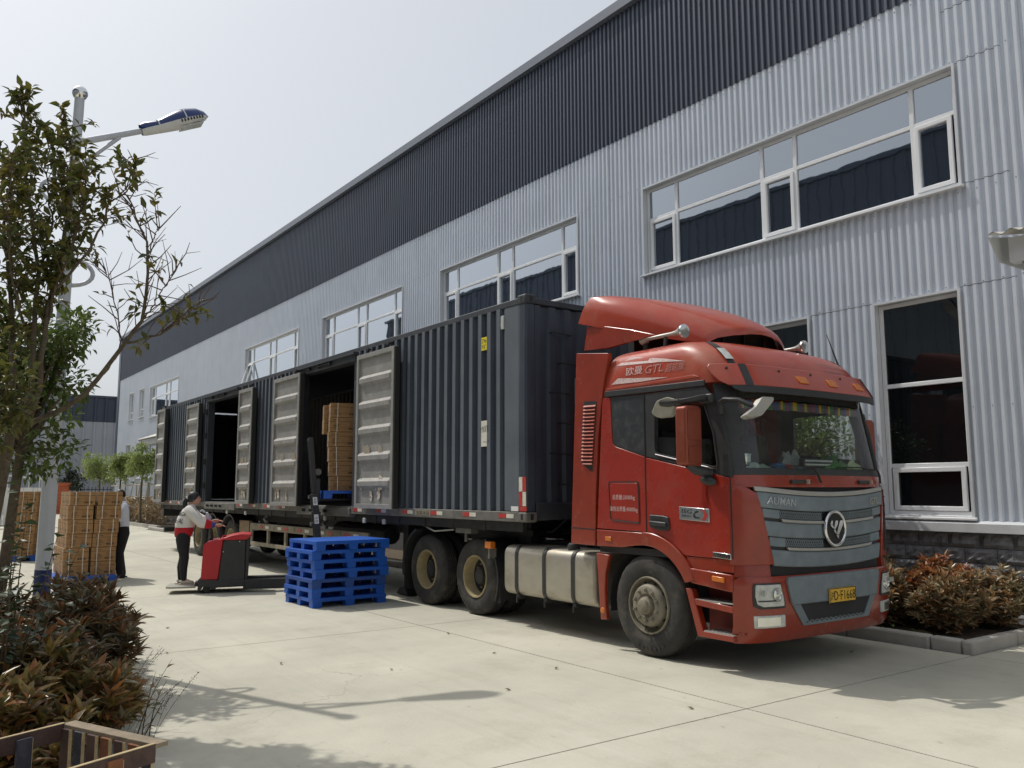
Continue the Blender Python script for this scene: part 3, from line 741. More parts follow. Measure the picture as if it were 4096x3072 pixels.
# grille: panels, mesh bands, strips, emblem, badges
gl = thing('grille', None, None); gl.parent = tk; gl.location = -OFF['semi_truck']; OFF[gl.name] = Vector((0,0,0))
def yrow(z): e = 1.04-(1.725-z)/(1.725-1.0)*.18; return 7.57-e, 7.57+e
def gp(z0, z1, off, thick, name, m, inset=0, half=None, **k):
    rows = []
    for i in range(4):
        z = z0+(z1-z0)*i/3; a, c = yrow(z); a += inset; c -= inset
        if half == 'l': c = 7.57-.15
        if half == 'r': a = 7.57+.15
        rows.append((z, a, c))
    return fpatch(rows, off, thick, 26, sag=.055).build(name, m, gl, smooth=40, **k)
gp(1.00, 1.725, -.012, .02, 'grille_backing', m_blk)
gp(1.685, 1.73, .020, .05, 'grille_strip', m_sil, bevel=.008)
gp(1.535, 1.68, .018, .05, 'grille_panel', m_gry, bevel=.012)
gp(1.275, 1.418, .010, .04, 'grille_panel', m_gry, bevel=.012)
gp(1.005, 1.155, .016, .05, 'grille_panel', m_gry, bevel=.012)
for z0, z1 in ((1.445, 1.53), (1.185, 1.27)):
    for s_ in ('l', 'r'):
        a = yrow(z0)[0 if s_ == 'l' else 1]; c = a+.20 if s_ == 'l' else a-.20
        rows = [(z0, min(a,c), max(a,c)), (z1, min(a,c), max(a,c))]
        fpatch(rows, .008, .03, 5, sag=.055).build('grille_end_block', m_gry, gl, smooth=40, bevel=.008)
        # honeycomb mesh as crossing wires in front of the dark backing
        b = MB(); y_a, y_b = (a+.20, 7.43) if s_ == 'l' else (7.71, a-.20)
        n = int((y_b-y_a)/.028)
        for i in range(n):
            for d in (-1, 1):
                ya = y_a+i*.028; pts = []
                for q in range(4):
                    y = ya+(.014*d if q % 2 else 0)*.9+.014; z = z0+.005+(z1-z0-.01)*q/3
                    y = min(max(y, y_a), y_b); v = (y-7.57)
                    pts.append(frontp(y, z-.055*(1-v*v), .004))
                b.tube(pts, .0034, 3, caps=False)
        b.build('grille_mesh', m_gry, gl, kind='stuff')
for z0 in (1.418, 1.158):
    rows = [(z0+.028*i, 7.57-(.76 if z0 > 1.3 else .70)-.0+.02*(1-i), 7.57+(.76 if z0 > 1.3 else .70)-.02*(1-i)) for i in range(2)]
    fpatch(rows, .026, .03, 26, sag=.055).build('grille_strip', m_sil, gl, smooth=40, bevel=.006)
EMC = frontp(7.585, 1.315, .035)
b = MB(); P = []
for i in range(29):
    t = 2*math.pi*i/28; row = []
    for q in range(9):
        f = 2*math.pi*q/8; rr = .165+.018*math.cos(f); row.append(EMC+Vector((.020*math.sin(f), rr*math.cos(t), rr*math.sin(t))))
    P.append(row)
b.grid(P); em = b.build('emblem_ring', m_chr, gl, smooth=60)
MB().lathe([(.155,-.04),(.155,.004),(0,.004)], EMC, 'x', 28).build('emblem_disc', m_ink, gl)
b = MB()
def emb(pl): b.prism([(EMC.y+(x-1330)*.00148, EMC.z-(y-742)*.00080) for x,y in pl], 'x', EMC.x+.005, EMC.x+.022)
emb([(1272,645),(1288,645),(1284,690),(1262,690),(1258,680)]); emb([(1258,695),(1284,695),(1298,735),(1282,735)])
emb([(1318,645),(1346,645),(1340,690),(1312,750),(1294,750)]); emb([(1292,756),(1312,756),(1325,798),(1310,798)])
emb([(1370,645),(1404,645),(1396,705),(1350,815),(1322,815)]); emb([(1320,822),(1350,822),(1343,868)])
b.build('emblem_bars', m_chr, gl)
def badge(body, ya, yb, z0, z1, off=.026, m=m_chr, parent=gl, th=.012, shear=0):
    vs, fs = TXT[body]; b = MB(); n = len(vs)
    fr_ = []; bk = []
    for x, y in vs:
        zz = z0+(z1-z0)*y; yy = ya+(yb-ya)*x+shear*y; v = yy-7.57
        zz -= .055*(1-v*v) if parent is gl else 0
        fr_.append(frontp(yy, zz, off)); bk.append(frontp(yy, zz, off-th))
    b.add(fr_, fs); ed = {}
    for f in fs:
        for i in range(len(f)):
            e = (f[i], f[(i+1)%len(f)]); ed[e] = 1
    for (a, c) in ed:
        if (c, a) not in ed: b.add([fr_[a], bk[a], bk[c], fr_[c]], [(0,1,2,3)])
    return b.build('badge_lettering', m, parent)
badge('AUMAN', 6.635, 7.00, 1.575, 1.645, shear=.012); badge('GTL', 8.27, 8.45, 1.565, 1.635, m=m_sil)
# bumper
fpatch([(.29,6.39,8.81),(.31,6.36,8.84),(.36,6.352,8.848),(.45,6.35,8.85),(.6,6.35,8.85),(.8,6.35,8.85),(.87,6.36,8.84),(.895,6.40,8.80)], .0, .05, 40).build('bumper', m_redlow, tk, smooth=50)
bp = bpy.data.objects['bumper']
for s_ in (-1, 1):        # red upright between bumper and corner panel
    a, c = YC+s_*.93, YC+s_*1.235
    fpatch([(.89,min(a,c),max(a,c)),(1.01,min(a,c),max(a,c))], -.015, .04, 8).build('bumper_upright', m_redlow, bp, smooth=40)
rows = [(.425,7.05,8.11),(.50,6.98,8.19),(.62,6.90,8.27),(.80,6.84,8.33),(.86,6.82,8.35),(.885,6.84,8.33)]
inr = MB()
# grey centre piece with the intake cut out
A = fpatch([(.625,6.895,8.275),(.70,6.87,8.30),(.80,6.84,8.33),(.855,6.825,8.345),(.885,6.85,8.32)], .030, .06, 24); A.build('bumper_centre', m_gry, bp, smooth=35, bevel=.012)
fpatch([(.425,7.05,8.13),(.47,7.02,8.16)], .012, .05, 16).build('intake_lip', m_gry, bp, smooth=40)
for s_ in (-1, 1):
    r_ = []
    for i in range(5):
        t = i/4; z = .43+.20*t; o, n_ = .54+.145*t, .44+.14*t
        a, c = 7.585+s_*o, 7.585+s_*n_; r_.append((z, min(a,c), max(a,c)))
    fpatch(r_, .014, .06, 4).build('intake_side', m_gry, bp, smooth=40)
fpatch([(.455,7.10,8.08),(.63,7.0,8.18)], .006, .004, 16).build('intake_opening', m_int, bp)
b = MB()
for i in range(26):
    y = 7.10+i*.037
    p = frontp(y, .455, .012); b.obox(p+Vector((0,0,.012*(i%2))), (0,1,0), (1,0,0), (0,0,1), .02, .012, .012)
b.build('intake_tread', m_blk, bp, kind='stuff')
# number plate
pp = frontp(7.62, .675, .042)
pl = MB().box(pp.x-.006, pp.x+.006, 7.40, 7.84, .605, .745).build('number_plate', m_plate, tk, bevel=.006)
b = MB(); xx = pp.x+.0085
b.text('沪', (xx,7.415,.63), (0,1,0), (0,0,1), .052, .085); b.text('D·F1668', (xx,7.475,.63), (0,1,0), (0,0,1), .352, .088)
b.build('plate_lettering', m_ink, pl)
b = MB(); b.ringprism([(7.402,.607),(7.838,.607),(7.838,.743),(7.402,.743)], [(7.408,.613),(7.832,.613),(7.832,.737),(7.408,.737)], 'x', xx-.002, xx); b.build('plate_border', m_ink, pl)
# lamps
for s_ in (-1, 1):
    def yy(d): return YC+s_*d
    def rowz(lst): return [(z, min(yy(a),yy(c)), max(yy(a),yy(c))) for z,a,c in lst]
    fpatch(rowz([(.605,.80,1.06),(.63,.79,1.12),(.70,.805,1.125),(.80,.835,1.125),(.838,.845,1.115)]), .008, .03, 10).build('headlight_bezel', m_blk, bp, smooth=40)
    hl = fpatch(rowz([(.625,.815,1.04),(.65,.812,1.09),(.72,.825,1.105),(.80,.85,1.105),(.825,.855,1.10)]), .020, .02, 10).build('headlight', m_lens, tk, smooth=40, bevel=.006)
    c_ = frontp(yy(.90), .735, .022); MB().lathe([(.058,0),(.062,.008),(.05,.012),(.044,-.0),(.03,.006),(0,.012)], c_, 'x', 18).build('headlight_projector', m_lensin, hl, smooth=40)
    c_ = frontp(yy(1.03), .75, .021); b = MB(); b.obox(c_, (s_*.35,1,0), (0,0,1), (1,0,0), .11, .05, .008); b.build('headlight_reflector', m_lensin, hl)
    fpatch(rowz([(.672,.87,1.08),(.684,.87,1.09)]), .024, .006, 8).build('headlight_trim', m_blk, hl)
    fl = fpatch(rowz([(.432,.79,1.115),(.545,.795,1.12)]), .010, .03, 8).build('fog_light', m_lens, tk, smooth=40, bevel=.008)
    fpatch(rowz([(.450,.86,1.09),(.528,.86,1.09)]), .014, .004, 8).build('fog_reflector', m_lensin, fl)
# side steps and lower side
side([(-5.87,1.05),(-5.292,1.05),(-5.292,.93),(-5.82,.93)], Y0+.004, Y0+.06, 'lower_side_panel', m_redlow)
side([(-5.815,.945),(-5.292,.915),(-5.292,.755),(-5.80,.80)], Y0-.022, Y0+.06, 'skirt_panel', m_redlow, bev=.012)
side([(-5.515,.895),(-5.37,.885),(-5.37,.835),(-5.515,.845)], Y0-.04, Y0-.02, 'side_marker_lamp', m_amber, bev=.008)
st = thing('step', None, None); st.parent = tk; st.location = -OFF['semi_truck']; OFF[st.name] = Vector((0,0,0))
side([(-5.875,.745),(-5.80,.745),(-5.665,.36),(-5.30,.36),(-5.30,.305),(-5.735,.305)], Y0-.01, Y0+.07, 'step_frame', m_redlow, st, bev=.008)
side([(-5.775,.655),(-5.30,.625),(-5.30,.565),(-5.755,.595)], Y0-.006, Y0+.22, 'step_bar', m_redlow, st)
MB().box(-5.80, -5.29, Y0+.24, Y0+.27, .30, .95).build('step_backing', m_redin, st)
for z, xa in ((.655, -5.75), (.372, -5.655)):
    b = MB(); b.box(xa, -5.30, Y0-.004, Y0+.21, z-.012, z)
    t_ = b.build('step_tread', m_sil, st)
    b = MB()
    for i in range(9):
        for j in range(3): b.lathe([(0,.0015),(.013,.0015)], (xa+.05+i*.045+.02*(j%2), Y0+.03+j*.05, z), 'z', 8)
    b.build('tread_hole', m_int, st, kind='stuff')
# wheel arch, rear lower panel, mud flap
side(arc(-6.42,.50,.765,92,26,14)+arc(-6.42,.50,.625,28,92,14), Y0-.03, Y0+.10, 'wheel_arch', m_redlow, bev=.012)
side([(-7.165,1.085),(-6.76,1.09),(-6.66,1.105),(-6.56,1.118),(-6.447,1.126),(-6.412,1.126),(-6.412,1.252),(-7.165,1.264)], Y0-.012, Y0+.05, 'sill_panel', m_redlow)
side([(-7.02,1.195),(-6.925,1.192),(-6.925,1.145),(-7.02,1.148)], Y0-.022, Y0-.008, 'side_marker_lamp', m_amber, bev=.005)
side([(-7.165,1.01),(-6.955,.995),(-6.99,.92),(-7.025,.80),(-7.04,.62),(-7.03,.45),(-7.015,.31),(-7.11,.30)], Y0-.02, Y0+.03, 'mud_flap', m_redlow, bev=.008)
MB().lathe([(.0,.012),(.028,.010),(.034,0)], (-7.075,Y0-.02,.40), 'y', 14, sgn=-1).build('side_marker_lamp', m_amber, tk)
b = MB(); P = [[(x, y, z) for x,z in arc(-6.42,.50,.66,10,190,16)] for y in (Y0+.10, Y0+.75)]; b.grid(P); b.build('wheel_well', m_int, tk, smooth=60)
MB().box(-7.14,-5.75,Y0+.74,Y0+.80,.3,1.1).build('wheel_well_wall', m_int, tk)
# rear side fairing with louvres
fa = side(roundpoly([(-7.615,1.09),(-7.20,1.085),(-7.185,1.6),(-7.13,2.3),(-7.03,2.85),(-6.925,3.21),(-7.485,3.28),(-7.50,3.0)], [.03,.03,0,0,0,.03,.02,0]), Y0-.008, Y0+.05, 'side_fairing', m_redlow)
side([(-7.612,1.262),(-7.20,1.255),(-7.20,1.268),(-7.612,1.275)], Y0-.0095, Y0-.004, 'fairing_seam', m_ink, fa, bev=0)
lz = roundpoly([(-7.425,2.03),(-7.40,1.99),(-7.225,1.895),(-7.135,2.69),(-7.36,2.705)], [.0,.03,.02,.03,.03], 3)
side(lz, Y0-.0105, Y0-.004, 'louvre_recess', m_ink, fa, bev=0)
for i in range(17):
    z = 2.655-i*.0405; t = (2.69-z)/.8; xa, xb = -7.35-.065*t, -7.145-.085*t
    if z < 2.03: xa = max(xa, -7.40+(2.03-z)*1.0)
    b = MB(); b.add([(xa,Y0-.012,z),(xb,Y0-.012,z-.006),(xb,Y0-.030,z-.024),(xa,Y0-.030,z-.018),(xa,Y0-.012,z-.026),(xb,Y0-.012,z-.032)], [(0,1,2,3)[::-1],(3,2,5,4)[::-1],(0,3,4),(1,5,2)])
    b.build('louvre', m_redroof, fa)
MB().box(-7.60,-7.2,Y0+.06,Y0+.10,1.1,3.0).build('fairing_bracket', m_dark, fa)
# far side fairing
side([(-7.615,1.09),(-7.20,1.085),(-6.925,3.21),(-7.485,3.28)], Y1-.05, Y1, 'side_fairing', m_redlow)
# --- roof shell
RL = [(2.735,1.246,-7.06,-5.235),(2.80,1.246,-7.05,-5.25),(2.88,1.243,-7.03,-5.28),(2.96,1.238,-7.01,-5.325),(3.03,1.228,-6.99,-5.385),(3.09,1.212,-6.97,-5.45),(3.14,1.185,-6.95,-5.53),(3.18,1.14,-6.93,-5.61),(3.215,1.06,-6.91,-5.72),(3.24,.92,-6.89,-5.87),(3.255,.70,-6.86,-6.05),(3.265,.4,-6.8,-6.25)]
def roofrow(z, w, xr, xc, n=30):
    pts = [(xr, YC-w*.985, z)]
    xs_ = xc-.06-.2
    for i in range(1, 8): pts.append((xr+(xs_-xr)*i/8, YC-w, z))
    for j in range(n+1):
        u = -1+2*j/n; u = math.copysign(abs(u)**.8, u); pts.append((xc-.06*u*u-.2*abs(u)**7, YC+u*w, z))
    for i in range(7, 0, -1): pts.append((xr+(xs_-xr)*i/8, YC+w, z))
    pts.append((xr, YC+w*.985, z)); return pts
b = MB(); P = [roofrow(*r) for r in RL]; b.grid(P, closed=True); b.add(P[-1], [tuple(range(len(P[-1])))])
roof = b.build('roof_shell', m_redroof, tk, smooth=50)
# raised lower crease on the roof side and the decals
side(roundpoly([(-7.0,2.79),(-5.62,2.80),(-5.70,2.83),(-6.4,2.82),(-6.98,2.815)], .02), Y0-.003, Y0+.03, 'roof_crease', m_redroof, bev=.012)
def roof_y(z): return YC-lerp([(r[0], r[1]) for r in RL], z)-.004
def decal(pl, name, m, par=roof):
    # polygon on the roof side, following its lean
    b = MB(); n = len(pl); b.add([(x, roof_y(z), z) for x,z in pl], [tuple(range(n))]); return b.build(name, m, par)
decal([(-6.84,3.055),(-6.2,3.02),(-5.82,2.985),(-6.1,3.045),(-6.59,3.128),(-6.66,3.125)], 'side_stripe', m_fadewhite)
decal([(-6.90,2.852),(-6.45,2.838),(-6.04,2.845),(-6.4,2.875),(-6.80,2.912)], 'side_stripe', m_fadewhite)
b = MB()
for body, xa, xb, z0, z1, mi in (('欧曼',-6.67,-6.42,2.925,3.015,0),('GTL',-6.39,-6.12,2.915,3.00,1),('超能版',-6.09,-5.83,2.90,2.985,1)):
    vs, fs = TXT[body]; b.add([(xa+(xb-xa)*x+.02*y*(mi), roof_y(z0+(z1-z0)*y)-.002, z0+(z1-z0)*y) for x,y in vs], fs, mi)
b.build('side_lettering', [m_fadewhite, m_fadegrey], roof)
# black corner stripe with the clear marker lamp
def roofpt(t_, z, off=.006):
    w, xr, xc = (lerp([(r[0], r[i]) for r in RL], z) for i in (1,2,3))
    u = t_; return Vector((xc-.06*u*u-.2*abs(u)**7+off, YC+u*w-off*1.0*(1 if u < 0 else -1), z+off*.6))
for s_ in (-1, 1):
    b = MB(); P = []
    for i in range(9):
        z = 2.88+.325*i/8; u0 = .80+.0*i; P.append([roofpt(s_*(u0+.055*q/3+.02*i/8), z) for q in range(4)])
    b.grid(P if s_ > 0 else [r[::-1] for r in P]); b.build('corner_stripe', m_blk, roof, smooth=60)
    b = MB(); P = []
    for i in range(5):
        z = 2.965+.125*i/4; P.append([roofpt(s_*(.795+.062*q/3+.02*(z-2.88)/.325), z, .016) for q in range(4)])
    b.grid(P if s_ > 0 else [r[::-1] for r in P]); b.build('clear_marker_lamp', m_lens, roof, smooth=60)
b = MB(); vs, fs = TXT['FOTONDAIMLER']
def rf(y, z, off=.005): u = (y-YC)/lerp([(r[0], r[1]) for r in RL], z); return roofpt(u, z, off)
b.add([rf(7.93+.55*x, 3.005+.055*y) for x,y in vs], fs)
vs, fs = TXT['福田戴姆勒汽车']; b.add([rf(8.0+.42*x, 2.925+.05*y) for x,y in vs], fs)
b.build('front_lettering', m_fadegrey, roof)
# --- sun visor
v_ = fpatch([(2.69,6.43,8.77),(2.74,6.38,8.82),(2.82,6.36,8.84),(2.88,6.36,8.84),(2.915,6.38,8.82)], .07, .06, 40, tab=VIS).build('sun_visor', m_redroof, tk, smooth=50, bevel=.008)
fpatch([(2.625,6.52,8.70),(2.655,6.46,8.76),(2.692,6.44,8.77)], .066, .03, 36, tab=VIS).build('visor_lip', m_blk, v_, smooth=50)
for s_ in (-1, 1):
    a = YC+s_*.985; rows = [(2.692+.222*i/4, a-.035-s_*.03*(1-i/4)*-1, a+.035-s_*.03*(1-i/4)*-1) for i in range(5)]
    fpatch(rows, .075, .006, 4, tab=VIS).build('visor_stripe', m_blk, v_, smooth=50)
for y in (7.07, 7.35, 7.85, 8.36):
    if y < 7.2: continue
    fpatch([(2.755,y-.075,y+.075),(2.83,y-.075,y+.075)], .084, .018, 5, tab=VIS).build('roof_marker_lamp', m_amber, v_, bevel=.01)
for y in (6.47, 7.05, 7.55, 8.08, 8.55):
    p = frontp(y, 2.865, .071, tab=VIS); MB().lathe([(0,.012),(.014,.008),(.016,0)], p, 'x', 8).build('visor_bolt', m_ink, v_)
# --- roof deflector (open scoop)
DX = [(-7.58,1.14,1.07,4.00,3.66,0),(-7.3,1.12,1.04,3.975,3.58,0),(-7.0,1.07,.96,3.92,3.50,.02),(-6.75,.99,.85,3.84,3.43,.04),(-6.5,.89,.73,3.73,3.36,.08),(-6.3,.81,.63,3.63,3.31,.12),(-6.15,.74,.56,3.53,3.27,.16),(-6.07,.70,.51,3.45,3.24,.20),(-6.03,.68,.47,3.40,3.235,.21)]
def drow(x, wb, wt, zt, zb, bow, inset=0):
    sk = .17*max(0, min(1, (-7.0-x)/.58))
    pts = []; w0 = wb; wb -= inset; wt -= inset; zt -= inset
    for s_ in (-1, 1):
        seq = [(s_*wb, zb), (s_*(wb*.985+wt*.015), zb+(zt-zb)*.35), (s_*(wb*.65+wt*.35), zb+(zt-zb)*.66), (s_*wt*1.0, zb+(zt-zb)*.88), (s_*wt*.9, zb+(zt-zb)*.955), (s_*wt*.75, zb+(zt-zb)*.99), (s_*wt*.4, zt+.02)]
        pts += seq if s_ < 0 else seq[::-1]
    pts.insert(7, (0, zt+.028)); return [(x+bow*(1-min(1,(p/w0)**2))+sk*(q-zb)/(zt-zb), YC+p, q) for p, q in pts]
b = MB(); P = [drow(*r) for r in DX]; Q = [drow(*r, inset=.045) for r in DX]
b.grid([r[::-1] for r in P]); b.grid(Q); b.grid([P[0], Q[0]]); b.grid([Q[-1], P[-1]])
for e in (0, -1): b.grid([[r[e] for r in P], [r[e] for r in Q]] if e == 0 else [[r[e] for r in Q], [r[e] for r in P]])
de = b.build('roof_deflector', m_redroof, tk, smooth=40)
b = MB(); r0 = drow(*DX[6], inset=.05); b.add([(x-.02,y,z) for x,y,z in r0], [tuple(range(len(r0)))]); b.build('deflector_opening', m_ink, de)
b = MB()
for y in (7.25,7.6,7.95): b.box(-6.10,-6.06,y-.008,y+.008,3.24,3.42)
b.build('opening_rib', m_blk, de, kind='stuff')
MB().box(-7.3,-7.2,7.0,8.2,3.2,3.6).build('deflector_strut', m_dark, de)
for yy_, s_ in ((6.50, 1), (8.70, -1)):
    side([(-7.535,3.33),(-7.47,3.61),(-7.28,3.60),(-6.75,3.47),(-6.45,3.38),(-6.35,3.345),(-6.70,3.33),(-6.95,3.31),(-7.12,3.30)], yy_, yy_+.035, 'deflector_wing', m_redlow, de, bev=.01)
# --- air horns, antenna
for yh, xa, xb in ((6.60,-6.66,-6.05),(8.50,-6.5,-5.93)):
    hn = MB().tube([(xa,yh,3.335),(xa+.06,yh,3.34),(xa+.1,yh,3.342),(xb-.17,yh,3.345),(xb-.10,yh,3.347),(xb-.05,yh,3.35),(xb,yh,3.352)], [.05,.05,.022,.022,.028,.045,.078], 14).build('air_horn', m_sil, tk, smooth=50)
    MB().tube([(xb-.002,yh,3.352),(xb+.02,yh,3.352),(xb+.026,yh,3.352)], [.074,.074,.03], 14).build('horn_cap', m_chr, hn, smooth=50)
    MB().beam((xb-.25,yh,3.34),(xb-.27,yh,3.20),.03,.03).build('horn_bracket', m_blk, hn); MB().beam((xa+.05,yh,3.30),(xa+.05,yh,3.18),.03,.05).build('horn_bracket', m_blk, hn)
MB().tube([(-5.62,8.72,2.98),(-5.63,8.72,3.1),(-5.78,8.74,3.5)], [.022,.012,.004], 6).build('antenna', m_ink, tk)
# --- mirrors
mr = MB().prism(roundpoly([(6.005,1.93),(6.235,1.92),(6.24,2.47),(6.20,2.50),(6.01,2.49)], .04), 'x', -5.65, -5.51).build('mirror', m_mirror, tk, bevel=.03, seg=3)
MB().prism(roundpoly([(6.03,2.17),(6.215,2.165),(6.215,2.45),(6.035,2.455)], .03), 'x', -5.508, -5.503).build('mirror_panel', m_mirror, mr, bevel=.004)
MB().prism(roundpoly([(6.04,1.96),(6.215,1.955),(6.215,2.10),(6.04,2.105)], .03), 'x', -5.508, -5.502).build('mirror_panel', m_mirror, mr, bevel=.004)
MB().prism(roundpoly([(6.03,1.96),(6.215,1.95),(6.215,2.45),(6.03,2.45)], .03), 'x', -5.655, -5.648).build('mirror_glass', m_chr, mr)
MB().prism(roundpoly([(8.97,1.93),(9.20,1.92),(9.20,2.47),(9.16,2.50),(8.98,2.49)], .04), 'x', -5.65, -5.51).build('far_mirror', m_mirror, tk, bevel=.03, seg=3)
MB().tube([(-5.55,8.80,2.58),(-5.58,9.06,2.54),(-5.58,9.08,2.46)], .035, 7).build('far_mirror_arm', m_blk, tk)
MB().tube([(-5.52,6.345,2.585),(-5.55,6.25,2.575),(-5.58,6.12,2.545),(-5.66,6.09,2.53),(-5.80,6.07,2.53),(-5.88,6.06,2.54)], [.045,.04,.035,.035,.035,.03], 8, flat=.7).build('mirror_arm', m_blk, mr, smooth=50)
MB().box(-5.60,-5.44,Y0-.05,Y0+.01,2.53,2.62).build('mirror_bracket', m_blk, mr, bevel=.015)
MB().tube([(-5.58,6.12,1.94),(-5.56,6.18,1.88),(-5.50,6.34,1.845)], [.05,.04,.045], 8, flat=.6).build('mirror_arm', m_blk, mr, smooth=50)
b = MB(); km = roundpoly([(-6.05,2.46),(-5.93,2.575),(-5.78,2.60),(-5.68,2.57),(-5.74,2.47),(-5.80,2.415),(-5.99,2.415)], .03)
b.add([(x, 6.11-(z-2.415)*.35, z) for x,z in km]+[(x, 6.17-(z-2.415)*.35, z-.01) for x,z in km], [tuple(range(len(km)))[::-1], tuple(range(len(km),2*len(km)))]+[(i,(i+1)%len(km),(i+1)%len(km)+len(km),i+len(km)) for i in range(len(km))])
b.build('kerb_mirror', m_plat, tk, bevel=.012)
fm = roundpoly([(6.24,2.375),(6.30,2.355),(6.47,2.38),(6.63,2.53),(6.62,2.56),(6.46,2.555),(6.38,2.46)], .025)
b = MB(); n = len(fm); b.add([(-4.99+.12*(z-2.35), y, z) for y,z in fm]+[(-5.07+.12*(z-2.35), y, z-.02) for y,z in fm], [tuple(range(n)), tuple(range(n,2*n))[::-1]]+[(i,i+n,(i+1)%n+n,(i+1)%n) for i in range(n)])
fmo = b.build('front_mirror', m_sil, tk, bevel=.012)
MB().tube([(-5.40,6.38,2.42),(-5.38,6.355,2.52),(-5.30,6.335,2.545),(-5.14,6.33,2.53),(-5.04,6.40,2.47)], [.03,.035,.04,.035,.03], 8, flat=.7).build('front_mirror_arm', m_blk, fmo, smooth=50)
# --- door furniture and lettering
hp = roundpoly([(-6.345,1.445),(-6.165,1.438),(-6.075,1.425),(-6.06,1.315),(-6.09,1.285),(-6.24,1.295),(-6.335,1.315)], .02)
dh = side(hp, Y0-.02, Y0, 'door_handle_plate', m_blk, tk, bev=.008)
side([(-6.33,1.385),(-6.09,1.372),(-6.09,1.325),(-6.33,1.338)], Y0-.045, Y0-.018, 'door_handle', m_blk, dh, bev=.012)
side([(-6.30,1.43),(-6.16,1.425),(-6.16,1.39),(-6.30,1.395)], Y0-.0215, Y0-.0195, 'handle_recess', m_ink, dh, bev=0)
ip = side([(-5.93,1.535),(-5.545,1.515),(-5.545,1.388),(-5.93,1.408)], Y0-.014, Y0, 'badge_plate', m_chr, tk, bev=.004)
b = MB(); b.text('ISG', (-5.895,Y0-.0155,1.468), (1,0,-.03), (.18,0,1), .13, .042); b.text('超能动力', (-5.895,Y0-.0155,1.435), (1,0,-.03), (0,0,1), .13, .022)
b.prism([(-5.745,1.455),(-5.71,1.495),(-5.67,1.495),(-5.69,1.478),(-5.72,1.470),(-5.725,1.450),(-5.70,1.435),(-5.675,1.437),(-5.665,1.420),(-5.715,1.420),(-5.74,1.432)], 'y', Y0-.0165, Y0-.0155)
b.build('badge_print', m_ink, ip)
b = MB(); b.prism([(-5.635,1.508),(-5.60,1.507),(-5.562,1.455),(-5.60,1.402),(-5.64,1.402),(-5.602,1.455)], 'y', Y0-.0165, Y0-.0155); b.build('badge_arrow', m_refr, ip)
bp2 = side([(-5.515,1.115),(-5.298,1.103),(-5.298,1.052),(-5.515,1.062)], Y0-.014, Y0, 'badge_plate', m_chr, tk, bev=.004)
b = MB(); b.prism([(-5.462,1.106),(-5.305,1.098),(-5.305,1.058),(-5.462,1.067)], 'y', Y0-.0155, Y0-.0145); b.text('S', (-5.505,Y0-.016,1.07), (1,0,-.03), (0,0,1), .03, .034); b.build('badge_print', m_ink, bp2)
b = MB(); b.text('430G', (-5.45,Y0-.0165,1.068), (1,0,-.05), (0,0,1), .125, .032); b.build('badge_print', m_chr, bp2)
fl_ = roundpoly([(-6.955,1.775),(-6.515,1.77),(-6.505,1.36),(-6.93,1.385)], .03)
lp = side(fl_, Y0-.006, Y0+.01, 'locker_lid', m_red, tk, bev=.004)
b = MB(); pts = [(p, Y0-.002, q) for p,q in roundpoly([(-6.965,1.785),(-6.505,1.78),(-6.495,1.35),(-6.94,1.375)], .03)]; b.tube(pts+pts[:1], .0065, 4, caps=False); b.build('locker_gap', m_ink, lp)
b = MB(); b.text('总质量:25000kg', (-6.905,Y0-.0075,1.585), (1,0,-.0), (0,0,1), .345, .062); b.text('准拖总质量:40000kg', (-6.945,Y0-.0075,1.462), (1,0,-.01), (0,0,1), .425, .062)
b.build('weight_lettering', m_fadewhite, lp)
MB().tube([(-5.60,Y0-.03,1.795),(-5.56,Y0-.05,1.795),(-5.47,Y0-.05,1.775),(-5.43,Y0-.03,1.765)], [.025,.042,.045,.02], 10, flat=1.0).build('turn_signal_lamp', m_blk, tk, smooth=50)
b = MB()
for i in range(5):
    x = -5.612+i*.012; b.tube([(x,Y0-.02,1.79),(x-.004*i,Y0-.018,1.65),(x-.01+.012*i-.02,Y0-.016,1.535-.012*(i%3))], .003, 3)
b.build('ribbon', m_red, tk, label='thin red ribbons tied below the mirror arm')
MB().tube([(-6.397,Y0-.0045,1.262),(-6.397,Y0-.0045,2.70)], .006, 4).build('door_seam', m_ink, door)
MB().tube([(-5.284,Y0-.0025,1.06),(-5.284,Y0-.0025,1.815)], .006, 4).build('door_seam', m_ink, door)
# wipers and cowl vents
for (ya, yb, yc_) in ((7.42, 7.33, 6.72), (8.56, 8.52, 7.75)):
    w_ = MB().tube([frontp(ya,1.765,.03), frontp((ya+yb)/2,1.84,.045), frontp(yb,1.905,.04)], .012, 5).build('wiper', m_ink, tk)
    MB().tube([frontp(yb,1.905,.03), frontp((yb+yc_)/2,1.925,.028), frontp(yc_,1.92,.024)], .009, 4).build('wiper_blade', m_ink, w_)
for ya, yb in ((6.98,7.28),(8.10,8.38)):
    fpatch([(1.755,ya,yb),(1.79,ya,yb)], .035, .04, 6).build('cowl_bracket', m_blk, tk, bevel=.008)
    p = frontp(yb-.08, 1.773, .045); MB().obox(p, (0,1,0), (1,0,0), (0,0,1), .02, .03, .045).build('bracket_tape', mat('pinkish tape', (.45,.28,.2), .7), tk)
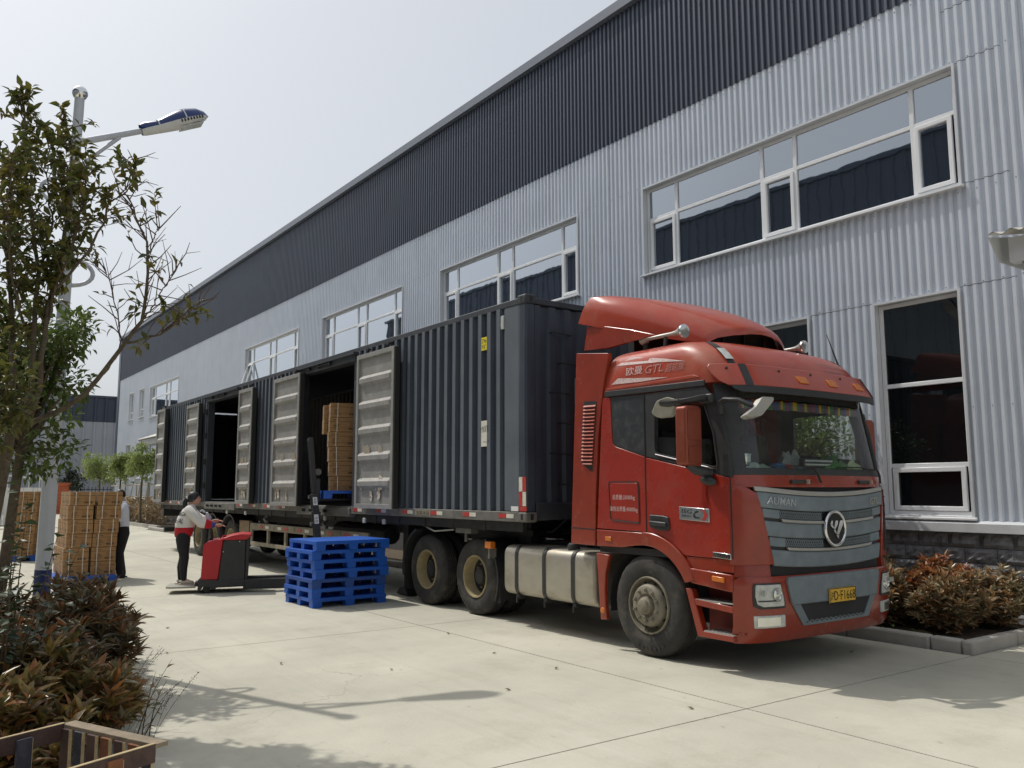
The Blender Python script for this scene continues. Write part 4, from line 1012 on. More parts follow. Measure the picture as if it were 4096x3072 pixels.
# --- interior seen through the glass
MB().box(-5.75,-5.28,6.42,8.78,1.70,1.86).build('dashboard', m_int, tk, bevel=.03)
for yc_ in (7.0, 8.25):
    s2 = MB().prism(roundpoly([(-6.55,1.45),(-6.0,1.45),(-6.0,1.6),(-6.35,1.62),(-6.52,2.35),(-6.66,2.35)], .05), 'y', yc_-.26, yc_+.26).build('seat', m_int, tk, bevel=.03)
b = MB(); P = []
for i in range(17):
    t = 2*math.pi*i/16; c_ = Vector((-5.78, 7.02, 2.0)); ax = Vector((0,1,0)); az = Vector((.45,0,.9)).normalized()
    P.append([c_+ax*math.cos(t)*(.22+.014*math.cos(2*math.pi*q/6))+az*math.sin(t)*(.22+.014*math.cos(2*math.pi*q/6))+ax.cross(az)*.014*math.sin(2*math.pi*q/6) for q in range(7)])
b.grid(P); b.build('steering_wheel', m_ink, tk, smooth=60)
cols = [(.45,.30,.03),(.05,.16,.07),(.18,.05,.09),(.03,.09,.22),(.25,.07,.03)]
tm = [mat('fringe dye', c, .9) for c in cols]
b = MB(); i = 0; y = 6.62
while y < 8.6:
    p = frontp(y, 2.56, -.05); b.obox(p+Vector((0,0,-.03+rnd.uniform(-.006,.006))), (0,1,0), (1,0,0), (0,0,1), .028, .012, .085, i % 5)
    i += 1 if rnd.random() > .3 else 0; y += .032
b.build('tassel_fringe', tm, tk, kind='stuff', label='coloured tassel fringe hung along the top of the windscreen')
fpatch([(2.59,6.56,8.64),(2.72,6.57,8.63)], -.04, .01, 20).build('pelmet', m_int, tk)

# --- wheels
TY = [(.285,.02),(.30,.008),(.36,-.004),(.42,-.006),(.465,.006),(.497,.024),(.512,.046),(.519,.066)]
def tyre_prof(w=.29):
    p = list(TY); n = 4; a, c = .075, w-.075
    for i in range(n):
        x = a+(c-a)*(i+.5)/n; p += [(.5205,x-.014),(.509,x-.010),(.509,x+.008),(.5205,x+.012)]
    return p+[(.519,w-.066),(.512,w-.046),(.497,w-.024),(.465,w-.006),(.285,w-.02)]
def wheel(x, yf, kind, parent, name='wheel', rr=1.0, sgn=1):
    w = MB().lathe([(r*rr,h) for r,h in tyre_prof()], (x,yf,.52*rr), 'y', 40, sgn=sgn).build(name, m_tyre, parent, smooth=35)
    if kind == 'front':
        pr = [(.292,.012),(.284,-.006),(.272,-.004),(.266,.03),(.256,.075),(.243,.085),(.232,.075),(.214,.01),(.204,-.018),(.19,-.028),(.122,-.03),(.112,-.016),(.098,-.012),(.094,-.03)]
        rim = MB().lathe(pr, (x,yf,.52*rr), 'y', 40, sgn=sgn).build('rim', m_rim, w, smooth=40)
        MB().lathe([(.094,.0),(.088,-.055),(.07,-.065),(.066,-.09),(.05,-.10),(0,-.10)], (x,yf,.52*rr), 'y', 24, sgn=sgn).build('hub', m_rim, w, smooth=40)
        b = MB(); hb = MB()
        for i in range(10):
            a = 2*math.pi*(i+.5)/10; b.lathe([(.019,0),(.019,-.02),(.012,-.022),(.012,-.036),(0,-.037)], (x+.160*math.cos(a),yf-.026*sgn,.52*rr+.160*math.sin(a)), 'y', 6, sgn=sgn)
            a = 2*math.pi*i/10; c_ = Vector((x+.224*math.cos(a), yf+.036*sgn, .52*rr+.224*math.sin(a)))
            hb.sphere(c_, .019, 8, sc=(1,.9,1))
        b.build('wheel_nut', m_rim, w, kind='stuff'); hb.build('hand_hole', m_ink, w, kind='stuff')
    else:
        pr = [(.292,.012),(.284,-.004),(.270,.0),(.262,.03),(.252,.11),(.243,.15),(.225,.172),(.15,.178),(.125,.165),(.118,.10),(.10,.07),(.06,.062),(0,.06)]
        MB().lathe(pr, (x,yf,.52*rr), 'y', 40, sgn=sgn, mats=[0]*5+[1]*7).build('rim', [m_rimy, m_dark], w, smooth=40)
        b = MB(); hb = MB()
        for i in range(10):
            a = 2*math.pi*i/10; b.lathe([(.017,0),(.017,-.03),(0,-.031)], (x+.165*math.cos(a),yf+.172*sgn,.52*rr+.165*math.sin(a)), 'y', 6, sgn=sgn)
            if i % 2 == 0: hb.lathe([(0,-.004),(.03,-.004)], (x+.205*math.cos(a+.3),yf+.170*sgn,.52*rr+.205*math.sin(a+.3)), 'y', 10, sgn=sgn)
        b.build('wheel_nut', m_rim, w, kind='stuff'); hb.build('hand_hole', m_ink, w, kind='stuff')
    return w
wheel(-6.42, 6.37, 'front', tk); wheel(-6.42, 8.83, 'front', tk, sgn=-1)
for x in (-9.95, -11.27):
    wheel(x, 6.56, 'rear', tk); wheel(x, 8.64, 'rear', tk, sgn=-1)
    MB().lathe([(r,h) for r,h in tyre_prof()], (x,6.89,.52), 'y', 32).build('inner_wheel', m_tyre, tk, smooth=35)
    MB().tube([(x,6.7,.52),(x,8.5,.52)], .09, 10).build('axle', m_dark, tk)
MB().tube([(-6.42,6.6,.5),(-6.42,8.6,.5)], .06, 8).build('axle', m_dark, tk)
# raised sidewall marks
b = MB()
for (x, yf, a0) in ((-6.42,6.37,250),(-9.95,6.56,200),(-11.27,6.56,290)):
    for s_ in range(7):
        a = R(a0+s_*8); c_ = Vector((x+.43*math.cos(a), yf-.0075, .52+.43*math.sin(a)))
        b.obox(c_, (-math.sin(a),0,math.cos(a)), (0,1,0), (math.cos(a),0,math.sin(a)), .028, .005, .035)
b.build('tyre_lettering', m_tyre, tk, kind='stuff')
# --- chassis, tank, mudguards
for y in (7.12, 8.0): MB().box(-12.1,-5.6,y,y+.09,.62,.93).build('chassis_rail', m_dark, tk)
b = MB()
for x in (-11.9,-10.6,-9.2,-8.0,-7.0): b.box(x,x+.12,7.2,8.0,.66,.88)
b.build('cross_member', m_dark, tk)
MB().lathe([(.0,.06),(.42,.06),(.5,.0),(.5,-.05)], (-10.45,YC,1.06), 'z', 24).build('fifth_wheel', m_dark, tk)
MB().box(-9.0,-7.8,7.05,8.2,.93,1.04).build('deck_plate', m_dark, tk)
tp = roundpoly([(6.42,.385),(7.02,.385),(7.02,1.0),(6.42,1.0)], .13, 6)
tank = MB().prism(tp, 'x', -9.06, -7.30).build('fuel_tank', m_tank, tk, bevel=.035, seg=3)
for x in (-8.78, -8.22, -7.68):
    b = MB(); P = [[(x+d, 6.42+(p-6.72)*1.03+.30, .6925+(q-.6925)*1.03) for p,q in tp] for d in (-.028,.028)]
    b.grid(P, closed=True); sp = b.build('tank_strap', m_blk, tank, smooth=50)
    MB().beam((x,6.44,.375),(x,7.15,.375),.05,.06).build('strap_bracket', m_dark, tank)
    MB().tube([(x,6.43,.37),(x,6.43,.30)], .014, 6).build('strap_bolt', m_dark, tank)
MB().lathe([(.075,0),(.078,.06),(.06,.085),(0,.088)], (-7.82,6.56,.99), 'z', 16).build('filler_cap', m_blk, tank, smooth=40)
MB().box(-8.25,-8.05,6.95,7.1,1.0,1.10).build('sender_cover', m_dark, tank)
MB().tube([(-7.9,6.95,1.03),(-7.4,6.7,1.06),(-7.1,6.5,1.05)], .02, 6).build('fuel_hose', m_ink, tk)
mg = arc(-9.95,.52,.60,-28,62,10)+arc(-9.95,.52,.57,62,-28,10)
gd = side([(p+.02,q) for p,q in mg], 6.52, 7.1, 'mudguard', m_blk, tk)
MB().beam((-9.36,6.58,.50),(-9.36,6.58,.22),.04,.05).build('mudguard_stay', m_blk, gd)
MB().box(-9.50,-9.36,6.42,6.50,.93,1.02).build('side_marker_lamp', m_amber, tk, bevel=.008); MB().box(-9.45,-9.41,6.44,6.55,.80,.93).build('lamp_bracket', m_rail, tk)
side([(p-.04,q) for p,q in arc(-11.27,.52,.64,110,190,8)+arc(-11.27,.52,.60,190,110,8)], 6.52, 7.1, 'mudguard', m_blk, tk)
MB().box(-11.93,-11.90,6.55,7.1,.18,.72).build('rear_mud_flap', m_ink, tk)
# ================================================================ container with side doors
CX0, CX1, CZ0, CZ1 = -26.9, -8.46, 1.30, 4.18
CY0, CY1 = 6.34, 8.84
ct = thing('shipping_container', 'long slate blue corrugated container with its side doors folded open', 'container', (-17.7, 7.6, CZ0))
def corr(x0, x1, y, z0, z1, sgn, name, m, pit=.223, dep=.042, axis='x', **k):
    b = MB(); n = max(1, round((x1-x0)/pit)); p = (x1-x0)/n; vs = []
    for i in range(n):
        for u, d in ((0,0),(.15,dep),(.52,dep),(.64,0)):
            vs.append((x0+(i+u)*p, d))
    vs.append((x1, 0))
    P = []
    for z in (z0, z1):
        P.append([((x, y-sgn*d, z) if axis == 'x' else (y+sgn*d, x, z)) for x, d in vs])
    b.grid(P)
    if isinstance(m, list): b.m = [0 if q % 4 in (2,3) else 1 for q in range(len(b.f))]  # sunlight painted in: paler crests and left slopes, darker recesses and right slopes
    return b.build(name, m, ct, **k)
ZR = 4.06
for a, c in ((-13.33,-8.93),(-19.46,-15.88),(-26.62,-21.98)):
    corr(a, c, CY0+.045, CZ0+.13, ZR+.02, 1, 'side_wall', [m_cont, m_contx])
corr(CX0+.1, CX1-.1, CY1-.04, CZ0+.10, 4.125, -1, 'far_side_wall', m_contin)
corr(CY0+.13, CY1-.13, CX1-.075, CZ0+.22, ZR, 1, 'front_wall', m_cont, axis='y', pit=.25)
corr(CY0+.1, CY1-.1, CX0+.06, CZ0+.13, ZR, 1, 'rear_wall', m_contd, axis='y', pit=.25)
b = MB(); P = []
nx = 80
for y in (CY0+.02, CY1-.02): P.append([(CX0+.1+(CX1-CX0-.2)*i/(nx*2), y, 4.10+.02*(i % 2)) for i in range(nx*2+1)])
b.grid(P); b.build('roof', m_contd, ct)
MB().box(CX0+.1, CX1-.1, CY0+.1, CY1-.1, CZ0+.08, CZ0+.125).build('floor', m_contin, ct)
MB().box(CX0+.18, CX1-.18, CY0+.005, CY0+.075, 4.07, 4.155).build('top_rail', m_contd, ct, bevel=.01)
MB().box(CX0+.18, CX1-.18, CY1-.075, CY1-.005, 4.07, 4.155).build('top_rail', m_contd, ct)
MB().box(CX1-.085, CX1-.02, CY0+.17, CY1-.17, 4.07, 4.15).build('front_header', m_contd, ct, bevel=.01)
MB().box(CX1-.10, CX1-.015, CY0+.17, CY1-.17, CZ0+.02, CZ0+.24).build('front_sill', m_contd, ct, bevel=.01)
for x in (CX0+.01, CX1-.165):
    for y in (CY0+.004, CY1-.16):
        b = MB(); b.prism([(x,y),(x+.155,y),(x+.155,y+.155),(x,y+.155)], 'z', CZ0+.12, 4.075); b.build('corner_post', m_cont, ct, bevel=.03, seg=3)
        for z in (CZ0, 4.06):
            cs = MB().box(x-.012, x+.168, y-.012, y+.168, z, z+.125).build('corner_casting', m_rail if z < 2 else m_contd, ct, bevel=.02, seg=2)
            b = MB(); fx = x+.1685 if x > -10 else x-.0125
            e1 = roundpoly([(x+.055,z+.025),(x+.105,z+.025),(x+.105,z+.105),(x+.055,z+.105)], .024, 4); b.prism(e1, 'y', y-.0135, y-.008)
            e2 = roundpoly([(y+.055,z+.025),(y+.105,z+.025),(y+.105,z+.105),(y+.055,z+.105)], .024, 4); b.prism(e2, 'x', fx-.002, fx+.003)
            b.build('casting_hole', m_ink, cs)
# smooth post panel beside the front corner + recessed door frames
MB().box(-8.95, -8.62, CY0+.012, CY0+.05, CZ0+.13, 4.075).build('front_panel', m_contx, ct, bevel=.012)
# bottom rail with reflective tape
rl = MB().box(CX0+.17, CX1-.17, CY0-.004, CY0+.09, CZ0, CZ0+.125).build('bottom_rail', m_rail, ct, bevel=.008)
x = -8.72; i = 0
while x > -26.5:
    if not (-15.9 < x < -13.3 or -21.9 < x < -19.5):
        MB().box(x-.16, x-.005, CY0-.0075, CY0-.0045, CZ0+.045, CZ0+.098).build('reflector', m_refw, rl)
        MB().box(x-.33, x-.165, CY0-.0075, CY0-.0045, CZ0+.045, CZ0+.098).build('reflector', m_refr, rl)
    x -= .86
b = MB(); b.box(-11.22,-10.78,CY0-.0075,CY0-.0045,CZ0+.03,CZ0+.105); pt_ = b.build('painted_panel', m_guard, rl)
b = MB(); b.text('宝骏冰溢', (-11.19,CY0-.009,CZ0+.04), (1,0,0), (0,0,1), .38, .055); b.build('rail_lettering', m_ink, rl)
for xa in (-15.85, -21.93):
    s_ = MB().box(xa+.05, xa+2.4, CY0-.03, CY0+.10, CZ0-.05, CZ0+.10).build('door_sill', m_rail, ct, bevel=.01)
    b = MB()
    for i in range(4): b.tube([(xa+.45+i*.33,CY0-.03,CZ0+.03),(xa+.45+i*.33,CY0-.09,CZ0+.035)], .028, 8)
    b.build('sill_stud', m_dark, s_)
for x in (-13.0,-14.6,-12.3,-18.9,-20.2): MB().box(x, x+.09, CY0-.004, CY0+.03, CZ0-.14, CZ0-.055).build('marker_lamp', m_lens, ct, bevel=.01)
for a, c in ((-15.88,-13.33),(-21.98,-19.46)):
    b = MB(); b.box(a, a+.09, CY0-.006, CY0+.16, CZ0+.125, 4.07); b.box(c-.09, c, CY0-.006, CY0+.16, CZ0+.125, 4.07)
    f_ = b.build('door_frame', m_contd, ct, bevel=.008)
    MB().box(a-.02, c+.02, CY0-.05, CY0+.16, 3.92, 4.075).build('door_header', m_contd, f_, bevel=.015)
    MB().box(a-.1, c+.1, CY0-.12, CY0-.02, 4.02, 4.06).build('drip_edge', m_contd, f_)
    b = MB()
    for t in (.25,.42,.62): b.lathe([(.035,0),(.035,.05),(.0,.055)], (a+(c-a)*t, CY0-.05, 3.985), 'y', 8, sgn=-1)
    b.beam((a+(c-a)*.42,CY0-.09,3.98),(a+(c-a)*.62,CY0-.09,3.99),.02,.02)
    b.build('keeper', m_ink, f_)
    b = MB()
    for z in (1.75, 2.35, 3.0, 3.6): b.tube([(a+.03,CY0-.03,z),(a+.03,CY0-.03,z+.14)], .03, 8); b.box(a-.02,a+.06,CY0-.03,CY0,z+.02,z+.12)
    b.build('hinge', m_ink, f_)
# folded-back doors: outer/inner skins of bare grey steel with pressed ribs
def cdoor(x0, x1, z0, z1, y, seed, label):
    r_ = random.Random(seed)
    b = MB(); F = .075
    b.ringprism([(x0,z0),(x1,z0),(x1,z1),(x0,z1)], [(x0+F,z0+F),(x1-F,z0+F),(x1-F,z1-F),(x0+F,z1-F)], 'y', y-.02, y+.07)
    d = b.build('side_door', m_door, ct, bevel=.006, label=label)
    MB().box(x0+F-.01, x1-F+.01, y+.02, y+.06, z0+F-.01, z1-F+.01).build('door_panel', m_door, d)
    b = MB(); e = x1 if True else x0; b.box(x1+.002, x1+.035, y-.01, y+.075, z0+.01, z1-.01); b.box(x0+.0,x1,y+.072,y+.085,z0+.01,z1-.01); b.build('door_gasket', m_ink, d)
    H = z1-z0; rib = None
    for fr in (.156,.323,.487,.657,.821):
        zt = z1-H*fr+.035
        pr = [(y+.02,zt),(y-.028,zt-.055),(y-.028,zt-.125),(y+.02,zt-.175)]
        b = MB(); n = 4; vs = []
        for x_, q in ((x0+F,.0),(x0+F+.05,1),(x1-F-.05,1),(x1-F,.0)):
            vs.append([(x_, y+.02+(py-y-.02)*max(q,.02), pz) for py, pz in pr])
        b.grid(vs); b.m = [0 if q % 3 == 0 else 1 for q in range(len(b.f))]; o = b.build('door_rib', [m_doorrib, m_door], d)
        for _ in range(3 if fr in (.657,) else 0):
            xx = r_.uniform(x0+F+.1, x1-F-.2); zz = zt+.005
            b = MB(); pts = [(xx+r_.uniform(-.01,.01)+w_*.02, y+.0-.012*(w_ % 2), zz+.05+r_.uniform(0,.08)) for w_ in range(7)]
            b.grid([[(p[0],p[1]+.01,zz-.04) for p in pts],[(p[0],p[1],p[2]) for p in pts]]); b.build('torn_paper', m_paper, d)
    for _ in range(5):
        xx = r_.uniform(x0+F+.1, x1-F-.2); zz = r_.choice((z0+.12, z0+.14, z0+.30)); w_ = r_.uniform(.06,.13); h_ = r_.uniform(.14,.24)
        b = MB(); b.grid([[(xx+w_*(.5+(i/4-.5)*sq)+r_.uniform(-.014,.014)+dx_, y+.010-r_.uniform(0,.016), zz+h_*j/5+r_.uniform(-.014,.014)) for i in range(5)] for j, (sq, dx_) in enumerate([(r_.uniform(.25,1.1), r_.uniform(-.015,.015)) for _ in range(6)])]); b.build('torn_paper', m_paper, d)
    for t in (.25,.8):
        b = MB(); xx = x0+(x1-x0)*t; b.tube([(xx,y+.03,z1),(xx,y+.03,z1+.07)], .016, 6); b.box(xx-.05,xx+.05,y+.0,y+.06,z1+.055,z1+.085); b.build('lock_rod', m_ink, d)
    b = MB()
    for z in (z0+.35, z0+1.0, z0+1.7, z1-.3): b.tube([(x0-.02,y+.06,z),(x0-.02,y+.06,z+.13)], .025, 6)
    b.build('hinge', m_ink, d); return d
cdoor(-13.01, -11.69, 1.405, 3.945, 6.20, 1, 'open door leaf folded back to the right of the loading doorway')
cdoor(-16.90, -15.52, 1.395, 3.95, 6.20, 2, 'open door leaf folded back to the left of the loading doorway')
cdoor(-19.10, -18.20, 1.405, 3.94, 6.20, 3, 'open door leaf to the right of the empty rear doorway')
cdoor(-23.35, -22.24, 1.405, 3.93, 6.20, 4, 'open door leaf to the left of the empty rear doorway')
cdoor(-26.5, -25.6, 1.365, 4.05, 6.20, 5, 'rear end door swung round flat against the side')
# stickers and lamps
b = MB(); b.box(-9.475,-9.345,CY0+.0035,CY0+.0065,3.575,3.755); ys_ = b.build('height_sticker', mat('yellow sticker', (.72,.60,.02), .5), ct)
b = MB(); b.text('2.9m', (-9.462,CY0+.002,3.675), (1,0,0), (0,0,1), .105, .06); b.text("9'6\"", (-9.462,CY0+.002,3.595), (1,0,0), (0,0,1), .095, .06); b.build('sticker_lettering', m_ink, ys_)
b = MB(); b.box(-9.51,-9.27,CY0+.0035,CY0+.0065,2.275,2.62); ws_ = b.build('white_sticker', mat('cream sticker', (.66,.64,.56), .55), ct)
b = MB(); b.text('个性足首', (-9.495,CY0+.002,2.455), (1,0,.12), (-.1,0,1), .20, .085); b.text('SUS-rtes', (-9.42,CY0+.002,2.325), (1,0,0), (0,0,1), .08, .022); b.text('个性足首', (-9.32,CY0+.002,2.32), (1,0,0), (0,0,1), .035, .04); b.build('sticker_lettering', m_ink, ws_)
MB().box(-9.02,-8.95,CY0+.0,CY0+.03,3.80,3.98).build('side_lamp', m_lens, ct, bevel=.008)
# conspicuity blocks on the front corner
for xa, xb, z0, z1, m_ in ((-8.46-.155,-8.46-.085,1.68,1.86,m_refw),(-8.46-.08,-8.46-.01,1.68,1.86,m_refr),(-8.46-.155,-8.46-.085,1.50,1.675,m_refr),(-8.46-.08,-8.46-.01,1.50,1.675,m_refw),(-8.46-.155,-8.46-.0,1.435,1.495,m_refr)):
    MB().box(xa, xb, CY0-.002, CY0+.003, z0, z1).build('corner_reflector', m_, ct)
MB().box(-8.78,-8.63,CY0-.004,CY0+.003,1.435,1.495).build('corner_reflector', m_white, ct)
# front wall rungs
for i in range(6):
    z = 3.72-i*.39; y = 6.75+.16*(i % 2)
    MB().tube([(CX1-.08,y,z),(CX1+.02,y,z),(CX1+.02,y+.32,z-.01),(CX1-.08,y+.32,z-.01)], .010, 6).build('rung', m_ink, ct)

# ================================================================ trailer chassis
tr = thing('semi_trailer', 'dusty black semi trailer chassis carrying the slate blue container', 'trailer', (-17.7, 7.6, 0))
for y in (7.05, 8.05): MB().box(-26.6,-9.3,y,y+.12,.98,1.285).build('main_beam', m_dark, tr)
b = MB(); x = -26.4
while x < -9: b.box(x,x+.07,6.45,8.75,1.16,1.29); x += .8
b.build('cross_member', m_dark, tr, kind='stuff')
MB().box(-26.7,-8.7,6.46,6.52,1.17,1.288).build('outer_rail', m_dark, tr); MB().box(-26.7,-8.7,8.7,8.76,1.17,1.288).build('outer_rail', m_dark, tr)
MB().box(-12.0,-9.2,7.0,8.2,1.08,1.16).build('coupler_plate', m_dark, tr)
for y in (6.86, 8.22):
    lg = MB().box(-12.55,-12.37,y,y+.17,.32,1.17).build('landing_leg', m_dark, tr, bevel=.01)
    MB().box(-12.50,-12.42,y+.04,y+.13,.10,.33).build('leg_tube', m_dark, lg); MB().prism([(-12.66,.02),(-12.26,.02),(-12.36,.12),(-12.56,.12)], 'y', y-.05, y+.22).build('leg_foot', m_dark, lg)
MB().beam((-12.46,6.95,.55),(-11.9,7.1,.98),.06,.06).build('leg_brace', m_dark, tr)
for x in (-20.55, -21.87, -23.19):
    for yf, sg in ((6.58,1),(8.62,-1)): wheel(x, yf, 'rear', tr, sgn=sg)
    MB().tube([(x,6.8,.52),(x,8.4,.52)], .09, 8).build('axle', m_dark, tr)
    MB().prism([(p,q) for p,q in arc(x,.52,.62,40,140,8)+arc(x,.52,.58,140,40,8)], 'y', 6.52, 7.1).build('mudguard', m_blk, tr)
sg_ = MB().ringprism([(-18.95,.50),(-13.1,.50),(-13.1,.985),(-18.95,.985)], [(-18.85,.58),(-13.2,.58),(-13.2,.845),(-18.85,.845)], 'y', 6.50, 6.55).build('side_guard', m_guard, tr, bevel=.01)
b = MB()
for x in (-17.9,-16.9,-15.9,-14.9,-13.9): b.box(x,x+.09,6.503,6.547,.57,.85)
b.build('guard_post', m_guard, sg_)
x = -18.7; i = 0
while x < -13.4:
    MB().box(x,x+.20,6.493,6.498,.885,.945).build('reflector', (m_refw, m_refr)[i % 2] if i % 3 else m_guard, sg_); x += .36; i += 1
MB().box(-19.75,-19.1,6.52,6.60,.45,1.02).build('wheel_board', mat('rusty dusty board', (.23,.15,.09), .85, var=.3, dirt=((.32,.27,.2),.6,5,.5)), tr, bevel=.01)
MB().box(-26.85,-26.72,6.6,8.6,.48,.62).build('underrun_bar', m_blk, tr); MB().box(-26.9,-26.72,6.55,7.1,.95,1.16).build('rear_lamp_box', m_blk, tr)
for y in (7.05,8.05): MB().box(-26.80,-26.70,y,y+.1,.6,1.0).build('underrun_stay', m_dark, tr)
b = MB()
for x in (-15.3,-14.3): b.tube([(x,7.0,.95),(x+1.1,7.0,.93)], .16, 10)
b.build('air_tank', m_dark, tr)
for x in (-14.9,-18.0): MB().tube([(x,6.55,1.16),(x-.05,6.5,1.08),(x+.1,6.5,1.02)], .035, 7).build('ratchet', m_rail, tr)
MB().box(-10.35,-9.95,6.5,6.62,1.10,1.17).build('hose_bracket', m_rail, tr); MB().tube([(-10.15,6.55,1.12),(-10.15,6.55,.98)], .025, 6).build('hose_coupling', m_rail, tr)
MB().tube([(-11.2,6.5,1.16),(-10.9,6.48,1.10),(-10.4,6.5,1.14)], .012, 5).build('loose_cable', m_sil, tr)
b = MB()
b.tube([(-9.9,7.4,1.08),(-9.0,7.2,1.15),(-8.4,7.2,1.5),(-7.7,7.2,1.4)], .02, 6); b.tube([(-9.9,7.6,1.08),(-9.0,7.5,1.12),(-8.4,7.5,1.4),(-7.7,7.5,1.3)], .02, 6)
b.build('air_line', m_ink, tr)
# ================================================================ pallets
PH = .137
def pallet_meshes(m):
    b = MB(); b.box(-.5,.5,-.6,.6,.088,PH); deck = b
    me_d = b.mesh('deck', m)
    legs = {}
    for kx, wx in ((-1,.13),(0,.12),(1,.13)):
        for ky, wy in ((-1,.15),(0,.15),(1,.15)):
            x0 = -.497 if kx < 0 else (-.06 if kx == 0 else .497-wx); y0 = -.597 if ky < 0 else (-.075 if ky == 0 else .597-wy)
            q = MB(); t = .012
            vs = [(x0+t,y0+t,0),(x0+wx-t,y0+t,0),(x0+wx-t,y0+wy-t,0),(x0+t,y0+wy-t,0),(x0,y0,.0885),(x0+wx,y0,.0885),(x0+wx,y0+wy,.0885),(x0,y0+wy,.0885)]
            if kx: vs = [((-.497 if abs(v[0]+.497) < .02 else .497 if abs(v[0]-.497) < .02 else v[0]), v[1], v[2]) for v in vs]
            if ky: vs = [(v[0], (-.597 if abs(v[1]+.597) < .02 else .597 if abs(v[1]-.597) < .02 else v[1]), v[2]) for v in vs]
            q.add(vs, [(3,2,1,0),(4,5,6,7),(0,1,5,4),(1,2,6,5),(2,3,7,6),(3,0,4,7)]); legs[(kx,ky)] = q.mesh('leg', m)
    rim = MB()
    rim.ringprism([(-.502,-.602),(.502,-.602),(.502,.602),(-.502,.602)], [(-.485,-.585),(.485,-.585),(.485,.585),(-.485,.585)], 'z', .086, .110)
    return me_d, legs, rim.mesh('rim', m)
PM = {False: pallet_meshes(m_blue), True: pallet_meshes(m_blued)}
def pallet(loc, rz, label, group='blue plastic pallets', worn=False):
    t = thing('pallet', label, 'pallet', loc, group, rotz=rz); d, L_, rm = PM[worn]
    o = link('deck', d, t); bv = o.modifiers.new('bevel', 'BEVEL'); bv.width = .006; bv.segments = 2
    for q in L_.values(): link('leg', q, t)
    link('rim', rm, t); return t
names = ['bottom blue pallet of the seven-high stack, standing on the concrete', 'second blue pallet from the bottom of the tall stack', 'scuffed darker blue pallet third from the bottom of the tall stack',
         'blue pallet in the middle of the seven-high stack', 'blue pallet third from the top of the tall stack', 'blue pallet second from the top of the tall stack', 'topmost blue pallet with its smooth deck showing on the tall stack']
jit = [(0,0,0),(-.01,-.02,.01),(.005,-.015,-.008),(.03,.02,.004),(.015,0,.01),(.01,-.03,0),(.045,.02,-.006)]
for i in range(7):
    dx, dy, dr = jit[i]; pallet((-12.375+dx, 5.61+dy, PH*i), R(1.2)+dr, names[i], worn=(i in (2,)))

# ================================================================ cartons
CB = (.43, .60, .258)
def carton_meshes():
    hx, hy, hz = CB[0]/2-.003, CB[1]/2-.003, CB[2]-.009
    b = MB(); b.box(-hx,hx,-hy,hy,0,hz); body = b.mesh('carton', m_card)
    s = MB()
    for y in (-.17,.17): s.ringprism([(-hx-.0025,-.001),(hx+.0025,-.001),(hx+.0025,hz+.0025),(-hx-.0025,hz+.0025)], [(-hx+.002,.003),(hx-.002,.003),(hx-.002,hz-.002),(-hx+.002,hz-.002)], 'y', y-.0065, y+.0065)
    for x in (-.115,.115): s.ringprism([(-hy-.003,-.0015),(hy+.003,-.0015),(hy+.003,hz+.003),(-hy-.003,hz+.003)], [(-hy+.002,.003),(hy-.002,.003),(hy-.002,hz-.002),(-hy+.002,hz-.002)], 'x', x-.0065, x+.0065)
    straps = s.mesh('strap', m_strap)
    pv = []
    for var in range(3):
        r_ = random.Random(var); p = MB()
        def face(o, ax, w):
            o = Vector(o); ax = Vector(ax); az = Vector((0,0,1))
            def rect(x, z, ww, hh): p.add([o+ax*x+az*z, o+ax*(x+ww)+az*z, o+ax*(x+ww)+az*(z+hh), o+ax*x+az*(z+hh)], [(0,1,2,3)])
            rect(.0, .176, w, .006); rect(.0, .068, w*.98, .003)
            p.text('SUS', o+ax*.055+az*.198, ax, az, .055, .026); rect(.125,.205,.05,.008)
            p.text('SUS-rtes', o+ax*(.06)+az*.198*0+az*.1, ax, az, .06, .016)
            for i in range(5):
                rect(.055+r_.uniform(0,.02), .04+.022*i, r_.uniform(.05,.12), .007); rect(w*.55+r_.uniform(0,.03), .09+.02*(i%4), r_.uniform(.05,.13), .0035)
            for i in range(4):
                x = w*.56+i*.036; rect(x,.036,.027,.006); rect(x,.062,.027,.006); rect(x,.036,.006,.03); rect(x+.021,.036,.006,.03); rect(x+.008,.044,.011,.014)
        face((hx+.0012,-hy,0), (0,1,0), 2*hy); face((-hx,-hy-.0012,0), (1,0,0), 2*hx); face((-hx-.0012,hy,0), (0,-1,0), 2*hy)
        pv.append(p.mesh('print', m_cardd))
    tp = MB(); tp.box(-hx-.001, hx+.001, -.028, .028, hz+.0003, hz+.0012); tape = tp.mesh('tape', m_paper)
    return body, straps, pv, tape
CM = carton_meshes(); ci = 0
def carton(loc, rz, label, group):
    global ci
    o = bpy.data.objects.new('carton', CM[0]); COL.objects.link(o); o.location = loc; o.rotation_euler = (0,0,rz); tag(o, label, 'carton', group)
    link('strap', CM[1], o); link('print', CM[2][ci % 3], o); link('tape', CM[3], o); ci += 1; return o
ordn = ['lowest', 'second lowest', 'third lowest', 'third highest', 'second highest', 'topmost']
pallet((-18.05, 2.985, 0), R(90)+.02, 'blue plastic pallet under the strapped cartons beside the man in the pale shirt')
rz = R(90)
sh = [(0,.0),(.0,.0),(-.01,.025),(.015,.03),(.02,.045),(.01,.055)]
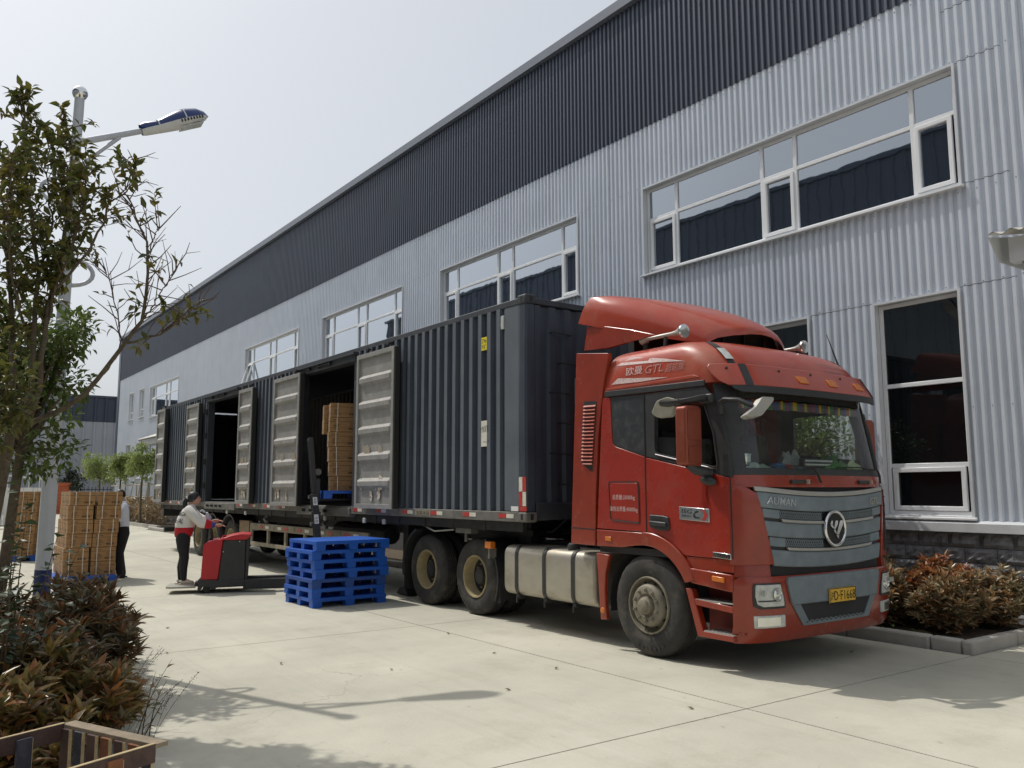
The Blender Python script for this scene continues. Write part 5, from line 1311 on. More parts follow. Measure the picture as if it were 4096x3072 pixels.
for k in range(6):
    z = PH+CB[2]*k; dx, dy = sh[k]; spread = (.012,.012,.003,.003,.022,.022)[k]
    for nm, x, y in (('right', -17.90, 3.045+.2175+spread), ('left', -17.90, 3.045-.2175-spread), ('rear left', -18.52, 3.045-.2175)):
        lab = {'right': f'{ordn[k]} strapped carton of the right front column on the cart pallet by the man', 'left': f'{ordn[k]} strapped carton of the left front column beside the lamp post', 'rear left': f'{ordn[k]} carton of the rear column on the cart pallet, behind the lamp post'}[nm]
        carton((x+dx+rnd.uniform(-.008,.008), y+dy+rnd.uniform(-.006,.006), z), rz+rnd.uniform(-.012,.012), lab, 'cartons on the cart pallet')
carton((-18.52, 3.045+.23+.05, PH+CB[2]*5), rz, 'topmost carton at the rear right of the cart pallet, strapped and lying flat', 'cartons on the cart pallet')
pallet((-24.45, 2.86, 0), R(90), 'blue pallet under the farther stack of cartons at the left')
for k in range(6):
    carton((-24.12+rnd.uniform(-.01,.01), 2.63+.01*k, PH+CB[2]*k), rz+rnd.uniform(-.01,.01), f'{ordn[k]} carton in the left column of the farther stack behind the shrubs', 'cartons of the farther stack')
    carton((-24.30+rnd.uniform(-.01,.01), 3.075+.01*k, PH+CB[2]*k), rz+rnd.uniform(-.01,.01), f'{ordn[k]} carton in the right column of the farther stack behind the lamp post', 'cartons of the farther stack')

# ================================================================ powered stacker
FD = R(-20); FG = Vector((-14.63, 4.32, 0))
def FP(l, s, z=0): # local -> world
    c, s_ = math.cos(FD), math.sin(FD); return Vector((FG.x+l*c-s*s_, FG.y+l*s_+s*c, z))
fk = thing('pallet_stacker', 'red and black ride-on pallet stacker with a tall mast standing at the container doorway', 'forklift', FG, rotz=FD)
def fb(b, name, m, parent=fk, **k): return b.build(name, m, parent, loc=(0,0,0), **k)
b = MB(); b.prism([(-.10,.22),(.175,.22),(.235,.865),(.24,.90),(-.02,.842),(-.075,.79)], 'x', -.74, -.012); fb(b, 'rear_cowl', m_fred, bevel=.018, seg=3)
b = MB(); b.prism([(.18,.20),(.60,.20),(.60,.865),(.27,.872),(.238,.84)], 'x', -.74, -.004); fb(b, 'battery_case', m_fblk, bevel=.012)
b = MB(); b.prism([(.60,.16),(.645,.24),(.665,.93),(.60,.88)], 'x', -.70, -.04); fb(b, 'front_panel', m_fblk, bevel=.01)
b = MB(); b.prism([(.22,.868),(.60,.868),(.68,.925),(.685,.958),(.52,.972),(.36,.945),(.235,.905)], 'x', -.745, .0); fb(b, 'hood', m_fred, bevel=.015, seg=3)
b = MB(); b.prism([(-.14,.035),(-.135,.23),(.16,.215),(.60,.205),(.61,.10),(.16,.09),(.12,.05),(.02,.11),(-.08,.11),(-.10,.035)], 'x', -.74, -.002); fb(b, 'base_skirt', m_fblk, bevel=.008)
for l in (-.10, -.64): 
    b = MB(); b.box(l-.06,l+.09,.58,2.15,.055,.215); lg = fb(b, 'straddle_leg', m_fblk, bevel=.012)
    b = MB(); b.lathe([(.0,-.04),(.045,-.04),(.05,-.03),(.05,.03),(.045,.04),(0,.04)], (l+.02,2.0,.05), 'x', 14); fb(b, 'leg_roller', m_tyre, lg)
for l in (-.06,-.68):
    b = MB(); b.lathe([(0,-.025),(.055,-.025),(.065,-.015),(.065,.015),(.055,.025),(0,.025)], (l,.0,.066), 'x', 18); cw = fb(b, 'castor', m_tyre)
    b = MB(); b.box(l-.04,l+.04,-.03,.05,.10,.14); fb(b, 'castor_fork', m_fblk, cw)
b = MB(); b.prism([(-.60,-.10),(-.58,-.04),(-.18,-.03),(-.18,-.68),(-.58,-.66),(-.60,-.60)][::-1] and [(-.04,-.18),(-.04,-.57),(-.10,-.64),(-.60,-.64),(-.66,-.57),(-.66,-.18)], 'z', .092, .122); pf = fb(b, 'platform', m_plat, bevel=.006)
b = MB(); b.box(-.5,-.2,-.20,-.10,.10,.17); b.tube([(-.6,-.17,.15),(-.1,-.17,.15)], .022, 8); fb(b, 'platform_hinge', m_fblk, pf)
b = MB(); b.tube([(-.30,.18,.87),(-.30,.17,1.05),(-.30,.16,1.10)], .014, 8); b.sphere((-.30,.16,1.11), .02, 8); fb(b, 'control_lever', m_fblk)
b = MB(); b.lathe([(.0,.05),(.03,.05),(.032,.03),(.018,.02),(.018,0)], (-.30,.24,.89), 'z', 12); fb(b, 'emergency_knob', m_fred)
b = MB(); b.tube([(-.42,.0,.85),(-.42,.03,.90),(-.42,.02,1.02),(-.42,-.02,1.08)], [.05,.03,.022,.022], 8); b.tube([(-.52,-.04,1.10),(-.32,-.04,1.10)], .018, 8); fb(b, 'tiller', m_fblk)
TL = .10   # mast leans back
def mp(l, s, z): return (l, 1.86+s-TL*(z-.2), z)
ms = thing('mast', None, None); ms.parent = fk
def beamz(b, l, s, z0, z1, w, d): b.beam(mp(l,s,z0), mp(l,s,z1), w, d, upv=(0,1,0))
for l in (-.14, -.62):
    b = MB(); beamz(b, l, 0, .12, 1.62, .075, .11); fb(b, 'outer_channel', m_fblk, ms, bevel=.006)
    b = MB(); beamz(b, l+(.035 if l < -.3 else -.035), .01, .9, 2.62, .055, .085); fb(b, 'inner_channel', m_fblk, ms, bevel=.005)
for z, s in ((.30,0),(1.10,-.06),(1.58,-.06)): b = MB(); b.beam(mp(-.64,s,z), mp(-.12,s,z), .07, .06); fb(b, 'mast_tie', m_fblk, ms)
b = MB(); b.beam(mp(-.60,.01,2.60), mp(-.16,.01,2.60), .07, .05); fb(b, 'mast_tie', m_fblk, ms)
for z in (1.60, 1.30): b = MB(); b.obox(mp(-.14,-.0,z), (1,0,0), (0,1,0), (0,0,1), .11, .16, .05); fb(b, 'mast_collar', m_fblk, ms, bevel=.006)
b = MB(); b.tube([mp(-.38,.02,.2), mp(-.38,.02,1.9)], .035, 10); b.tube([mp(-.38,.02,1.9), mp(-.38,.02,2.3)], .022, 8); fb(b, 'lift_cylinder', m_sil, ms)
b = MB(); b.lathe([(0,-.02),(.06,-.02),(.06,.02),(0,.02)], mp(-.30,.10,2.02), 'x', 14); fb(b, 'chain_pulley', m_rail, ms)
b = MB()
for z0, z1 in ((1.44,1.58),(1.12,1.28)):
    c = Vector(mp(-.14,0,(z0+z1)/2)); ax = Vector((1,0,0)); dz = Vector((0,-TL,1)).normalized(); b.obox(c+ax*.059, dz, (0,1,0), ax, z1-z0, .075, .003)
st_ = fb(b, 'mast_sticker', m_white, ms)
b = MB()
for zc in (1.54,1.49,1.22,1.165):
    c = Vector(mp(-.14,0,zc))+Vector((.0615,0,0)); P = []
    for i in range(17):
        t = 2*math.pi*i/16; P.append([c+Vector((0,rr*math.cos(t),rr*math.sin(t))) for rr in (.016,.021)])
    b.grid(P); b.obox(c, (0,1,.8), (1,0,0), (0,-.8,1), .036, .002, .005)
b.build('sticker_print', m_ink, ms, loc=(0,0,0))
FZ = 1.50
for l in (-.22,-.56): b = MB(); b.box(l-.06,l+.06,1.80,2.95,FZ+.02,FZ+.055); fb(b, 'fork', m_fblk, bevel=.006)
b = MB(); b.box(-.68,-.10,1.74,1.81,FZ,FZ+.40); fb(b, 'fork_carriage', m_fblk, bevel=.006)
b = MB(); b.tube([(-.2,.66,.70),(-.22,.95,.60),(-.25,1.3,.53),(-.28,1.55,.56),(-.32,1.80,.68)], .014, 6); b.tube([(-.26,.66,.68),(-.28,.95,.57),(-.31,1.3,.50),(-.34,1.55,.53),(-.36,1.80,.64)], .014, 6); fb(b, 'hydraulic_hose', m_ink)
b = MB()
for s in (.245,.50): b.lathe([(.008,0),(.0,.004)], (-.003,s,.845 if s > .3 else .68), 'x', 8)
fb(b, 'case_screw', m_chr, kind='stuff')
# pallet and cartons held on the forks
pz = FZ+.055
pallet(FP(-.40, 2.46, pz), FD, 'blue pallet lifted on the stacker forks inside the container doorway')
for k in range(6):
    j = (.03,.012,-.0,-.012,.004,.008)[k]
    carton(FP(-.19+rnd.uniform(-.012,.012), 2.235+j, pz+PH+CB[2]*k), FD+rnd.uniform(-.02,.02), f'{ordn[k]} carton of the front column on the lifted pallet in the container', 'cartons on the lifted pallet')
    carton(FP(-.64+rnd.uniform(-.01,.01), 2.26+(.10 if k < 4 else -.10), pz+PH+CB[2]*k), FD+rnd.uniform(-.02,.02), f'{ordn[k]} carton of the column behind, on the lifted pallet in the container', 'cartons on the lifted pallet')

# ================================================================ people
def skinned(name, verts, edges, radii, m, parent, sub=2, root=0):
    me = bpy.data.meshes.new(name); me.from_pydata(verts, edges, []); me.materials.append(m)
    o = bpy.data.objects.new(name, me); COL.objects.link(o); o.parent = parent
    sk = o.modifiers.new('skin', 'SKIN'); sk.use_smooth_shade = True
    ly = me.skin_vertices[0] if me.skin_vertices else None
    for i, r in enumerate(radii): ly.data[i].radius = r if isinstance(r, tuple) else (r, r); ly.data[i].use_root = (i == root)
    o.modifiers.new('subdivision', 'SUBSURF').levels = sub; o.modifiers['subdivision'].render_levels = sub
    return o
def to_mesh(o):
    bpy.context.view_layer.update(); dg = bpy.context.evaluated_depsgraph_get()
    me = bpy.data.meshes.new_from_object(o.evaluated_get(dg)); return me
def head_mb(b, c, s=1.0, tilt=0):
    # ellipsoid head with chin, nose, brow, ears; looks towards +y
    c = Vector(c); P = []; n, m_ = 24, 18
    rot = Matrix.Rotation(tilt, 3, 'X')
    for i in range(m_+1):
        t = math.pi*i/m_; row = []
        for j in range(n):
            a = 2*math.pi*j/n; x, y, z = math.sin(t)*math.sin(a), math.sin(t)*math.cos(a), math.cos(t)
            X, Y, Z = .074*x, .094*y, .115*z
            if z < 0: X *= 1-.30*z*z; Y *= 1-.12*z*z
            if z < -.2 and y > 0: Y += .012*y
            if y > .5 and -.75 < z < .35:     # nose ridge, eye sockets, lips
                w = math.exp(-(x/.16)**2); Y += w*(.022*math.exp(-((z+.20)/.16)**2)+.010*math.exp(-((z-.02)/.16)**2)); Y -= .008*math.exp(-((abs(x)-.36)/.14)**2)*math.exp(-((z-.06)/.13)**2)
                Y += .006*math.exp(-(x/.22)**2)*math.exp(-((z+.52)/.09)**2)
            row.append(c+rot @ (Vector((X,Y,Z))*s))
        P.append(row)
    b.grid(P, closed=True)
    for sx in (-1,1): b.sphere(c+rot@(Vector((sx*.074,-.008,-.01))*s), .026*s, 8, sc=(.35,.7,1.15))
def hand_mb(b, wrist, d, upv, s=1.0, curl=.5):
    w = Vector(wrist); d = Vector(d).normalized(); u = Vector(upv); sd = d.cross(u).normalized(); u = sd.cross(d).normalized()
    b.tube([w-d*.02, w+d*.03*s, w+d*.085*s], [.026*s,.036*s,.036*s], 10, flat=.55)
    for k, ln in enumerate((.070,.080,.075,.058)):
        o = w+d*.08*s+sd*(k-1.5)*.019*s; e1 = o+d*ln*.5*s-u*.006; d2 = (d-u*curl).normalized(); e2 = e1+d2*ln*.3*s; e3 = e2+(d-u*curl*2).normalized()*ln*.25*s
        b.tube([o-d*.015, o, e1, e2, e3], [.0095*s,.0095*s,.009*s,.008*s,.006*s], 6)
    o = w+d*.025*s-sd*.03*s; b.tube([o, o+(d*.6-sd*.8).normalized()*.035*s, o+(d*.9-sd*.5).normalized()*.072*s-u*.008], [.012*s,.0105*s,.008*s], 6)
def ellip(b, rows, m=0, n=20):
    P = []
    for (cx, cy, cz, rx, ry) in rows:
        P.append([(cx+rx*math.cos(2*math.pi*j/n), cy+ry*math.sin(2*math.pi*j/n), cz) for j in range(n)])
    b.grid(P, m, True)
def person(name_label, loc, rz, J, skinm=m_skin):
    p = thing('person', name_label, 'person', loc, rotz=rz)
    V = [J['pelvis'], J['waist'], J['chest'], J['neck'], J['skull']]; Ed = [(0,1),(1,2),(2,3),(3,4)]; Rd = [(.12,.10),(.105,.085),(.125,.10),.05,.05]
    for s_ in ('l','r'):
        i = len(V); V += [J['hip'+s_], J['knee'+s_], J['ankle'+s_], J['toe'+s_]]; Ed += [(0,i),(i,i+1),(i+1,i+2),(i+2,i+3)]; Rd += [.08,.055,.036,.03]
        i = len(V); V += [J['sh'+s_], J['el'+s_], J['wr'+s_]]; Ed += [(2,i),(i,i+1),(i+1,i+2)]; Rd += [.05,.04,.027]
    o = skinned('body_form', V, Ed, Rd, skinm, None); me = to_mesh(o)
    bpy.data.objects.remove(o)
    b = MB(); b.v = [tuple(v.co) for v in me.vertices]; b.f = [tuple(q.vertices) for q in me.polygons]; b.m = [0]*len(b.f)
    head_mb(b, J['head'], 1.0, J.get('tilt', 0))
    for s_ in ('l','r'): hand_mb(b, J['wr'+s_], Vector(J['wr'+s_])-Vector(J['el'+s_])*1.0 if 'hd'+s_ not in J else J['hd'+s_], J.get('hu'+s_, (0,0,1)))
    body = b.build('body', skinm, p, smooth=80, loc=(0,0,0)); return p
def face(p, c, tilt, hairm):
    rot = Matrix.Rotation(tilt, 3, 'X'); c = Vector(c)
    b = MB()
    for sx in (-1,1): b.sphere(c+rot@Vector((sx*.030,.083,.008)), .0105, 8, sc=(1.2,.5,.6)); b.obox(c+rot@Vector((sx*.031,.091,.028)), (1,0,0), (0,1,0), (0,0,1), .034, .006, .006)
    b.build('eye', m_ink, p, loc=(0,0,0)); b = MB(); b.obox(c+rot@Vector((0,.100,-.058)), (1,0,0), (0,1,0), (0,0,1), .042, .006, .008); b.build('mouth', mat('lips', (.36,.12,.10), .6), p, loc=(0,0,0))
# woman on the platform
J = dict(pelvis=(0,-.03,.82), waist=(0,-.02,.97), chest=(0,.03,1.16), neck=(0,.085,1.345), skull=(0,.10,1.42), head=(0,.115,1.432), tilt=R(8),
  hipl=(-.085,-.03,.76), kneel=(-.085,-.02,.43), anklel=(-.085,-.05,.085), toel=(-.09,.06,.045), hipr=(.085,-.03,.76), kneer=(.085,.015,.43), ankler=(.08,.015,.085), toer=(.085,.13,.045),
  shl=(-.155,.05,1.245), ell=(-.19,.26,1.06), wrl=(-.13,.44,1.05), shr=(.155,.05,1.245), elr=(.20,.26,1.02), wrr=(.15,.50,.985), hdr=(-.15,1,.02), hdl=(.1,1,.1))
wl = FP(-.40, -.40, .122)
wm = person('woman in a white and red jacket and black trousers riding the stacker platform', wl, FD, J); face(wm, J['head'], R(8), m_hair)
def pb(b, name, m, par=wm, **k): return b.build(name, m, par, loc=(0,0,0), **k)
b = MB(); ellip(b, [(0,-.035,.79,.145,.125),(0,-.03,.83,.165,.145),(0,-.02,.92,.175,.155),(0,-.015,.975,.172,.150)]); pb(b, 'jacket_hem', m_jr, smooth=70)
b = MB(); ellip(b, [(0,-.015,.955,.178,.156),(0,-.005,1.02,.185,.165),(0,.02,1.12,.188,.160),(0,.045,1.21,.180,.135),(0,.055,1.27,.145,.105),(0,.07,1.315,.085,.075),(0,.08,1.345,.060,.060)])
b.tube([(.10,.05,1.255),(.165,.06,1.235),(.195,.17,1.12),(.205,.265,1.03),(.195,.32,1.02)], [.075,.082,.080,.085,.085], 14); b.tube([(-.10,.05,1.255),(-.165,.06,1.235),(-.19,.16,1.13),(-.195,.265,1.065),(-.18,.31,1.06)], [.075,.08,.078,.08,.08], 14)
jk = pb(b, 'jacket', m_jw, smooth=75)
b = MB(); b.tube([(.197,.30,1.022),(.185,.38,1.008),(.175,.42,1.0)], [.083,.076,.066], 14); b.tube([(-.184,.29,1.06),(-.165,.36,1.057)], [.078,.068], 14); pb(b, 'sleeve_band', m_jr, smooth=75)
b = MB(); b.tube([(.177,.40,1.003),(.168,.44,.995),(.155,.475,.988)], [.066,.058,.040], 14); b.tube([(-.167,.34,1.057),(-.145,.41,1.052)], [.068,.042], 14); pb(b, 'cuff', m_jb, smooth=75)
b = MB()
for body, a0, a1, z0, z1 in (('OMEGA', 268, 350, 1.155, 1.23), ('METAL', 268, 350, 1.04, 1.115)):
    vs, fs = TXT[body]; pts = []
    for x, y in vs:
        a = R(a0+(a1-a0)*x); z = z0+(z1-z0)*y-.015*x; t_ = (z-1.02)/.19; rx, ry, cy = .188-.004*max(0,t_), .166-.025*max(0,t_), -.005+.05*t_
        pts.append(((rx+.004)*math.cos(a), cy+(ry+.004)*math.sin(a), z))
    b.add(pts, fs)
pb(b, 'jacket_lettering', m_ink)
for s_, x in ((-1,-.085),(1,.085)):
    kx, ky = x, (-.02 if s_ < 0 else .015); ay = -.05 if s_ < 0 else .015
    b = MB(); b.tube([(x*.75,-.03,.86),(x,-.03,.76),(x,-.02,.62),(kx,ky,.44),(x,(ky+ay)/2-.015,.28),(x,ay,.10),(x,ay,.07)], [.105,.112,.095,.070,.066,.046,.046], 14); pb(b, 'trouser_leg', m_tr, smooth=75)
    b = MB(); b.tube([(x,ay-.055,.04),(x,ay-.02,.055),(x,ay+.06,.045),(x,ay+.14,.035),(x,ay+.165,.03)], [.034,.046,.044,.036,.018], 12, flat=.8); b.box(x-.042,x+.042,ay-.085,ay+.17,0,.018); pb(b, 'shoe', m_shoe, smooth=60)
b = MB(); hc = Vector(J['head']); P = []
for i in range(13):
    t = math.pi*.66*i/12; row = []
    for j in range(24):
        a = 2*math.pi*j/24; lim = 1.0
        fr_ = math.cos(a)   # front = +y
        tt = min(t, math.pi*(.30+.36*(1-max(0,fr_))**.8) if fr_ > .05 else t)
        row.append(hc+Vector((.084*math.sin(tt)*math.sin(a), .104*math.sin(tt)*math.cos(a)-.008, .124*math.cos(tt)+.006)))
    P.append(row)
b.grid(P, closed=True)
b.tube([hc+Vector((0,-.09,.02)), hc+Vector((0,-.125,.0)), hc+Vector((.01,-.14,-.06)), hc+Vector((.02,-.135,-.16)), hc+Vector((.03,-.12,-.26))], [.03,.035,.042,.040,.012], 10)
pb(b, 'hair', m_hair, smooth=70)
b = MB(); b.tube([hc+Vector((0,-.098,.015)), hc+Vector((0,-.115,.008))], .034, 10); pb(b, 'hair_tie', m_jw)
gb = MB(); gb.tube([(-.04,.33,1.02),(-.02,.36,1.12),(0,.33,1.20)], [.05,.055,.02], 10); gb.tube([(0,.30,1.20),(.02,.26,1.235),(.02,.22,1.22)], [.02,.02,.02], 8)
scn = MB(); scn.v = [tuple(FP(-.40+v[0], -.40+v[1], .122+v[2])) for v in gb.v]; scn.f = gb.f; scn.m = gb.m
tag(scn.build('bottle', mat('pale plastic bottle', (.55,.58,.62), .4), None, smooth=60), 'pale plastic bottle with an amber cap held by the woman on the stacker', 'bottle')
# man behind the cartons
J = dict(pelvis=(0,0,.92), waist=(0,0,1.08), chest=(0,.02,1.30), neck=(0,.04,1.50), skull=(0,.05,1.57), head=(0,.06,1.60), tilt=R(-6),
  hipl=(-.09,0,.86), kneel=(-.10,.05,.49), anklel=(-.10,.02,.085), toel=(-.11,.13,.04), hipr=(.09,0,.86), kneer=(.10,-.02,.49), ankler=(.10,-.10,.085), toer=(.11,.01,.04),
  shl=(-.18,.03,1.42), ell=(-.24,.10,1.17), wrl=(-.17,.30,1.10), shr=(.18,.03,1.42), elr=(.24,.10,1.17), wrr=(.16,.30,1.12))
ml = (-18.3, 3.70, 0)
mn = person('man in a pale shirt and black trousers standing behind the strapped cartons', ml, R(190), J); face(mn, J['head'], R(-6), m_hair)
b = MB(); ellip(b, [(0,0,.90,.165,.135),(0,0,1.0,.175,.145),(0,.01,1.15,.185,.145),(0,.02,1.30,.200,.140),(0,.025,1.40,.190,.115),(0,.03,1.45,.12,.085),(0,.04,1.50,.062,.060)])
for s_ in (-1,1): b.tube([(s_*.12,.03,1.42),(s_*.19,.03,1.40),(s_*.235,.08,1.22),(s_*.245,.105,1.16),(s_*.21,.20,1.12),(s_*.175,.275,1.11)], [.075,.078,.068,.066,.058,.048], 14)
pb(b, 'shirt', m_shirt, mn, smooth=75)
for s_, x in ((-1,-.095),(1,.095)):
    ky, ay = (.05,.02) if s_ < 0 else (-.02,-.10)
    b = MB(); b.tube([(x*.7,0,.97),(x,0,.86),(x,ky*.5,.68),(x,ky,.49),(x,(ky+ay)/2,.28),(x,ay,.10),(x,ay,.05)], [.12,.125,.105,.085,.078,.07,.072], 14); pb(b, 'trouser_leg', m_tr, mn, smooth=75)
    b = MB(); b.tube([(x,ay-.06,.04),(x,ay,.055),(x,ay+.09,.045),(x,ay+.18,.03)], [.036,.048,.046,.02], 12, flat=.8); b.box(x-.044,x+.044,ay-.09,ay+.185,0,.02); pb(b, 'shoe', m_shoeb, mn, smooth=60)
b = MB(); hc = Vector(J['head']); P = []
for i in range(11):
    t = math.pi*.58*i/10; P.append([hc+Vector((.083*math.sin(min(t,1.05 if math.cos(a) > .2 else t))*math.sin(a), .103*math.sin(min(t,1.05 if math.cos(a) > .2 else t))*math.cos(a)-.006, .122*math.cos(min(t,1.05 if math.cos(a) > .2 else t))+.006)) for a in [2*math.pi*j/22 for j in range(22)]])
b.grid(P, closed=True); pb(b, 'hair', m_hair, mn, smooth=70)
# hand pallet truck the man holds
hp_ = thing('hand_pallet_truck', 'hand pallet truck with a dark looped handle under the cart pallet', 'pallet truck', (-18.1, 3.6, 0))
b = MB(); b.tube([(-18.1,3.52,.15),(-18.12,3.56,.6),(-18.13,3.60,1.0)], .02, 8); P_ = [(-18.13+.12*math.sin(t), 3.60+.02*math.cos(t), 1.09-.10*math.cos(t)) for t in [2*math.pi*i/14 for i in range(15)]]; b.tube(P_, .014, 6, caps=False); b.build('handle', m_ink, hp_)
for x in (-18.28,-17.92): MB().box(x-.07,x+.07,2.55,3.50,.045,.085).build('fork', m_plat, hp_)
MB().box(-18.3,-17.9,3.48,3.56,.06,.32).build('pump_body', m_plat, hp_, bevel=.01)
MB().lathe([(0,-.03),(.075,-.03),(.08,0),(.075,.03),(0,.03)], (-18.1,3.54,.08), 'x', 14).build('wheel', m_paper, hp_)

# ================================================================ street lamp
sl = thing('street_lamp', 'pale grey street lamp with a blue torpedo shaped lantern on one arm', 'street lamp', (-10.25,1.325,0))
pb0, pb1 = Vector((-10.25,1.325,0)), Vector((-9.92,1.345,5.97))
def pp_(t): return pb0+(pb1-pb0)*t
MB().tube([pp_(0), pp_(.5), pp_(.6), pp_(1)], [.082,.074,.062,.050], 18).build('pole', m_pole, sl, smooth=60)
MB().tube([pp_(0), pp_(.148)], [.0845,.0825], 18).build('base_band', mat('dark blue band', (.012,.03,.13), .5, var=.15, dirt=((.06,.08,.14),.4,5,.55)), sl, smooth=60)
MB().sphere(pp_(1.008), .082, 14).build('cap_ball', m_chr, sl, smooth=80)
aj = pp_(.915); rear = Vector((-9.98,2.0,5.775)); tip = Vector((-9.92,2.72,6.12))
MB().tube([aj-(rear-aj)*.03, rear+(rear-aj)*.05], [.038,.034], 10).build('arm', m_pole, sl, smooth=60)
MB().tube([pp_(.865), aj+(rear-aj)*.66-Vector((0,0,.03))], .022, 8).build('brace', m_pole, sl, smooth=60)
ax = (tip-rear).normalized(); sd = ax.cross(Vector((0,0,1))).normalized(); ux = sd.cross(ax).normalized(); Lh = (tip-rear).length
PRF = [(0,.055,.075,.055),(.06,.075,.09,.062),(.22,.085,.075,.068),(.30,.095,.085,.072),(.5,.125,.125,.075),(.68,.14,.145,.075),(.84,.12,.12,.06),(.94,.075,.07,.035),(1.0,.004,.004,.004)]
b = MB(); bl = MB(); P, Q = [], []
for t, w, ht, hb in PRF:
    c = rear+ax*Lh*t
    P.append([c+sd*w*math.cos(a)+ux*ht*math.sin(a) for a in [math.pi*i/12 for i in range(13)]])
    Q.append([c+sd*w*.99*math.cos(a)-ux*hb*math.sin(a) for a in [math.pi*i/12 for i in range(13)]])
b.grid(P); ln = b.build('lantern_shell', m_lblue, sl, smooth=50); bl.grid([r[::-1] for r in Q]); lb = bl.build('lantern_body', m_lwht, sl, smooth=50)
b = MB()
for i in range(8):
    t = .56+.045*i; k_ = lerp([(p[0],p[1]) for p in PRF], t); hb = lerp([(p[0],p[3]) for p in PRF], t)
    for s_ in (1,-1): b.obox(rear+ax*Lh*t+sd*s_*k_*.965-ux*hb*.28, ax, sd, ux, .014, .02, .028)
b.build('vent_slot', m_ink, lb, kind='stuff')
b = MB(); b.obox(rear+ax*Lh*.70-ux*.072, ax, sd, ux, Lh*.34, .17, .016); b.build('lamp_glass', m_lens, lb, bevel=.006)
for t in (.25,.64):
    w, ht = lerp([(p[0],p[1]) for p in PRF], t), lerp([(p[0],p[2]) for p in PRF], t); c = rear+ax*Lh*t
    MB().tube([c+sd*(w+.003)*math.cos(a)+ux*(ht+.003)*math.sin(a) for a in [math.pi*i/10 for i in range(11)]], .007, 5).build('lantern_clip', m_chr, ln)
pc = pp_(.66); P_ = [pc+Vector((.01, .0+.26*math.sin(t), .30*(1-math.cos(t))*.5-.05)) for t in [math.pi*1.15*i/14 for i in range(15)]]
MB().tube(P_, .024, 8).build('scroll', m_pole, sl, smooth=60)
pc = pp_(.80); P_ = [pc+Vector((.01, -.30*math.sin(t), .34*(1-math.cos(t))*.5-.05)) for t in [math.pi*1.0*i/14 for i in range(15)]]
MB().tube(P_, .022, 8).build('scroll', m_pole, sl, smooth=60)

# ================================================================ slatted crate at the near left
cr = thing('wooden_crate', 'old dark slatted wooden crate in the near left corner by the shrubs', 'crate', (-4.9,.5,0))
CU, CV = Vector((.914,.406,0)), Vector((.406,-.914,0)); CB0 = Vector((-5.08,.81,0)); ZT_ = .50
def cp(u, v, z): p = CB0+CU*u+CV*v; return Vector((p.x, p.y, z))
def board(u0, v0, u1, v1, z0, z1, th, name, m, edge=True):
    a, c = cp(u0,v0,(z0+z1)/2), cp(u1,v1,(z0+z1)/2)
    b = MB(); b.beam(a, c, th, z1-z0); o = b.build(name, m, cr, bevel=.003)
    b = MB(); b.beam(cp(u0,v0,z1+.0022), cp(u1,v1,z1+.0022), th*.96, .003); b.build('sawn_edge', m_woode, o); return o
LU, LV = .70, 1.15
board(-.01,0,-.01,LV,ZT_-.085,ZT_,.020,'rail',m_wood); board(LU+.01,0,LU+.01,LV,ZT_-.085,ZT_,.020,'rail',m_wood)
b = MB(); b.beam(cp(-.02,-.03,ZT_-.012), cp(LU+.02,-.03,ZT_-.012), .075, .022); b.build('rail', mat('pale grey crate board', (.25,.20,.14), .85, var=.3, scale=8, bump=.5), cr, bevel=.003)
board(0,LV,LU,LV,ZT_-.085,ZT_,.020,'rail',m_wood)
woods = [m_wood, m_woodb, m_wood, m_woodr, m_wood, m_woodr, m_woodb]
for i in range(7):
    u = .03+i*.108; a = cp(u,.012,.26)
    b = MB(); b.obox(a, CU, CV, (0,0,1), .068, .018, .44); o = b.build('slat', woods[i], cr, bevel=.002)
    b = MB(); b.obox(a+CU*.036, CU, CV, (0,0,1), .003, .0175, .438); b.build('sawn_edge', m_woode, o)
for i in range(6):
    v = .22+i*.19
    for u in (.012, LU-.012+.035):
        b = MB(); b.obox(cp(u,v,.26), CU, CV, (0,0,1), .020, .075, .44 if u < .3 else .45); o = b.build('slat', woods[(i+(3 if u > .3 else 1)) % 7], cr, bevel=.002)
        b = MB(); b.obox(cp(u,v-.039,.26), CU, CV, (0,0,1), .0195, .003, .43); b.build('sawn_edge', m_woode, o)
for u in (-.012, LU+.012): board(u,.0,u,LV,.06,.14,.02,'rail',m_woodb)
for i in range(5): b = MB(); b.beam(cp(.05+i*.15,0,.045), cp(.05+i*.15,LV,.045), .10, .02); b.build('floor_board', m_wood, cr)
# ================================================================ vegetation
def leaf_geo(L=1.0, W=.36, fold=.10, droop=.12):
    vs = [(0,0,0),(-W*.5,.42*L,fold*L),(0,.45*L,0),(W*.5,.42*L,fold*L),(-W*.30,.75*L,fold*.5*L-droop*.4*L),(0,.78*L,-droop*.5*L),(W*.30,.75*L,fold*.5*L-droop*.4*L),(0,L,-droop*L)]
    fs = [(0,2,1),(0,3,2),(1,2,5,4),(2,3,6,5),(4,5,7),(5,6,7)]
    return vs, fs
def leaf_mat4(pos, d, up, s):
    d = Vector(d).normalized(); u = Vector(up); x = d.cross(u)
    if x.length < 1e-3: x = d.orthogonal()
    x.normalize(); z = x.cross(d)
    m = Matrix((x, d, z)).transposed()*1.0
    m = m.to_4x4(); m = m @ Matrix.Scale(s, 4); m.translation = pos; return m
def add_leaf(b, M4, geo):
    b.add([M4 @ Vector(v) for v in geo[0]], geo[1])
def rv(r_, s=1.0): return Vector((r_.uniform(-s,s), r_.uniform(-s,s), r_.uniform(-s,s)))
CAMP = Vector((0,0,1.7))
LEAFM = {}
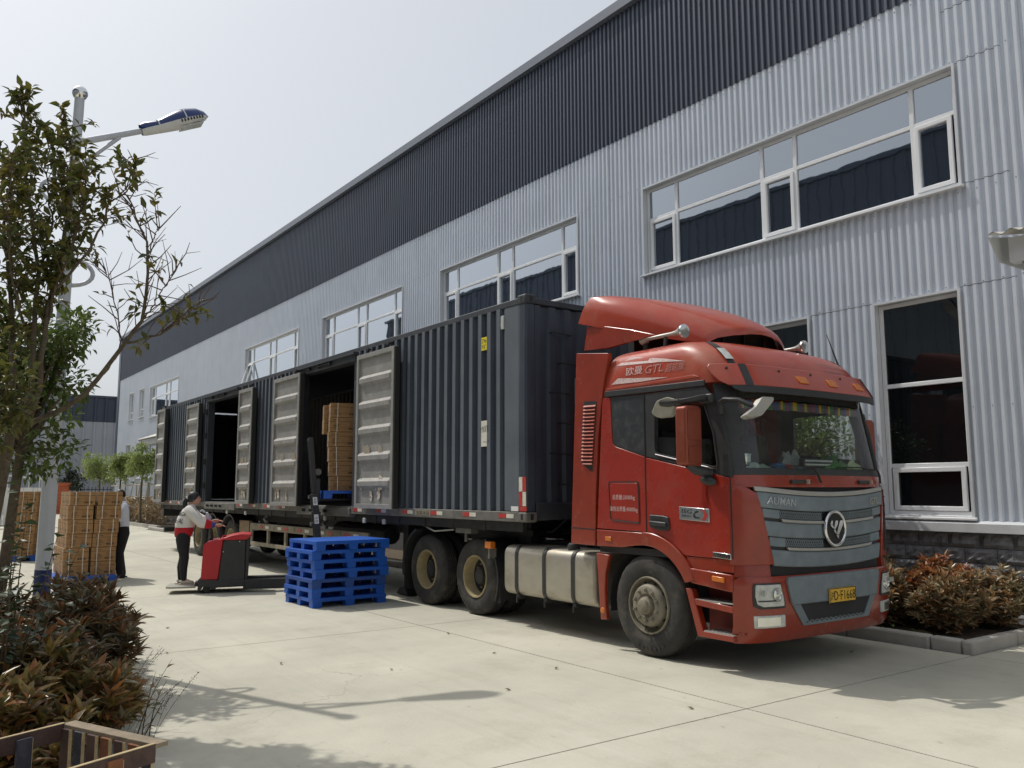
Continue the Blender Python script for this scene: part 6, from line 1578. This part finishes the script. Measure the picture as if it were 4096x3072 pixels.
def finish_plant(t, leaves, geo, mt, nparts, off, foliage='foliage'):
    """leaves: list of Matrix in world space; the nparts nearest to the camera become single leaves, the rest one joined part"""
    key = (id(geo), mt.name)
    if key not in LEAFM:
        b = MB(); b.add(*geo); LEAFM[key] = b.mesh('leaf', mt)
    leaves.sort(key=lambda m: (m.translation-CAMP).length)
    for m in leaves[:nparts]:
        m2 = m.copy(); m2.translation = m.translation-off; link('leaf', LEAFM[key], t, m2)
    if len(leaves) > nparts:
        b = MB()
        for m in leaves[nparts:]: add_leaf(b, m, geo)
        b.build(foliage, mt, t, kind='stuff')
G_PHOT = leaf_geo(1, .32, .10, .10); G_OVAL = leaf_geo(1, .46, .09, .16); G_ROUND = leaf_geo(1, .72, .07, .16)

def shrub(x, y, rad, ht, mt, label, group, seed, nstem=40, L=.095, nparts=26, z0=0, name='photinia_shrub', geo=G_PHOT, nleaf=9, levs=4):
    r_ = random.Random(seed); t = thing(name, label, 'shrub', (x,y,z0), group); off = OFF[t.name]
    st = MB(); lv = []
    for i in range(nstem):
        a = r_.uniform(0, 2*math.pi); q = math.sqrt(r_.random()); rr = rad*q
        h = ht*(1-.55*q**2.2)*r_.uniform(.78,1.08)
        p0 = Vector((x+.12*rad*math.cos(a), y+.12*rad*math.sin(a), z0)); p2 = Vector((x+rr*math.cos(a), y+rr*math.sin(a), z0+h)); p1 = p0.lerp(p2, .55)+Vector((rr*.12*math.cos(a), rr*.12*math.sin(a), h*.06))
        st.tube([p0, p1, p2], [.008,.006,.004], 4, caps=False)
        d0 = (p2-p1).normalized()
        for lev in range(levs):
            c = (p2.lerp(p1, lev*.30) if lev < 4 else p1.lerp(p0, (lev-3)*.3))+(Vector((0,0,0)) if lev == 0 else rv(r_, .05)) if levs > 4 else p2.lerp(p1, lev*.30+(.0 if lev == 0 else r_.uniform(-.05,.05))); n = nleaf if lev == 0 else nleaf-2
            for k in range(n):
                b_ = 2*math.pi*k/n+r_.uniform(-.55,.55); el = r_.uniform(-.1,1.15) if lev == 0 else r_.uniform(-.45,.8)
                d = Vector((math.cos(b_)*math.cos(el), math.sin(b_)*math.cos(el), math.sin(el)))+d0*.25
                s_ = L*r_.uniform(.65,1.15)*(1 if lev else r_.uniform(.85,1.1))
                lv.append(leaf_mat4(c+rv(r_, .012), d, Vector((0,0,1))+rv(r_,.35), s_))
    st.build('stem', m_twig, t, kind='stuff'); finish_plant(t, lv, geo, mt, nparts, off)
    return t
FS = [(-9.35,1.55,.52,.80,'photinia shrub at the far end of the near hedge, beside the lamp post'),(-8.45,1.38,.58,.84,'wide photinia shrub of the near hedge just before the lamp post'),
      (-7.62,1.20,.56,.82,'bushy photinia shrub in the middle of the near hedge, overhanging the concrete'),(-6.95,1.02,.48,.72,'low photinia shrub of the near hedge over the sunlit concrete edge'),
      (-6.25,.88,.52,.72,'photinia shrub behind the slatted crate, greener leaves'),(-8.75,.65,.55,.82,'photinia shrub at the back of the near hedge under the tree'),
      (-7.25,.45,.55,.90,'photinia shrub at the left back of the near hedge'),(-6.3,.30,.52,.84,'photinia shrub at the left edge of the picture above the crate'),(-5.62,.62,.40,.62,'small photinia shrub right behind the crate corner'),(-6.42,1.28,.20,.40,'small straggly photinia shrub with yellowing leaves beside the crate')]
for i, (x,y,rd,ht,lb) in enumerate(FS):
    shrub(x, y, rd, ht, l_photg if i in (4,7,8,9) else l_phot, lb, 'photinia shrubs of the near hedge', 100+i, nstem=int(54*rd/.5), L=.145 if i < 4 else .150, nparts=28)
# taller broad-leaved shrub at the left edge
def wand_plant(name, label, x, y, tips, mt, geo, L, seed, nparts, cat='shrub', dens=.05, group=None, thick=.008):
    r_ = random.Random(seed); t = thing(name, label, cat, (x,y,0), group); st = MB(); lv = []
    for (tx,ty,tz) in tips:
        p0 = Vector((x+r_.uniform(-.08,.08), y+r_.uniform(-.08,.08), 0)); p2 = Vector((tx,ty,tz)); p1 = p0.lerp(p2,.5)+rv(r_,.06)+Vector((0,0,.08))
        pts = [p0*(1-u)**2+p1*2*u*(1-u)+p2*u*u for u in [k/8 for k in range(9)]]
        st.tube(pts, [thick*(1-.8*k/8) for k in range(9)], 5, caps=False)
        n = int((p2-p0).length*.75/dens)
        for k in range(n):
            u = .25+.75*k/max(1,n); p = p0*(1-u)**2+p1*2*u*(1-u)+p2*u*u; a = r_.uniform(0,2*math.pi)
            d = Vector((math.cos(a), math.sin(a), r_.uniform(-.3,.5))); lv.append(leaf_mat4(p, d, Vector((0,0,1))+rv(r_,.5), L*r_.uniform(.6,1.2)))
    st.build('stem', m_twig, t, kind='stuff'); finish_plant(t, lv, geo, mt, nparts, Vector((x,y,0))); return t
r_ = random.Random(5)
wand_plant('rose_bush', 'tall dark green broad-leaved bush at the left edge below the tree', -6.2, .62,
           [(-6.25,.70,1.66),(-6.05,.86,1.45),(-6.3,1.04,1.36),(-6.0,.62,1.78),(-6.1,.76,1.2),(-5.9,.64,1.55),(-6.5,.98,1.15),(-6.2,.62,1.5),(-5.8,.58,1.4),(-6.15,1.02,1.05)], l_dark, G_ROUND, .085, 3, 160, dens=.045)
wand_plant('weed', 'thin straggly weed with a few drooping leaves beside the crate', -6.35, 1.52, [(-6.42,1.68,.52),(-6.30,1.62,.40),(-6.45,1.58,.44),(-6.25,1.60,.30)], l_photg, G_OVAL, .075, 4, 20, cat='weed', dens=.07, thick=.005)
gs = thing('grass_seedhead', 'wispy dry seed heads leaning out of the hedge over the concrete', 'grass', (-6.9,1.55,0)); b = MB()
for i in range(12):
    p0 = Vector((-7.2+.09*i, 1.48+r_.uniform(-.05,.05), .0)); tip = p0+Vector((r_.uniform(-.25,.2), r_.uniform(.10,.34), r_.uniform(.28,.5))); mid = p0.lerp(tip,.5)+Vector((0,0,.07))
    pts = [p0*(1-u)**2+mid*2*u*(1-u)+tip*u*u for u in [k/6 for k in range(7)]]; b.tube(pts, .0016, 3, caps=False)
    for k in range(22):
        u = .55+.45*k/22; p = p0*(1-u)**2+mid*2*u*(1-u)+tip*u*u; b.sphere(p+rv(r_,.016), .0035, 4)
b.build('seed_stalk', m_twig, gs, kind='stuff')

STEMS = {
 'a': [(-8.18, 0.7, 1.82), (-8.12, 0.76, 2.22), (-8.05, 0.86, 2.45), (-8.03, 0.86, 2.87), (-8.01, 0.86, 3.29), (-8.01, 0.86, 3.54), (-8.04, 0.77, 4.05), (-8.06, 0.71, 4.47), (-8.07, 0.68, 4.82), (-8.08, 0.66, 5.07)] ,
 'b': [(-8.08, 0.75, 2.22), (-8.02, 0.92, 2.45), (-8.0, 0.94, 3.04), (-8.0, 0.97, 3.47), (-7.98, 1.04, 3.82), (-8.0, 1.06, 4.18), (-8.02, 1.06, 4.63), (-8.11, 0.99, 4.92)] ,
 'c': [(-8.06, 0.94, 3.06), (-7.89, 0.99, 3.4), (-7.66, 1.08, 3.83), (-7.51, 1.1, 4.13), (-7.39, 1.08, 4.34)] ,
 'd': [(-8.08, 0.75, 2.22), (-7.87, 0.96, 2.29), (-7.65, 1.17, 2.43), (-7.46, 1.31, 2.65), (-7.29, 1.43, 2.88), (-7.15, 1.52, 3.06), (-7.07, 1.53, 3.2), (-6.99, 1.51, 3.5), (-6.94, 1.47, 3.68), (-6.93, 1.38, 3.83), (-6.91, 1.32, 3.97)] ,
 'e': [(-7.25, 1.42, 2.87), (-7.03, 1.6, 2.92), (-6.83, 1.74, 3.03), (-6.64, 1.86, 3.18)] ,
 'f': [(-7.86, 0.99, 3.39), (-7.6, 1.17, 3.67), (-7.44, 1.23, 3.87), (-7.32, 1.26, 4.01), (-7.16, 1.34, 4.1), (-7.03, 1.4, 4.15), (-6.96, 1.35, 4.31)] ,
 'g': [(-8.08, 0.75, 2.22), (-8.21, 0.7, 3.22), (-8.41, 0.62, 3.94), (-8.59, 0.58, 4.61)] ,
 'h': [(-7.48, 1.32, 2.65), (-7.49, 1.44, 2.86), (-7.59, 1.42, 3.12), (-7.7, 1.36, 3.47), (-7.83, 1.33, 3.61)] ,
 'i': [(-7.04, 1.5, 3.04), (-6.77, 1.57, 3.23), (-6.54, 1.61, 3.37)] ,
 'j': [(-6.98, 1.49, 3.5), (-6.81, 1.52, 3.7), (-6.68, 1.51, 3.71)] ,
 'k': [(-8.16, 0.85, 2.89), (-7.95, 0.66, 3.5), (-7.7, 0.58, 3.92), (-7.4, 0.56, 4.3)] ,
 'm': [(-8.04, 0.87, 3.55), (-8.16, 0.95, 4.03), (-8.36, 0.91, 4.52), (-8.53, 0.94, 4.9)] ,
}
RAD = {'a':.030,'b':.028,'c':.014,'d':.024,'e':.012,'f':.012,'g':.026,'h':.008,'i':.007,'j':.006,'k':.014,'m':.012}
DEN = {'a':(1,.30),'b':(1,.30),'c':(1,.2),'d':(.10,.45),'e':(.30,.2),'f':(.45,.35),'g':(1,.2),'h':(.06,.3),'i':(.06,.3),'j':(.4,.3),'k':(1,.15),'m':(1,.05)}
def pol(pts, u):
    n = len(pts)-1; i = min(int(u*n), n-1); f = u*n-i; return Vector(pts[i]).lerp(Vector(pts[i+1]), f), (Vector(pts[i+1])-Vector(pts[i])).normalized()
def stem_tree(name, label, base, trunkpts, stems, rad, den, mt, L, seed, nparts, twig=(.16,.42), step=.055, per=9):
    r_ = random.Random(seed); t = thing(name, label, 'tree', base); off = OFF[t.name]; lv = []
    tb = MB(); tb.tube(trunkpts[0], trunkpts[1], 10); tw = MB()
    for k, pts in stems.items():
        r0 = rad[k]; n = len(pts); sm = [pol(pts, i/18)[0]+rv(r_,.012) for i in range(19)]
        tb.tube(sm, [r0*(1-.80*i/18) for i in range(19)], 7)
        ln = sum((Vector(pts[i+1])-Vector(pts[i])).length for i in range(n-1)); d_, lo = den[k]
        cnt = int(ln*(1-lo)/step)
        for i in range(cnt):
            u = lo+(1-lo)*(i+r_.random())/cnt; p, d0 = pol(pts, min(u,.999)); a = rv(r_).normalized(); d = (d0*.7+a*1.0+Vector((0,0,.35))).normalized()
            tl = r_.uniform(*twig)*(1.15-.5*u); e = p+d*tl; m_ = p.lerp(e,.5)+rv(r_,.02)
            tw.tube([p, m_, e], [.0055,.004,.0022], 4, caps=False)
            leafy = r_.random() < d_
            if not leafy:
                if r_.random() < .5:
                    e2 = m_+(d+rv(r_,.7)).normalized()*tl*.5; tw.tube([m_, e2], [.003,.0015], 3, caps=False)
                nl = r_.choice((0,0,0,2))
            else: nl = per+r_.randint(-3,3)
            for q in range(nl):
                uu = 1-.75*(q/max(1,nl))**1.3; pp2 = p.lerp(m_,uu*2) if uu < .5 else m_.lerp(e,uu*2-1)
                dd = d*.45+rv(r_).normalized(); dd.z -= .15; lv.append(leaf_mat4(pp2, dd, Vector((0,0,1))+rv(r_,.6), L*r_.uniform(.7,1.2)))
    tb.build('trunk', m_bark, t, smooth=60); tw.build('twig', m_twig, t, kind='stuff')
    finish_plant(t, lv, G_OVAL, mt, nparts, off, 'crown'); return t
stem_tree('camphor_tree', 'slender multi-stemmed tree with olive leaves and bare branches in front of the lamp post', (-8.2,.6,0),
          ([(-8.22,.55,0),(-8.2,.6,.6),(-8.22,.66,1.3),(-8.16,.72,1.9),(-8.07,.76,2.3)], [.075,.06,.055,.05,.035]), STEMS, RAD, DEN, l_tree, .092, 11, 240, step=.040, per=12)
def round_tree(name, label, loc, crown, mt, n, L, seed, nparts, trunk_r=.05, group=None, squash=1.0, clumps=26, cat='tree', fork=True):
    cx, cy, cz, rx, rz_ = crown; r_ = random.Random(seed); t = thing(name, label, cat, loc, group); off = OFF[t.name]; tb = MB(); lv = []
    tb.tube([loc, Vector(loc).lerp(Vector((cx,cy,cz-rz_*.8)),.5)+rv(r_,.03), (cx,cy,cz-rz_*.7)], [trunk_r*1.2,trunk_r,trunk_r*.8], 8)
    cl = []
    for i in range(clumps):
        v = rv(r_); v = v.normalized()*(r_.random()**.4); c = Vector((cx+v.x*rx, cy+v.y*rx, cz+v.z*rz_)); cl.append((c, r_.uniform(.22,.42)*min(rx,rz_)))
        tb.tube([(cx,cy,cz-rz_*.7), Vector((cx,cy,cz-rz_*.6)).lerp(c,.6)+rv(r_,.04), c], [trunk_r*.4,trunk_r*.25,.004], 5, caps=False)
    for i in range(n):
        c, rr = cl[r_.randrange(clumps)]; v = rv(r_).normalized()*rr*r_.random()**.45; d = v.normalized()+rv(r_,.8)
        lv.append(leaf_mat4(c+v, d, Vector((0,0,1))+rv(r_,.6), L*r_.uniform(.7,1.25)))
    tb.build('trunk', m_bark, t, smooth=60); finish_plant(t, lv, G_OVAL, mt, nparts, off, 'crown'); return t
round_tree('bushy_tree', 'bushy bright green tree crowding the lamp post at the left, behind the olive tree', (-9.35,.80,0), (-9.25,.95,2.75,.62,.95), l_tree2, 3600, .085, 21, 120, .05, clumps=60)
round_tree('bushy_tree', 'low dark leafy tree at the left picture edge beneath the olive tree', (-7.6,.25,0), (-7.55,.42,2.35,.42,.62), l_tree, 1500, .085, 22, 120, .05, clumps=30)
# bed in front of the warehouse
BS = [(-5.10,9.85,.42,.66,'photinia shrub nearest the kerb corner, in front of the tall window'),(-5.45,10.35,.45,.78,None),(-5.95,9.85,.42,.66,'photinia shrub along the kerb right beside the truck bumper'),(-6.35,10.35,.45,.74,'photinia shrub by the stone base just right of the truck'),
      (-6.9,9.85,.42,.66,'photinia shrub half hidden behind the truck bumper'),(-4.98,10.6,.40,.70,'photinia shrub at the bed corner against the stone base'),(-5.75,10.85,.38,.72,'photinia shrub pressed against the stone base under the tall window')]
for i, (x,y,rd,ht,lb) in enumerate(BS):
    shrub(x, y, rd, ht, l_orange if i == 1 else l_bed, lb or 'orange-leaved photinia shrub in the middle of the planted strip', 'photinia shrubs of the planted strip', 300+i, nstem=60, L=.125, nparts=26, z0=.07, levs=6)
wand_plant('weed', 'small bright green weeds at the foot of the kerb near the bumper', -5.65, 9.42, [(-5.7,9.40,.16),(-5.55,9.42,.14),(-5.8,9.45,.12),(-5.45,9.44,.10),(-5.62,9.5,.15),(-5.1,9.40,.12)], l_weed, G_OVAL, .05, 8, 30, cat='weed', dens=.02, thick=.003)
round_tree('bed_tree', 'leafy green tree behind the truck, seen through the cab windows', (-7.3,10.25,.06), (-7.35,10.3,2.45,.80,.62), l_tree2, 2600, .085, 31, 60, .04, clumps=44)
# trees behind the camera, mirrored in the low windows
round_tree('street_tree', 'leafy tree behind the camera mirrored in the tall window', (-13.4,-3.4,0), (-13.4,-3.4,2.6,1.5,1.4), l_tree2, 1500, .14, 33, 0, .07, clumps=40)
# far end of the yard
TG = 'young trees by the far bed'
for i, (x, y, cz, rx, rz_, lb) in enumerate(((-55.0,9.8,3.05,1.15,.98,'pale green young tree farthest left in front of the dark corner trim'),(-49.0,9.75,2.95,.78,.82,'narrow young tree in the middle of the three by the far bed'),(-43.9,9.7,3.05,.78,.78,'round-crowned young tree nearest the trailer end by the far bed'))):
    round_tree('young_tree', lb, (x,y,.1), (x,y,cz,rx,rz_), l_far, 2200, .16, 40+i, 0, .05, TG, clumps=30)
round_tree('garden_bush', 'dark round bush beyond the orange brick pillar', (-71.5,10.55,0), (-71.5,10.55,2.45,1.15,.95), l_dark, 1500, .2, 45, 0, .06, clumps=26, cat='bush')
hb = MB(); r_ = random.Random(9)
for i in range(4200):
    p = Vector((r_.uniform(-57,-41.5), r_.uniform(9.8,11.0), .1)); p.z += r_.random()**.6*(1.05+.25*math.sin(p.x*1.3)); add_leaf(hb, leaf_mat4(p, rv(r_), Vector((0,0,1))+rv(r_,.6), .17*r_.uniform(.7,1.2)), G_OVAL)
tag(hb.build('hedge', l_bed), 'clipped yellow brown hedge at the far end of the warehouse wall', 'hedge', kind='stuff')
# bamboo tree supports
bf = thing('bamboo_frame', 'weathered bamboo frame propping the young trees by the far bed', 'tree support', (-46,10,0))
for (x,y) in ((-45.85,10.06),(-47.3,10.2),(-45.9,10.5),(-49.5,10.1),(-52.5,10.1),(-44.0,10.0)):
    MB().tube([(x,y,0),(x+.02,y,2.1)], .035, 6).build('pole', m_bamb, bf)
for z in (.85, 1.35, 1.95):
    MB().tube([(-53,10.08,z),(-43,10.05,z+.05)], .03, 6).build('rail', m_bamb, bf)
for (x0,x1) in ((-48.8,-47.5),(-46.9,-45.9),(-45.2,-44.2)): MB().tube([(x0,10.0,.1),(x1,10.05,1.9)], .028, 6).build('brace', m_bamb, bf)
# fences, pillar, railing
fn = thing('iron_fence', 'black iron picket fence before the far warehouse', 'fence', (-72,12.5,0))
y = 10.7
while y < 15.5: MB().box(-72.02,-71.98,y-.02,y+.02,0,1.98).build('picket', m_iron, fn); y += .27
for z in (.4, 1.75): MB().box(-72.03,-71.97,10.6,15.6,z,z+.05).build('rail', m_iron, fn)
br = thing('brick_pillar', 'orange red brick gate pillar at the end of the black fence', 'pillar', (-71.0,10.15,0))
for i in range(9):
    w = .45+(.05 if i == 8 else 0)-(.04 if i % 2 else 0); MB().box(-71-w,-71+w,10.13-w,10.13+w,.255*i,.255*i+.238).build('brick_course', m_orng, br)
wf = thing('white_fence', 'white slatted fence beyond the cartons at the far left', 'fence', (-45,4,0))
y = 2.2
while y < 6.1: MB().box(-45.03,-45.0,y,y+.17,.08,1.84).build('slat', m_wfence, wf); y += .19
for z in (.3,1.6): MB().box(-45.06,-45.032,2.2,6.1,z,z+.06).build('rail', m_wfence, wf)
hr = thing('handrail', 'white metal handrail on a raised ramp above the white fence', 'handrail', (-58,5,0))
for z0, z1 in ((2.45,2.10),(2.85,2.45)): MB().tube([(-58,3.2,z0+.35),(-58,7.6,z1+.25)], .03, 6).build('bar', m_wfence, hr)
for i in range(9):
    y = 3.2+i*.55; MB().tube([(-58,y,0),(-58,y,2.88-.1*i*.5+.2)], .025, 5).build('post', m_wfence, hr)
# windblown leaves on the concrete
LEAFL = ['dry leaf on the concrete just before the pallet stack, farthest left','dry leaf on the concrete left of the lamp shadow','dry leaf near the joint below the trailer wheels','dry leaf on the concrete just in front of the fuel tank','dry leaf on the concrete below the front wheel','dry leaf beside the crossing of the two concrete joints',
         'dry leaf above the lantern shadow on the open concrete','dry leaf on the shaded concrete before the planted strip','dry leaf on the concrete left of the lantern shadow tip','dry leaf right of the lantern shadow on the open concrete']
for i, (x,y) in enumerate(((-11.27,2.85),(-9.54,2.45),(-8.86,5.49),(-7.55,5.2),(-6.53,5.23),(-4.74,5.18),(-7.46,3.98),(-5.37,8.25),(-8.3,3.2),(-6.1,4.4))):
    b = MB(); b.add(*leaf_geo(1,.6,.25,-.3)); o = b.build('fallen_leaf', m_guard, None); o.location = (x,y,.004); o.scale = (.05,.055,.05); o.rotation_euler = (0,0,i*1.7)
    tag(o, LEAFL[i], 'leaf', 'dry leaves on the concrete')
# ================================================================ clutter on the dashboard behind the windscreen
def heap(name, label, cat, x0, x1, y0, y1, z, hgt, m, seed):
    r_ = random.Random(seed); b = MB(); P = []; n, k = 12, 8
    for i in range(n+1):
        row = []
        for j in range(k+1):
            u, v = i/n*2-1, j/k*2-1; e = max(0, 1-u*u)*max(0, 1-v*v)
            row.append((x0+(x1-x0)*j/k, y0+(y1-y0)*i/n, z+.002+hgt*(e**.6)*(.55+.6*r_.random())))
        P.append(row)
    b.grid(P); return tag(b.build(name, m, None, smooth=25), label, cat)
heap('plastic_bag', 'crumpled pale green plastic bag on the dashboard at the driver side', 'bag', -5.50,-5.30,6.58,7.12,1.86,.10, mat('milky green film', (.42,.50,.43), .3, var=.2, scale=20), 1)
heap('green_cloth', 'bright green cloth heaped on the dashboard at the far side', 'cloth', -5.62,-5.34,7.95,8.52,1.86,.20, mat('green cloth', (.05,.20,.03), .9, var=.4, scale=30), 2)
heap('paper_bag', 'pale yellow green paper bag on the dashboard in the far corner', 'bag', -5.42,-5.30,8.33,8.62,1.86,.14, mat('pale yellow paper', (.48,.52,.30), .7, var=.2, scale=12), 3)
heap('grey_bag', 'thin grey plastic bag on the dashboard behind the light bar', 'bag', -5.68,-5.5,7.45,7.9,1.86,.26, mat('grey film', (.26,.27,.27), .35, var=.3, scale=20), 4)
b = MB(); b.lathe([(.0,0),(.095,0),(.10,.01),(.10,.17),(.108,.175),(.108,.185),(.09,.19),(.09,.02),(0,.02)], (-5.47,6.74,1.862), 'z', 24)
tag(b.build('steel_pot', m_chr, None, smooth=40), 'small shiny steel pot on the dashboard at the driver side', 'pot')
bt = thing('drink_bottle', 'clear drink bottle with blue and red wrapper lying on the dashboard', 'bottle', (-5.36,7.25,1.90))
MB().tube([(-5.36,7.09,1.915),(-5.36,7.11,1.915),(-5.36,7.22,1.915),(-5.355,7.24,1.913)], [.03,.045,.046,.046], 12).build('bottle_body', mat('blue wrapper', (.03,.16,.42), .35, var=.3, scale=25), bt, smooth=50)
MB().tube([(-5.355,7.24,1.913),(-5.35,7.34,1.91),(-5.35,7.37,1.91),(-5.35,7.40,1.91)], [.0465,.046,.03,.016], 12).build('bottle_wrapper', mat('red wrapper', (.40,.03,.02), .4, var=.3, scale=30), bt, smooth=50)
tag(MB().tube([(-5.33,7.42,1.895),(-5.33,7.44,1.895),(-5.33,7.60,1.893),(-5.33,7.64,1.892)], [.02,.033,.033,.014], 10).build('water_bottle', mat('clear blue bottle', (.16,.30,.45), .15), None, smooth=50), 'small clear blue water bottle lying below the light bar on the dashboard', 'bottle')
lbr = thing('light_bar', 'long two-row work light bar standing on the dashboard', 'light bar', (-5.40,7.88,1.86))
MB().box(-5.44,-5.38,7.63,8.14,1.935,2.02).build('bar_housing', m_blk, lbr, bevel=.006)
b = MB()
for i in range(16):
    for z in (1.957, 1.997): b.lathe([(0,.004),(.012,.004),(.014,0)], (-5.379,7.66+i*.03,z), 'x', 8)
b.build('light_cell', m_lensin, lbr, kind='stuff')
for y in (7.70,8.07): MB().box(-5.43,-5.39,y-.012,y+.012,1.86,1.94).build('bar_foot', m_ink, lbr)
tag(MB().box(-5.33,-5.29,6.72,6.92,1.861,1.90).build('small_box', m_white, None, bevel=.004), 'small white box at the foot of the windscreen, driver side', 'box')
